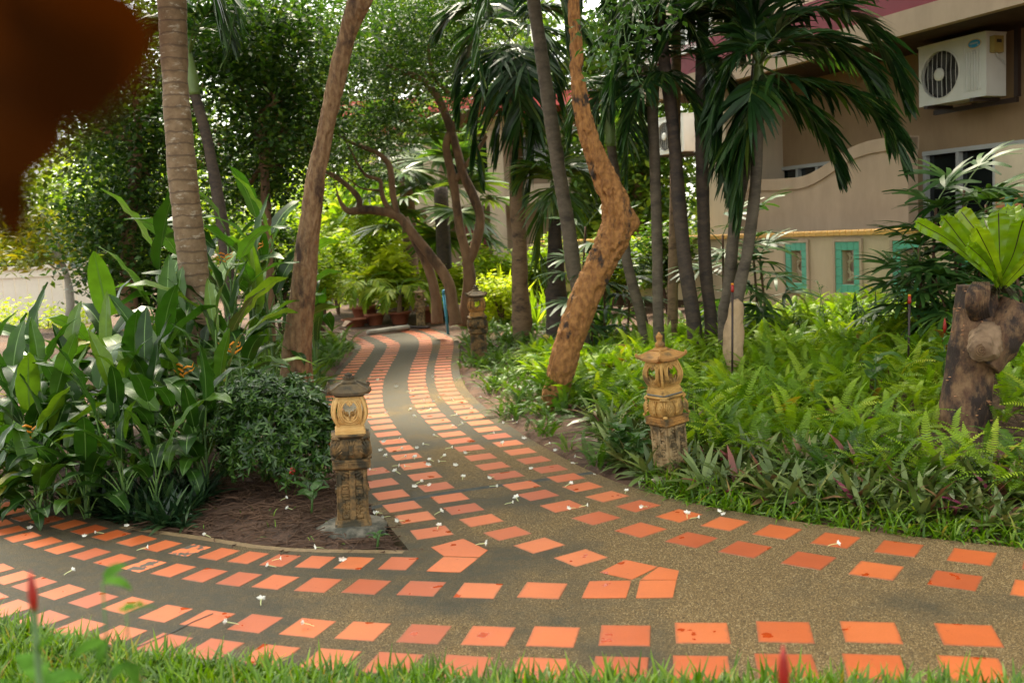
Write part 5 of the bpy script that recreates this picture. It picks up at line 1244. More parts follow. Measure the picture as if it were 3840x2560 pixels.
for yy, x0, x1, n_, hs, ls in ((5.55, -3.1, -1.95, 9, .26, .52), (5.9, -3.3, -1.75, 12, .38, .58), (6.3, -3.5, -1.7, 12, .5, .64), (6.75, -3.8, -1.75, 12, .6, .7), (7.25, -4.1, -1.8, 12, .7, .75), (7.9, -4.5, -1.95, 11, .8, .8)):
    for i in range(n_): _x = x0 + (x1 - x0) * (i + .5) / n_ + rh.normal(0, .09); spots.append((_x, yy + rh.normal(0, .1), hs * rh.uniform(.85, 1.15) * float(np.interp(_x, [-4.5, -3.2, -2.2], [.5, .72, 1.05])), ls))
LB[:] = ['low arching heliconia at the bed front', 'heliconia in the thick of the bed', 'tall heliconia at the bed back']
for i, (x, y, hs, ls) in enumerate(spots):
    heliconia(x, y, hs, int(rh.integers(6, 9)), ls, LB[0] if y < 6.0 else LB[1], flower=(i in (12, 30, 44)))
for px_, py_, Y, hs in ((470, 700, 8.9, 1.05), (525, 690, 8.8, 1.2), (575, 690, 9.1, 1.25), (620, 700, 9.4, 1.3), (660, 700, 9.7, 1.25), (380, 690, 9.3, 1.1), (600, 690, 10.2, 1.45), (540, 690, 9.9, 1.3), (720, 720, 10.6, .7)):
    p = P(px_, py_, Y); heliconia(p[0], p[1], hs, 7, .98, LB[2], up=.5, flower=(px_ in (525, 620)))
# explicit big upright leaf beside the stout palm
p = P(372, 720, 8.3); heliconia(p[0], p[1], .95, 4, 1.05, 'heliconia with one large upright paddle leaf left of the stout palm', az=1.5, up=1.0)

# round shrub behind the near lantern
sc_ = P(635, 975, 6.0); sz = gz(sc_[0], sc_[1])
t = thing('ixora_shrub', 'rounded dark green shrub with small glossy leaves behind the near lantern', 'shrub', (sc_[0], sc_[1], sz))
ROS = []
for k in range(6):
    a = k * 1.05; ROS.append((np.array([(0, 0, 0), (.19 * math.cos(a) - .1 * math.sin(a), .19 * math.sin(a) + .1 * math.cos(a), .3), (.9 * math.cos(a), .9 * math.sin(a), .42 - .12 * (k % 2)), (.42 * math.cos(a) + .16 * math.sin(a), .42 * math.sin(a) - .16 * math.cos(a), .3)]), np.array([(0, 3, 2, 1)])))
ROS = join(ROS)
def rosette_cloud(c, rad, n, size, seed, squash=.8):
    r = np.random.default_rng(seed); v = unit(r.normal(0, 1, (n, 3))); v[:, 2] = np.where(v[:, 2] < -.55, -v[:, 2], v[:, 2]); q = r.uniform(.45, 1, (n, 1)) ** .4 * (1 + .16 * fbm(v * 2.2, 2, seed)[:, None])
    T = np.array(c) + v * q * np.array(rad); yaw = r.uniform(0, 6.28, n)
    el = np.arctan2(v[:, 2] + .5, np.linalg.norm(v[:, :2], axis=1)); az = np.arctan2(v[:, 1], v[:, 0])
    Z = unit(v + np.array([0, 0, .5]) + r.normal(0, .25, (n, 3))); X = unit(np.cross(Z, r.normal(0, 1, (n, 3)))); Yv = np.cross(Z, X)
    Mx = np.stack([X, Yv, Z], -1) * (size * r.uniform(.7, 1.25, n))[:, None, None]
    return scatter(ROS, Mx, T)
V, F = rosette_cloud((sc_[0], sc_[1], sz + .34), (.40, .38, .36), 1250, .058, 5); V2, F2 = rosette_cloud((sc_[0] + .18, sc_[1] - .1, sz + .25), (.27, .26, .27), 550, .056, 6); V3, F3 = rosette_cloud((sc_[0] - .12, sc_[1] + .05, sz + .52), (.22, .22, .2), 350, .055, 8)
V, F = join([(V, F), (V2, F2), (V3, F3)]); mk('foliage', V, F, M['shrub'], t)
mb = MB()
for i in range(9):
    a = i * .7; e = np.array([.24 * math.cos(a), .24 * math.sin(a), .42 + .1 * math.sin(i * 3)]); mb.tube(catmull([sc_ * 0 + np.array([sc_[0], sc_[1], sz - .02]), np.array([sc_[0], sc_[1], sz]) + e * .5 + [0, 0, .03], np.array([sc_[0], sc_[1], sz]) + e], 7), np.linspace(.012, .004, 7), 5)
mb.build('stem', M['twig'], t)
for dx, dz, dy in ((.37, .33, -.22), (.16, .2, -.36)):
    f = MB()
    for i in range(14): v = unit(np.random.default_rng(i).normal(0, 1, 3)); f.ball(np.array([sc_[0] + dx, sc_[1] + dy, sz + dz]) + v * .016, .008, 5, 4)
    f.build('flower', M['redbud'], t)

# ---- fern fronds, rosettes and grass as ground cover
def fern_tpl(seed, bend, L=1.0, n=27, wmax=.082):
    r = np.random.default_rng(seed); t = np.linspace(.1, 1, n); th = R(72) - R(bend) * np.linspace(0, 1, 60) ** 1.2
    y = np.cumsum(np.cos(th)) / 60; z = np.cumsum(np.sin(th)) / 60; c = np.c_[.03 * np.sin(np.linspace(0, 3, 60) + seed), y, z]
    i = np.minimum(59, (t * 59).astype(int)); base = c[i] * L; T = unit(np.gradient(c, axis=0))[i]; X = np.array([1.0, 0, 0]); out = []
    prof = np.interp(t, [0, .2, .5, .8, 1], [.5, .95, 1, .7, .12]) * wmax * L; Nn = np.cross(X, T)
    for s_ in (-1, 1):
        D = unit(X * s_ + T * .22 + Nn * r.normal(-.12, .12, (n, 1))); W = unit(T + Nn * .25) * (.9 * L / n) * .37; tip = base + D * prof[:, None]; mid = base + D * prof[:, None] * .6
        V = np.stack([base - W * .9, base + W * .9, mid + W * .85, tip + T * .008, mid - W * .85], 1).reshape(-1, 3)
        F = np.array([(0, 1, 2), (0, 2, 4), (4, 2, 3)]); F = (F[None] + (np.arange(n) * 5)[:, None, None]).reshape(-1, 3); out.append((V, F))
    return join(out)
FT = [fern_tpl(i, b_) for i, b_ in enumerate((75, 95, 115, 60, 130, 100))]
def fern_bed(pts, size, seed, nf=9, tpls=FT):
    r = np.random.default_rng(seed); parts = []; tones = []; pts = np.asarray(pts); z = hgt(pts); pt = np.repeat(r.uniform(.15, .8, len(pts)), nf)
    P3 = np.repeat(np.c_[pts, z], nf, axis=0); N = len(P3); P3 = P3 + r.normal(0, .035, (N, 3)) * [1, 1, .0]; P3[:, 2] -= .01
    sz = np.repeat(r.uniform(.75, 1.2, len(pts)), nf) * size * r.uniform(.7, 1.2, N)
    Mx = rotmats(r.normal(0, .22, N), r.normal(0, .22, N), r.uniform(0, 6.283, N)) * sz[:, None, None]; w_ = r.integers(0, len(tpls), N)
    for k in range(len(tpls)):
        s_ = w_ == k
        if s_.any(): parts.append(scatter(tpls[k], Mx[s_], P3[s_])); tones.append(np.repeat(np.clip(pt[s_] + r.normal(0, .16, s_.sum()), 0, 1), len(tpls[k][0])))
    V, F = join(parts); return V, F, np.concatenate(tones)
def fern_obj(name, VFt, mat_):
    V, F, tn = VFt; o = mk(name, V, F, mat_); a = o.data.attributes.new('tone', 'FLOAT', 'POINT'); a.data.foreach_set('value', tn.astype(np.float32)); return o
def sample(n, x0, x1, y0, y1, seed, dmin=0, dmax=99, extra=None):
    r = np.random.default_rng(seed); q = np.c_[r.uniform(x0, x1, n), r.uniform(y0, y1, n)]
    d = pdist(q, OUT); k = ~inside(q, OUT) & (d > dmin) & (d < dmax)
    if extra is not None: k &= extra(q)
    return q[k]
wallfront = lambda q: (q[:, 0] + .44 * q[:, 1] < 8.95)
rightside = lambda q: q[:, 0] > np.interp(q[:, 1], rightk[::-1, 1][np.argsort(rightk[::-1, 1])], rightk[::-1, 0][np.argsort(rightk[::-1, 1])]) - .0
def right_of(q): return wallfront(q) & rightside(q)
stumpfree = lambda q: (np.hypot(q[:, 0] - 2.78, q[:, 1] - 5.75) > .42) & (np.hypot(q[:, 0] - 1.0, q[:, 1] - 5.75) > .3)
q = sample(1350, .2, 6.2, 4.6, 11.6, 1, .7, 9, lambda q: right_of(q) & stumpfree(q))
q2 = sample(260, .2, 5.5, 4.6, 9.5, 2, .35, 1.1, right_of)
tag(fern_obj('fern_bed', fern_bed(q, .40, 3, 9), M['fern']), 'bright green fern carpet filling the bed right of the path', 'ferns', kind='stuff')
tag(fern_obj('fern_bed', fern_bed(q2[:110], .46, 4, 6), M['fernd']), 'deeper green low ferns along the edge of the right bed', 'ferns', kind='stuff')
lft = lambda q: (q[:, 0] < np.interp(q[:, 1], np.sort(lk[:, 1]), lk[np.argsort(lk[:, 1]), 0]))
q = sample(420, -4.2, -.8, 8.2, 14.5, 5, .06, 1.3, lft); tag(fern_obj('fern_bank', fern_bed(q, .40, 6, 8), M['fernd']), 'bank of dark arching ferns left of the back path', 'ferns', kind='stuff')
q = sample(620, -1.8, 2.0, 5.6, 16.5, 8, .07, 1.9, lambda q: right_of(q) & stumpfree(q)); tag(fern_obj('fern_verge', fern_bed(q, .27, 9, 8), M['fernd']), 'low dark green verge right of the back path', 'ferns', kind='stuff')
def strap_tpl(n, L, wid, seed, el=(25, 75), grav=.6):
    r = np.random.default_rng(seed); a = np.arange(n) * 2.39; e = np.radians(np.linspace(el[0], el[1], n)); D = np.stack([np.cos(a) * np.cos(e), np.sin(a) * np.cos(e), np.sin(e)], 1)
    W = unit(np.stack([-np.sin(a), np.cos(a), r.normal(0, .2, n)], 1)); return strips(D * .01, D, W, L * r.uniform(.75, 1.15, n), np.full(n, grav) * r.uniform(.5, 1.4, n), np.array([.6, 1, .8, .05]) * wid)
def rosettes(pts, tpls, size, seed, lift=0.0):
    r = np.random.default_rng(seed); pts = np.asarray(pts); z = hgt(pts) + lift; N = len(pts); parts = []; w_ = r.integers(0, len(tpls), N)
    Mx = rotmats(r.normal(0, .2, N), r.normal(0, .2, N), r.uniform(0, 6.28, N)) * (size * r.uniform(.7, 1.25, N))[:, None, None]; T = np.c_[pts, z]
    for k in range(len(tpls)):
        s_ = w_ == k
        if s_.any(): parts.append(scatter(tpls[k], Mx[s_], T[s_]))
    return join(parts)
RT = [strap_tpl(14, 1, .15, i, (-2, 58), .75) for i in range(4)]
q = sample(1500, .6, 4.2, 3.6, 7.6, 11, .2, 1.0, right_of); V, F = rosettes(q[:430], RT, .21, 12, .02); tag(mk('oyster_plant_bed', V, F, M['rhoeo']), 'olive and purple strap-leaved ground cover along the front of the right bed', 'ground cover', kind='stuff')
DT = [strap_tpl(13, 1, .13, 30 + i, (5, 65), .7) for i in range(3)]
isle = lambda q: (q[:, 0] < -1.85) & (q[:, 1] < 6.0) & (q[:, 1] > 4.0)
q = sample(1400, -4.0, -1.25, 4.4, 6.2, 13, .05, .75, isle); V, F = rosettes(q[:420], DT, .18, 14, .02); tag(mk('dark_ground_cover', V, F, M['dkstrap']), 'dark strap-leaved ground cover below the heliconia', 'ground cover', kind='stuff')
def blades(pts, L, wid, seed, grav=1.3, el=(35, 80)):
    r = np.random.default_rng(seed); pts = np.asarray(pts); N = len(pts); a = r.uniform(0, 6.283, N); e = np.radians(r.uniform(el[0], el[1], N))
    D = np.stack([np.cos(a) * np.cos(e), np.sin(a) * np.cos(e), np.sin(e)], 1); W = unit(np.stack([-np.sin(a), np.cos(a), r.normal(0, .3, N)], 1))
    return strips(np.c_[pts, hgt(pts) - .005], D, W, L * r.uniform(.5, 1.25, N), grav * r.uniform(.4, 1.5, N), np.array([.7, 1, .8, .05]) * wid)
nearside = lambda q: q[:, 1] < np.interp(q[:, 0], near[np.argsort(near[:, 0]), 0], near[np.argsort(near[:, 0]), 1])
q = sample(120000, -3.6, 3.0, 2.3, 5.2, 15, .0, .62, nearside); dq = pdist(q, OUT)
V, F = blades(q[:26000], .13, .011, 16, 1.0); tag(mk('lawn_grass', V, F, M['grass']), 'short green lawn along the near edge of the path', 'grass', kind='stuff')
q = sample(30000, .75, 4.5, 3.0, 6.2, 17, 0, .46, right_of); V, F = blades(q[:14000], .15, .011, 18, 1.5, (15, 75)); tag(mk('verge_grass', V, F, M['grass']), 'grass tufts spilling over the right kerb of the path', 'grass', kind='stuff')
q = sample(8000, .9, 4.4, 6.8, 11.2, 19, .9, 9, lambda q: right_of(q) & (vnoise(np.c_[q * .9, np.zeros(len(q))], 31) > .15)); V, F = blades(q[:2200], .33, .011, 20, 1.6, (50, 85)); tag(mk('long_grass', V, F, M['grass']), 'long arching grass clumps under the palms', 'grass', kind='stuff')
q = sample(3000, -4.5, 4.5, 3.6, 12, 21, .01, .5); V, F = blades(q[:1800], .06, .006, 22); tag(mk('weed_sprigs', V, F, M['grass']), 'sparse weed sprigs on the bare soil by the kerbs', 'weeds', kind='stuff')
# litter of roots and twigs on the bare soil round the near lantern
q = sample(9000, -2.1, -.2, 4.2, 6.6, 23, .02, 1.2, lambda q: q[:, 0] < -.35); r = np.random.default_rng(24); q = q[:900]; mb = MB()
for x, y in q:
    a = r.uniform(0, 6.28); L_ = r.uniform(.05, .26); z = gz(x, y); d = np.array([math.cos(a), math.sin(a), 0]) * L_; n_ = r.normal(0, .03, 2)
    mb.tube([(x, y, z + .002), (x + d[0] * .5 + n_[0], y + d[1] * .5 + n_[1], z + r.uniform(.006, .03)), (x + d[0], y + d[1], z + .004)], [.0035, .003, .0015], 4)
o = mb.build('root_litter', M['twig']); tag(o, 'tangle of dark roots and twigs on the bare soil round the near lantern', 'litter', kind='stuff')

# ================================================================== BACKGROUND TREES, HEDGES, SHRUBS
def bgtree(name, label, base_px, Y, top_px, wpx, blobs, mat_, leaf, seed, bark=None, clump=.2, group=None, tpl=LEAF, limbs=None):
    b_ = P(*base_px, Y); b_[2] = gz(b_[0], b_[1]) - .05; tp_ = P(*top_px, Y); mid = (b_ + tp_) / 2 + np.array([.12 * math.sin(seed), 0, 0])
    w_ = wpx * .5 * px(Y); bl = [cb(*q) for q in blobs]
    r = np.random.default_rng(seed); brs = []
    for c, rad, n in bl:
        a = mid * .4 + tp_ * .6 if r.random() < .5 else tp_; m1 = a * .5 + c * .5 + r.normal(0, .15, 3); brs.append(([a, m1, c + r.normal(0, .1, 3)], [w_ * .55, w_ * .35, w_ * .12]))
    return tree(name, label, (b_[0], b_[1], b_[2] + .05), [b_, mid, tp_], [w_ * 1.2, w_, w_ * .7], bark or M['bark_back'], .02, seed, 14, 40, branches=brs, crown=bl, crown_mat=mat_, leaf=leaf, clump=clump, group=group, tpl=tpl)
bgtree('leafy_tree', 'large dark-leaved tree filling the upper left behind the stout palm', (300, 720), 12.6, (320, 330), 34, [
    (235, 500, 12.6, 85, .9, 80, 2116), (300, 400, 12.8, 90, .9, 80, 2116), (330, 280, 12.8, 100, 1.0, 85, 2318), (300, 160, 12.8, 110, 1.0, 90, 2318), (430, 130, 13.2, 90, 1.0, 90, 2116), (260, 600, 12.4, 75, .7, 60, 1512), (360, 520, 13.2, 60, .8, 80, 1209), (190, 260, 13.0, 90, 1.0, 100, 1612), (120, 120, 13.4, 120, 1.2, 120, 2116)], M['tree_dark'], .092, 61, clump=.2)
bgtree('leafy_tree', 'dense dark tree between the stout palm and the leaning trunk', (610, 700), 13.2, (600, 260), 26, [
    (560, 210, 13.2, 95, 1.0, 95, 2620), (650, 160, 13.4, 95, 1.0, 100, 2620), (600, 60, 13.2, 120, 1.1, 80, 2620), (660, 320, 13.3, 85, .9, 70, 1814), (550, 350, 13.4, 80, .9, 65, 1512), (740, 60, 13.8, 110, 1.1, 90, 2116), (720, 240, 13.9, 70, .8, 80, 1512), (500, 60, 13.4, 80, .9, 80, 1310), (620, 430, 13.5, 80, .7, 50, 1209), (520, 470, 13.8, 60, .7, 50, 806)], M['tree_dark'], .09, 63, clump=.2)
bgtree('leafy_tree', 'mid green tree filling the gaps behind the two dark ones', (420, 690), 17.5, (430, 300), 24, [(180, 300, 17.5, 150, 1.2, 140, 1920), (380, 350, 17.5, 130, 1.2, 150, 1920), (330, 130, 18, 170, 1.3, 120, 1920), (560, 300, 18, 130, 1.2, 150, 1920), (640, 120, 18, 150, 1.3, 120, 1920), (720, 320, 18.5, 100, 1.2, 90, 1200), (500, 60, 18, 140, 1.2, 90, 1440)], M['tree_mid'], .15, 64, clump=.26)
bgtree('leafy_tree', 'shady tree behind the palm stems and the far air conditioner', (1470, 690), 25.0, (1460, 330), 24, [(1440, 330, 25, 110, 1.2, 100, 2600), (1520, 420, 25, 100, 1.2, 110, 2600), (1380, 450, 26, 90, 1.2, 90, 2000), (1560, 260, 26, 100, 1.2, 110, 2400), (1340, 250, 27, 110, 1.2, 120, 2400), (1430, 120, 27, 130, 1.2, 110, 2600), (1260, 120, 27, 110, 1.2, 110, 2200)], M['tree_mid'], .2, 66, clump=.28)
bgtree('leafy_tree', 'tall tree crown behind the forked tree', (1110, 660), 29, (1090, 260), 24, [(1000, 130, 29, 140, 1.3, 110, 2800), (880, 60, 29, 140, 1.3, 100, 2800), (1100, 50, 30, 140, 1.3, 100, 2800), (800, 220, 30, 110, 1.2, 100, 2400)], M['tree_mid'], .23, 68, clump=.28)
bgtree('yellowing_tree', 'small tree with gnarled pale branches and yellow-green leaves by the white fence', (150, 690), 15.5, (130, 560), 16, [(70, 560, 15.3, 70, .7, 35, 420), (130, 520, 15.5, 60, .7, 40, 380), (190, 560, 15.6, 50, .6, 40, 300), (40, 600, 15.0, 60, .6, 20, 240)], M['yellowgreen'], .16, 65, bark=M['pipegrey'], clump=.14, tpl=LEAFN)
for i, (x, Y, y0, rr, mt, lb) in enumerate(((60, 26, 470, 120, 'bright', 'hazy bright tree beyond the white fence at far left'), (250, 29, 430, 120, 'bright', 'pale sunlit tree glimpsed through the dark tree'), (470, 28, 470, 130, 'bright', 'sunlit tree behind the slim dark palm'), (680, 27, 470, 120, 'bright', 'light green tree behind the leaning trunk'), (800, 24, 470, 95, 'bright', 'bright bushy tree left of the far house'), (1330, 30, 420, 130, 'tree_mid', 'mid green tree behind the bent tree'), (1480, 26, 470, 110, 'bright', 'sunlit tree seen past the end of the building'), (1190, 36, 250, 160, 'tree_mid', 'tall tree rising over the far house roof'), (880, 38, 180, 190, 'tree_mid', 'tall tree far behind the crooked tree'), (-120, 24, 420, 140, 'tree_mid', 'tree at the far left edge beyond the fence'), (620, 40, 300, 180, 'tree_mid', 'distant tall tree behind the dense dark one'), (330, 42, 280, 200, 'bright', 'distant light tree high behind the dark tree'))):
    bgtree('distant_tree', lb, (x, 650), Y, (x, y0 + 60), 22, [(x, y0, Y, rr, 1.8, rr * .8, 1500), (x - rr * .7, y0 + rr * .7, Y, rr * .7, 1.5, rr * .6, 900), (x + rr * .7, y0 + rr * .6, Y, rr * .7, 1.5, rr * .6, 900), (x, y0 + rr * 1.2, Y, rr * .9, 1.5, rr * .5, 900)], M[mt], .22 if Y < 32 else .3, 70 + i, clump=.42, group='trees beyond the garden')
def shrub(label, x, y, Y, rx, rz_, n, mt, leaf, seed, name='shrub', tpl=LEAF, clump=.1, group='shrubs at the end of the path', parts=True):
    c = P(x, y, Y); g = gz(c[0], c[1]); t = thing(name, label, 'shrub', (c[0], c[1], g), 0, group); R_ = rx * px(Y); hz = max(rz_ * px(Y), (c[2] - g) * .9)
    r = np.random.default_rng(seed); bl = [(c + np.array([r.uniform(-.4, .4) * R_, r.uniform(-.4, .4) * R_, r.uniform(-.35, .5) * hz]), (R_ * .7, R_ * .6, hz * .62), n // 5) for _ in range(5)]
    V, F = leaf_cloud(bl, leaf, tpl, seed, clump, 18, .8); mk('foliage', V, F, M[mt], t)
    mb = MB()
    for i in range(5):
        e = bl[i][0]; mb.tube(catmull([(c[0], c[1], g - .03), ((c[0] + e[0]) / 2, c[1], (g + e[2]) / 2 + .05), tuple(e)], 7), np.linspace(.025, .008, 7), 5)
    mb.build('stem', M['twig'], t); return t
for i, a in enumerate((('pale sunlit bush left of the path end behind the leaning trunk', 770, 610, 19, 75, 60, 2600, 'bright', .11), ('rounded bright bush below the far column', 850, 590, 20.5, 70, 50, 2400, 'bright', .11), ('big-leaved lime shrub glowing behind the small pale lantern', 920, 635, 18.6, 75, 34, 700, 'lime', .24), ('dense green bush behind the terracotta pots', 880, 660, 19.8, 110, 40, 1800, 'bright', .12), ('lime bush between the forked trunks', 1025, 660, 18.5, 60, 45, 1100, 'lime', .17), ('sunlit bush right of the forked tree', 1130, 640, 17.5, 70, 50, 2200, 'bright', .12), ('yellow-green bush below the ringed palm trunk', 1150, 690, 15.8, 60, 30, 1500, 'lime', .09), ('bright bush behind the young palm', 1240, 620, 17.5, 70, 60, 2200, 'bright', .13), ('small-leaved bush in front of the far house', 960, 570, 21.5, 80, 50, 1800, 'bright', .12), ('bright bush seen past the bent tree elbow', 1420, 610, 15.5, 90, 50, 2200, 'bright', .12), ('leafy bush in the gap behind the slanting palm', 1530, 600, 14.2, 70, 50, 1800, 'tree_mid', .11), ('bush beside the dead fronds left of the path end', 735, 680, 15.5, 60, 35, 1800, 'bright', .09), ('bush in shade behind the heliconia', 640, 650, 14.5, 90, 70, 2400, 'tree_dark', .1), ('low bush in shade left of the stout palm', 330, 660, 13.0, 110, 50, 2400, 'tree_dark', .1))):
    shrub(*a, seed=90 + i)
# clipped hedge in front of the fence
hp0, hp1 = P(-220, 690, 16.2), P(215, 690, 16.2); t = thing('hedge', 'sunlit yellow-green hedge in front of the white fence', 'hedge', ((hp0[0] + hp1[0]) / 2, 16.2, 0))
V, F = leaf_cloud([((x, 16.2 + .15 * math.sin(x * 3), .42), (.5, .45, .42), 420) for x in np.arange(hp0[0], hp1[0], .45)], .085, LEAF, 120, .09, 14, 1.0); mk('foliage', V, F, M['lime'], t)
mb = MB()
for x in np.arange(hp0[0], hp1[0], .45): mb.tube([(x, 16.2, -.02), (x + .05, 16.2, .5)], [.015, .006], 5)
mb.build('stem', M['twig'], t)
# sword-leaved clumps right of the forked tree
SW = [strap_tpl(16, 1, .11, 300 + i, (35, 85), .35) for i in range(3)]
for i, (x, y, Y, s_, mt, lb) in enumerate(((1130, 655, 16.4, .9, 'lime', 'lime sword-leaved plant left of the ringed palm'), (1240, 665, 15.2, .75, 'bright', 'sword-leaved plant beside the young palm'), (1100, 640, 18.0, 1.1, 'bright', 'tall sword-leaved plant behind the orange-housed lantern'), (1160, 610, 18.6, 1.0, 'lime', 'pale sword-leaved plant further back'), (1350, 660, 12.3, .6, 'palml', 'green sword-leaved clump under the leaning ringed palm'))):
    c = P(x, y, Y); g = gz(c[0], c[1]); t = thing('sword_plant', lb, 'plant', (c[0], c[1], g), 0, 'sword-leaved plants')
    for k in range(3):
        V, F = SW[k]; a = k * 2.1; M_ = rz(a) * s_ * (1 - .15 * k)
        me = mk('leaf_fan', V @ M_.T + np.array([.18 * math.cos(a), .18 * math.sin(a), .0]), F, M[mt], t, False, True)
# potted palms, pots, dead fronds, pole and pipes at the path end
def pot(label, x, y, Y, r_, h_, plant=None, seed=0):
    c = P(x, y, Y); g = gz(c[0], c[1]); t = thing('plant_pot', label, 'pot', (c[0], c[1], g), 0, 'terracotta pots at the path end'); mb = MB()
    mb.lathe([(r_ * .62, -.01), (r_ * .7, h_ * .1), (r_ * .92, h_ * .82), (r_ * 1.08, h_ * .84), (r_ * 1.1, h_), (r_ * .95, h_), (r_ * .9, h_ * .88)], 28); mb.build('pot', M['terracotta'], t, True, True)
    mb = MB(); mb.lathe([(r_ * .9, h_ * .86), (r_ * .02, h_ * .88)], 20); mb.build('soil', M['soil'], t, True, True)
    if plant:
        pl = thing('potted_palm', plant, 'palm', (c[0], c[1], g + h_ * .88), 0, 'potted palms at the path end'); rr = np.random.default_rng(seed)
        mb = MB(); mb.tube([(c[0], c[1], g + h_ * .86), (c[0] + .03, c[1], g + h_ + .3)], [.05, .03], 8); mb.build('stem', M['palm_brown'], pl)
        for i in range(9): frond_obj('frond', pl, arch((c[0] + .03, c[1], g + h_ + .28), i * 2.4 + seed, rr.uniform(.6, 1.2), rr.uniform(.7, 1.0), 1.9), [M['bright'], M['rachis']], n=16, L=.36, wid=.05, seed=seed + i, start=.35)
pot('tall brown pot with a palm left of the path end', 838, 728, 17.8, .24, .3, 'potted palm with bright fans in the tall brown pot', 3)
pot('shallow orange pot in front of the tall brown one', 815, 740, 17.3, .22, .14)
pot('squat orange pot beside the tall brown one', 862, 738, 17.4, .17, .2)
pot('round terracotta pot at the middle of the path end', 919, 742, 17.5, .19, .22, 'potted palm with drooping pale fronds in the round pot', 8)
pot('wide pot behind the small pale lantern', 990, 730, 17.8, .3, .24)
t = thing('dead_frond_pile', 'heap of dry pinkish palm fronds left of the path end', 'dead fronds', P(790, 752, 15.2) * np.array([1, 1, 0]) + np.array([0, 0, gz(*P(790, 752, 15.2)[:2])])); rr = np.random.default_rng(9)
for i in range(34):
    c = P(rr.uniform(755, 840), 750, rr.uniform(14.6, 15.8)); g = gz(c[0], c[1]); a = rr.normal(2.7, .45); L_ = rr.uniform(.5, 1.3); d = np.array([math.cos(a), math.sin(a) * .6, 0]); z = g + .03 + i * .006
    w_ = np.array([-d[1], d[0], .2]); w_ = w_ / np.linalg.norm(w_) * rr.uniform(.02, .045)
    a0 = np.array([c[0], c[1], z]); a1 = a0 + d * L_ * .5 + [0, 0, .06]; a2 = a0 + d * L_ + [0, 0, rr.uniform(-.02, .22)]
    mk('dry_leaf', [a0 - w_ * .5, a0 + w_ * .5, a1 + w_, a1 - w_, a2, a1 + [0, 0, .012]], [(0, 1, 2, 5), (0, 5, 3), (3, 5, 4), (5, 2, 4)], M['drypalm'], t)
def bar(name, label, cat, a, b_, r_, mt, n=8): 
    mb = MB(); mb.tube(catmull([a, (np.array(a) + b_) / 2 + [0, 0, .0], b_], 10), r_, n); o = mb.build(name, M[mt], None, True); return tag(o, label, cat)
a = P(845, 757, 16.0); b_ = P(938, 748, 16.6); bar('fallen_pole', 'grey pole lying across the far end of the path', 'pole', [a[0], a[1], .05], np.array([b_[0], b_[1], .05]), .045, 'pipegrey')
a = P(900, 745, 17.3); b_ = P(985, 748, 16.6); bar('water_hose', 'dark hose lying behind the grey pole', 'hose', [a[0], a[1], .03], np.array([b_[0], b_[1], .03]), .025, 'dsteel')
c = P(1029, 742, 15.6); g = gz(c[0], c[1]); tp_ = P(1019, 672, 15.6); t = thing('standpipe', 'blue water standpipe with a tap beside the slim dark trunk', 'pipe', (c[0], c[1], g))
mb = MB(); mb.tube([(c[0], c[1], g - .05), (tp_[0], tp_[1], tp_[2] - .03)], .022, 8); mb.build('pipe', M['bluepipe'], t, True)
mb = MB(); mb.tube(catmull([(tp_[0], tp_[1], tp_[2] - .03), (tp_[0], tp_[1], tp_[2] + .02), (tp_[0] + .05, tp_[1], tp_[2] + .03), (tp_[0] + .1, tp_[1], tp_[2] + .02)], 10), .024, 8); mb.build('elbow', M['bluepipe'], t, True)
mb = MB(); mb.tube([(tp_[0] + .09, tp_[1], tp_[2] + .02), (tp_[0] + .13, tp_[1], tp_[2] + .02), (tp_[0] + .14, tp_[1], tp_[2] - .04)], .013, 7); mb.box((tp_[0] + .12, tp_[1], tp_[2] + .055), (.05, .014, .012)); mb.build('tap', M['redbud'], t)

# ================================================================== STUMP WITH NEST FERN, SMALL THINGS IN THE BED
Ys = 6.15
L = [(2208, 1040, 138), (2210, 1000, 126), (2218, 930, 112), (2228, 860, 108), (2238, 800, 118), (2244, 750, 112), (2244, 700, 98), (2244, 655, 88)]
bp, br = pxline(L, Ys); t = thing('tree_stump', 'thick cut-off tree stump with a sawn knob at the right edge', 'stump', (bp[1][0], bp[1][1], gz(bp[1][0], bp[1][1])))
bp[0][2] = gz(bp[0][0], bp[0][1]) - .08
V, F = trunk_mesh(bp, br, 48, 120, .02, (8, 3), 81, knots=[(P(2285, 790, 6.0), .09, .05)]); V[:, 2] += .012 * (V[:, 2] > V[:, 2].max() - .03) * fbm(V * 30, 2, 2); tr = mk('trunk', V, F, M['stump'], t, True)
L2 = [(2250, 830, 100), (2285, 785, 108), (2318, 745, 100), (2345, 705, 92)]; b2, r2 = pxline(L2, 6.05); V, F = trunk_mesh(b2, r2, 32, 60, .018, (8, 3), 83); mk('limb', V, F, M['stump'], tr, True)
b3 = [P(2285, 770, 6.12), P(2268, 790, 5.98), P(2258, 800, 5.90), P(2254, 804, 5.87)]; V, F = trunk_mesh(b3, [.12, .088, .066, .05], 40, 40, .03, (14, 10), 85); V = V + .012 * np.c_[fbm(V * 22, 3, 1), fbm(V * 22, 3, 2), fbm(V * 22, 3, 3)]; kb = mk('cut_knob', V, F, M['cutwood'], tr, True)
cc = b3[-1]; A = np.linspace(0, 2 * math.pi, 20)
for q in range(3):
    mb = MB(); mb.tube(np.c_[cc[0] + (.012 + q * .012) * np.cos(A) - .004, np.full(20, cc[1] - .012 + q * .004), cc[2] + (.012 + q * .012) * np.sin(A)], .0035, 5); mb.build('growth_ring', M['stump'], kb, True)
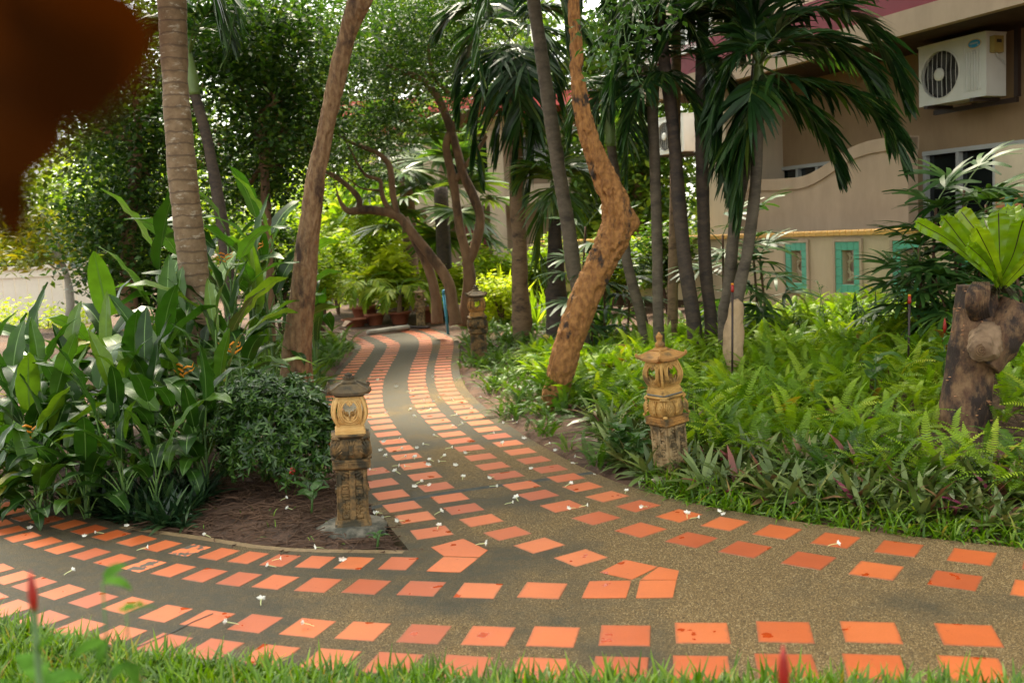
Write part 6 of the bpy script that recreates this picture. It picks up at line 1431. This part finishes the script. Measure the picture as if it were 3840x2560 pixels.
for q in range(9):                         # old frond bases wrapped under the fern
    f = q / 8; x0 = 2224 + 46 * f; mb = MB(); mb.tube(catmull([P(x0 + 6 - 2 * f, 740 - 14 * abs(f - .4), 6.03), P(x0 - 3, 705, 5.93 + .03 * abs(f - .5)), P(x0, 672, 5.93 + .03 * abs(f - .5)), P(x0 + 12 - 10 * f, 648, 6.02)], 10), np.array([.008, .016, .02, .021, .021, .021, .02, .018, .014, .008]) * .62, 8); mb.build('old_frond_base', M['stump'], tr, True)
rr = np.random.default_rng(12)
for i in range(38):
    j = int(rr.integers(1, 7)); f = rr.random(); c = np.array(bp[j]) * (1 - f) + np.array(bp[min(7, j + 1)]) * f; a = rr.uniform(math.pi * 1.0, math.pi * 2.0); rad = br[j] * 1.0
    o_ = np.array([math.cos(a) * rad, math.sin(a) * rad, 0]); mb = MB(); mb.ball(c + o_ * rr.uniform(.97, 1.04), (rr.uniform(.005, .016), .008, .0028), 6, 4); mb.build('bracket_fungus', M['fungus'], tr, True)
def strap_leaf(name, pts, wmax, mats, seed, nl=30, wave=.02, parent=None):
    c = catmull(pts, nl); T = unit(np.gradient(c, axis=0)); r = np.random.default_rng(seed); V = []; F = []; Mi = []
    view = unit(np.array([0, 0, 1.5]) - c[nl // 2]); X0 = unit(np.cross(T, view)); 
    for j in range(nl):
        s_ = j / (nl - 1); w_ = wmax * .5 * (np.interp(s_, [0, .12, .5, .75, .9, 1], [.22, .4, .86, 1, .74, .05])); X = X0[j]; Nn = np.cross(X, T[j])
        for u in (-1, -.55, -.06, .06, .55, 1): V.append(c[j] + X * u * w_ + Nn * (-.0 + abs(u) * w_ * .35 + (u * u) * wave * math.sin(j * 1.35 + seed + (1.5 if u < 0 else 0)) - (.003 if abs(u) < .1 else 0)))
    for j in range(nl - 1):
        for u in range(5): F.append((j * 6 + u, j * 6 + u + 1, j * 6 + 7 + u, j * 6 + 6 + u)); Mi.append(1 if u == 2 and j < nl * .85 else 0)
    return mk(name, V, F, mats, parent, True, False, Mi)
nb = P(2296, 662, 6.02); t = thing('nest_fern', 'lime green bird nest fern with wavy upright fronds growing on the stump', 'fern', nb)
mb = MB(); r = np.random.default_rng(4)
for i in range(60): a = r.uniform(0, 6.28); mb.tube([nb + [0, 0, -.02], nb + [.05 * math.cos(a), .05 * math.sin(a), -.01 + r.uniform(-.02, .03)], nb + [.11 * math.cos(a), .11 * math.sin(a), -.05 + r.uniform(-.03, .05)]], [.004, .003, .0015], 4)
mb.build('root_fibre', M['nestrib'], t)
tips = [(2100, 507, 5.85, .10, 2190, 560), (2162, 494, 5.92, .11, 2230, 580), (2170, 500, 6.05, .11, 2240, 570), (2203, 481, 6.2, .13, 2262, 560), (2240, 520, 5.62, .13, 2280, 600), (2293, 482, 5.95, .145, 2296, 580), (2312, 478, 6.2, .13, 2305, 570), (2352, 500, 5.7, .15, 2325, 590), (2385, 520, 6.0, .14, 2340, 600), (2400, 560, 5.65, .13, 2350, 610), (2330, 470, 6.5, .13, 2310, 570), (2260, 500, 6.5, .13, 2280, 570), (2220, 560, 5.6, .1, 2270, 610), (2370, 480, 6.35, .13, 2335, 570)]
for i, (x, y, Y, wm, mx, my) in enumerate(tips): strap_leaf('frond', [nb + r.normal(0, .012, 3), P(mx, my, (Y + 6.02) / 2), P(x * .7 + mx * .3, y * .72 + my * .28, Y * .8 + 6.02 * .2), P(x, y, Y)], wm * .84, [M['nest'], M['nestrib']], i, parent=t)

c = P(1683, 748, 8.4); g = gz(c[0], c[1]); mb = MB(); w0 = 20 * px(8.4); zt = P(1690, 688, 8.4)[2]
V, F = tube(catmull([(c[0], c[1], g - .1), (c[0] + .01, c[1], (g + zt) / 2), (c[0] + .03, c[1], zt - .06), (c[0] + .04, c[1], zt)], 26), interp([w0 * 1.05, w0 * 1.05, w0 * .9, w0 * .15], 26), 14); V = V + .025 * np.c_[fbm(V * 7, 3, 1), .6 * fbm(V * 7, 3, 2), .3 * fbm(V * 7, 2, 3)]; V[:, 1] = c[1] + (V[:, 1] - c[1]) * .55
tag(mk('standing_rock', V, F, M['rock'], None, False), 'pointed tan rock standing upright at the foot of the palms', 'rock')
for x, y, Y, yt, lb in ((1682, 792, 7.9, 652, 'thin garden stake with red tip in front of the standing rock'), (2089, 800, 7.6, 678, 'garden stake with red tip in the ferns left of the stump')):
    a = P(x - 4, y, Y); b_ = P(x, yt, Y); g = gz(a[0], a[1]); t = thing('garden_stake', lb, 'stake', (a[0], a[1], g), 0, 'garden stakes'); mb = MB(); mb.tube([(a[0], a[1], g - .05), b_ + [0, 0, -.06]], .009, 7); mb.build('rod', M['dsteel'], t, True)
    mb = MB(); mb.tube([b_ + [0, 0, -.065], b_ + [0, 0, -.05], b_ + [0, 0, -.008]], [.011, .014, .012], 8); mb.build('tip', M['redbud'], t, True); mb = MB(); mb.tube([b_ + [0, 0, -.008], b_ + [0, 0, .006]], .011, 8); mb.build('cap', M['orange_bract'], t, True)
mb = MB(); c = G(1518, 1106); mb.ball((c[0], c[1], .01), (.06, .04, .025), 10, 7); V, F, _ = mb.arrays(); V = V + .012 * np.c_[fbm(V * 25, 2, 1), fbm(V * 25, 2, 2), fbm(V * 25, 2, 3)]; tag(mk('edge_stone', V, F, M['palestone'], None, False), 'pale flat stone at the kerb below the tall ochre lantern', 'stone')
# little plants
def rosplant(name, label, cat, loc, tpl, scale, mt, group=None, extra=None, parts=3):
    t = thing(name, label, cat, loc, 0, group); V, F = tpl; m_ = mk('leaf_rosette', np.asarray(V) * scale, F, M[mt], t, False, True); return t
def at(x, y, Y): c = P(x, y, Y); return (c[0], c[1], gz(c[0], c[1]))
CT = strap_tpl(18, 1, .16, 401, (10, 80), .8); ct = rosplant('cordyline', 'dark cordyline with broad leaves and pink centre at the wall foot', 'plant', at(1962, 715, 9.6), CT, .42, 'cordy')
mb = MB(); mb.tube([np.array(ct.location), np.array(ct.location) + [0, 0, .16]], [.018, .012], 7); mb.build('stem', M['redbud'], ct)
rosplant('spider_lily', 'spider lily with narrow arching leaves right of the cordyline', 'plant', at(2010, 720, 9.2), strap_tpl(12, 1, .06, 403, (30, 80), .7), .5, 'rhapis')
def weed(label, x, y, Y, h_, seed):
    loc = at(x, y, Y); t = thing('wall_weed', label, 'plant', loc, 0, 'leafy weeds along the wall foot'); r = np.random.default_rng(seed); l_ = r.normal(0, .05, 2)
    mb = MB(); mb.tube([(0, 0, -.02), (l_[0], l_[1], h_ * .6), (l_[0] * 2, l_[1] * 2, h_)], [.006, .004, .002], 5); mb.build('stem', M['helstem'], t, True, True)
    n = 26; f = r.uniform(.25, 1, n); a = r.uniform(0, 6.28, n); e = r.uniform(-.1, .8, n); D = np.stack([np.cos(a) * np.cos(e), np.sin(a) * np.cos(e), np.sin(e)], 1); W = unit(np.stack([-np.sin(a), np.cos(a), np.zeros(n)], 1))
    V, F = strips(np.c_[l_[0] * 2 * f, l_[1] * 2 * f, h_ * f], D, W, r.uniform(.05, .11, n), np.full(n, 1.2), np.array([.4, 1, .8, .05]) * .016); mk('leaves', V, F, M['rhapis'], t, False, True)
for i, (x, y, Y, h_) in enumerate(((1745, 735, 9.8, .28), (1770, 735, 9.7, .34), (1790, 738, 9.6, .26), (1812, 735, 9.8, .42), (1835, 738, 9.6, .3), (1858, 738, 9.5, .34), (1880, 735, 9.7, .52), (1900, 738, 9.5, .6), (1925, 738, 9.4, .34), (1985, 738, 9.3, .36), (2030, 738, 9.1, .34))): weed(['small leafy weed at the foot of the beige wall', 'taller leafy weed before the turquoise openings'][h_ > .4], x, y, Y, h_, 500 + i)
BL = hel_leaf(31, 40, 70, .42, .12, 0, .1, 9, mats=[M['sprig'], M['sprig']])
BLD = hel_leaf(32, 50, 80, .40, .1, 0, .1, 9, mats=[M['nearleaf'], M['nearleaf']])
def broadplant(name, label, loc, n, s_, mesh_=None, el=0, h_=.05, group=None, stemh=None, bud=None):
    t = thing(name, label, 'plant', loc, 0, group); r = np.random.default_rng(int(abs(loc[0]) * 1000) % 9999)
    if stemh: mb = MB(); mb.tube([(0, 0, -.03), (.01, 0, stemh * .5), (.02, .01, stemh)], [.007, .006, .005], 6); mb.build('stem', M['helstem'], t, True, True)
    for i in range(n): put('leaf', mesh_ or BL, t, (.02 * (stemh or 0), 0, (stemh or h_) * (.45 + .55 * i / n)), (r.normal(el, .2), r.normal(0, .15), i * 2.4 + r.uniform(-.3, .3)), s_ * r.uniform(.8, 1.15))
    if bud: mb = MB(); mb.tube([(.02, .01, stemh - .01), (.02, .01, stemh + bud * .3), (.02, .01, stemh + bud * .7), (.02, .01, stemh + bud)], [bud * .09, bud * .14, bud * .09, .001], 8); mb.build('bud', M['redbud'], t, True, True)
    return t
broadplant('broadleaf_sapling', 'blue-green broad-leaved sapling in the middle of the fern bed', at(2008, 905, 6.9), 8, .17, stemh=.36)
broadplant('broadleaf_sapling', 'young light green seedling in front of the near lantern soil', at(712, 1140, 5.4), 7, .13, stemh=.14)
broadplant('broadleaf_sapling', 'leafy weed at the foot of the near lantern footing', (G(865, 1252)[0], G(865, 1252)[1], 0), 7, .07, stemh=.06)
broadplant('costus_plant', 'red-tipped costus left of the stump top', at(2165, 760, 7.0), 8, .16, stemh=.42, bud=.1)
broadplant('costus_plant', 'second shorter costus with red bud by the lady palm', at(2190, 745, 7.3), 7, .15, stemh=.46, bud=.1)
broadplant('rue_bush', 'soft blue-green leafy bush at the kerb left of the tall ochre lantern', at(1420, 1050, 6.35), 22, .13, stemh=.22)
broadplant('rue_bush', 'small leafy plant left of the rue bush near the kerb', at(1462, 1065, 6.15), 16, .12, stemh=.2)

# sprig of compound leaves hanging into the top of the frame
t = thing('hanging_sprig', 'sprig of small green leaves hanging in front of the bent tree top', 'branch', P(1420, -60, 5.2)); r = np.random.default_rng(15); mb = MB(); Ls = []
for pl in ([(1420, -60), (1400, 0), (1350, 50), (1310, 100)], [(1420, -60), (1420, 20), (1380, 90), (1345, 170)], [(1420, -60), (1450, 10), (1470, 60), (1500, 70), (1555, 45)], [(1420, -60), (1430, 30), (1440, 110), (1470, 190)], [(1440, -60), (1500, 0), (1560, 30)], [(1420, -60), (1390, 10), (1370, 70), (1390, 140)], [(1410, -60), (1440, 20), (1420, 80), (1430, 150)], [(1430, -60), (1460, 0), (1480, 40), (1480, 110)]):
    c = catmull([P(x, y, 5.2 + r.normal(0, .12)) for x, y in pl], 24); mb.tube(c, np.linspace(.004, .0012, 24), 4)
    for j in range(5, 24):
        for s_ in (-1, 1):
            if r.random() < .8: Ls.append(c[j] + np.array([s_ * r.uniform(.01, .05), r.normal(0, .03), r.normal(-.01, .025)]))
mb.build('twig', M['helstem'], t); Ls = np.array(Ls); N = len(Ls)
V, F = scatter(LEAF, rotmats(r.normal(-.5, .45, N), r.normal(0, .45, N), r.uniform(0, 6.28, N)) * (.052 * r.uniform(.7, 1.2, N))[:, None, None], Ls); mk('leaves', V, F, M['sprig'], t)

# ================================================================== FALLEN FLOWERS
fm = MB(); fm.tube(catmull([(0.015, 0, .004), (.035, .002, .009), (.06, 0, .012), (.07, 0, .014)], 8), np.linspace(.0018, .0028, 8), 5, m=1)
for i in range(5):
    a = i * 1.257; d = np.array([.012, math.cos(a) * .026, math.sin(a) * .015 + .004]); b_ = np.array([.07, 0, .014]); s_ = np.array([0, -math.sin(a), math.cos(a)]) * .0085
    fm.add([b_, b_ + d * .55 + s_ + [.004, 0, 0], b_ + d, b_ + d * .55 - s_ + [.004, 0, 0]], [(0, 1, 2, 3)])
FLM = mesh_np('fallen_flower', *fm.arrays()); FLM.materials.append(M['petal']); FLM.materials.append(M['budgreen'])
fpos = ZB([(757, 863), (813, 898), (843, 885), (640, 815), (658, 838), (700, 1020), (885, 960), (930, 965), (960, 985), (995, 945), (1030, 940), (1105, 952), (1225, 1005), (1270, 930), (1330, 985), (1400, 1058), (1437, 1073), (830, 1010), (885, 1045), (930, 1012), (1070, 1040), (1005, 808), (1185, 1075), (1120, 1098), (1075, 1105), (1015, 1162), (965, 1210), (735, 1182), (705, 1190), (755, 1243), (710, 1285), (730, 1335), (655, 1360), (795, 1385), (860, 1340), (940, 1325), (865, 1445), (990, 1310), (1105, 1325), (1345, 1395), (1390, 1215), (1205, 1250), (1515, 1165), (850, 1225), (605, 1290), (1300, 1455)]) + \
    ZR([(150, 1185), (310, 1070), (425, 1145), (455, 1125), (545, 1212), (215, 1058), (695, 1345), (415, 1425), (1065, 1490), (335, 1305), (1285, 1445), (25, 915), (765, 1250)]) + Z2([(435, 232), (490, 250), (765, 250), (590, 285), (795, 345), (1040, 450), (1745, 195), (1240, 175), (640, 40), (150, 540), (1350, 155), (380, 240), (2235, 190)]) + \
    Z1([(605, 375), (720, 370), (1890, 600), (1830, 560), (170, 325), (250, 225), (1640, 990), (840, 315), (910, 490), (1770, 868), (2150, 1005), (420, 660)]) + Z3([(290, 250), (1135, 415), (520, 200)])
fpos += Z1([(1290, 85), (1420, 95), (2000, 240), (1890, 180), (2220, 450), (1440, 400), (1240, 262)]) + ZB([(1015, 1290), (1065, 1305), (870, 1300), (1150, 1420), (690, 1240), (780, 1290), (920, 1450), (1040, 1235), (1290, 1150)])
rf = random.Random(5); first = {}
def flabel(x, y):
    g_ = 'lying on the back path' if y > 5.6 else ('lying where the two paths meet' if x > -.6 else 'lying on the left branch of the path')
    return 'small white trumpet flower ' + g_
for x, y in fpos:
    g = G(x / S, y / S); on = bool(inside(np.array([g[:2]]), OUT)[0])
    o = put('fallen_flower', FLM, None, (g[0], g[1], .006 if on else gz(g[0], g[1]) + .01), (R(rf.uniform(-25, 25)), R(rf.uniform(-8, 4)), rf.uniform(0, 6.28)), rf.uniform(.6, .88))
    tag(o, flabel(g[0], g[1]) if on else 'small white trumpet flower dropped on the soil beside the kerb', 'flower', 'fallen white flowers')

# ================================================================== FOREGROUND PLANTS CLOSE TO THE LENS
t = thing('maroon_leaf_spray', 'blurred dark maroon leaves hanging close to the lens at top left', 'leaves', P(60, -200, .30))
mb = MB(); mb.tube([P(60, -200, .30), P(90, 40, .30), P(60, 250, .29), P(20, 420, .285)], [.002, .002, .0015, .001], 6); mb.build('stem', M['maroon_leaf'], t)
def near_leaf(pts_c, wid, seed):
    c = catmull(pts_c, 16); T = unit(np.gradient(c, axis=0)); X = unit(np.cross(T, unit(np.array([0, 0, 1.5]) - c))); V = []; F = []
    for j in range(16):
        w_ = wid * .5 * math.sin(math.pi * min(1, .06 + .9 * j / 15)) ** .6
        for u in (-1, 0, 1): V.append(c[j] + X[j] * u * w_ + np.cross(X[j], T[j]) * abs(u) * w_ * .25)
    for j in range(15): F += [(j * 3, j * 3 + 1, j * 3 + 4, j * 3 + 3), (j * 3 + 1, j * 3 + 2, j * 3 + 5, j * 3 + 4)]
    mk('leaf', V, F, M['maroon_leaf'], t, True)
px4 = px(.30)
near_leaf([P(-120, 60, .30), P(40, 80, .29), P(200, 90, .285), P(345, 10, .28)], 340 * px4, 1)
near_leaf([P(60, -160, .30), P(130, 0, .29), P(180, 140, .285), P(190, 300, .28)], 240 * px4, 2)
near_leaf([P(-150, 240, .30), P(-30, 280, .29), P(60, 300, .285), P(170, 290, .28)], 260 * px4, 3)
near_leaf([P(-60, 200, .31), P(-15, 330, .30), P(15, 440, .29), P(40, 575, .285)], 140 * px4, 4)
c = P(32, 1352, 1.35); broadplant('costus_plant', 'out-of-focus costus with red bud at the bottom left corner', (c[0], c[1], gz(c[0], c[1])), 8, .075, BLD, stemh=c[2] - .045, bud=.05)
c = P(60, 1560, 1.5); broadplant('foreground_weed', 'blurred leafy weed in the bottom left foreground', (c[0], c[1], gz(c[0], c[1])), 26, .1, BLD, stemh=c[2] + .02)
CL = None
def compound(name, label, tip, Y, seed):
    a = np.array(P(*tip, Y)); b_ = np.array([a[0] - .05, a[1] - .1, 0]); t = thing(name, label, 'plant', tuple(b_)); mb = MB(); c = catmull([b_, (a + b_) / 2 + [.03, 0, .03], a], 12); mb.tube(c, np.linspace(.004, .0015, 12), 5); mb.build('stem', M['helstem'], t, True); r = np.random.default_rng(seed)
    for i in range(9):
        an = r.uniform(0, 6.28); q = c[11 - i % 4] ; d = np.array([math.cos(an) * .6, math.sin(an) * .6, r.uniform(-.7, .1)]); d = d / np.linalg.norm(d)
        put('leaf', BLs, t, tuple(q - np.array(t.location)), (r.normal(-.3, .3), r.normal(0, .3), an), .055 * r.uniform(.8, 1.2))
BLs = hel_leaf(33, 20, 60, .38, .06, 0, .1, 9, mats=[M['nearleaf'], M['nearleaf']])
compound('foreground_weed', 'blurred compound-leaved weed over the left tiles', (290, 1405), 1.55, 3)
compound('foreground_weed', 'faint blurred sprig above the left tiles', (235, 1335), 1.45, 4)
c = P(1775, 1556, 1.5); broadplant('costus_plant', 'single blurred red bud poking up at the bottom edge', (c[0], c[1], gz(c[0], c[1])), 6, .06, BLD, stemh=c[2] - .03, bud=.07)
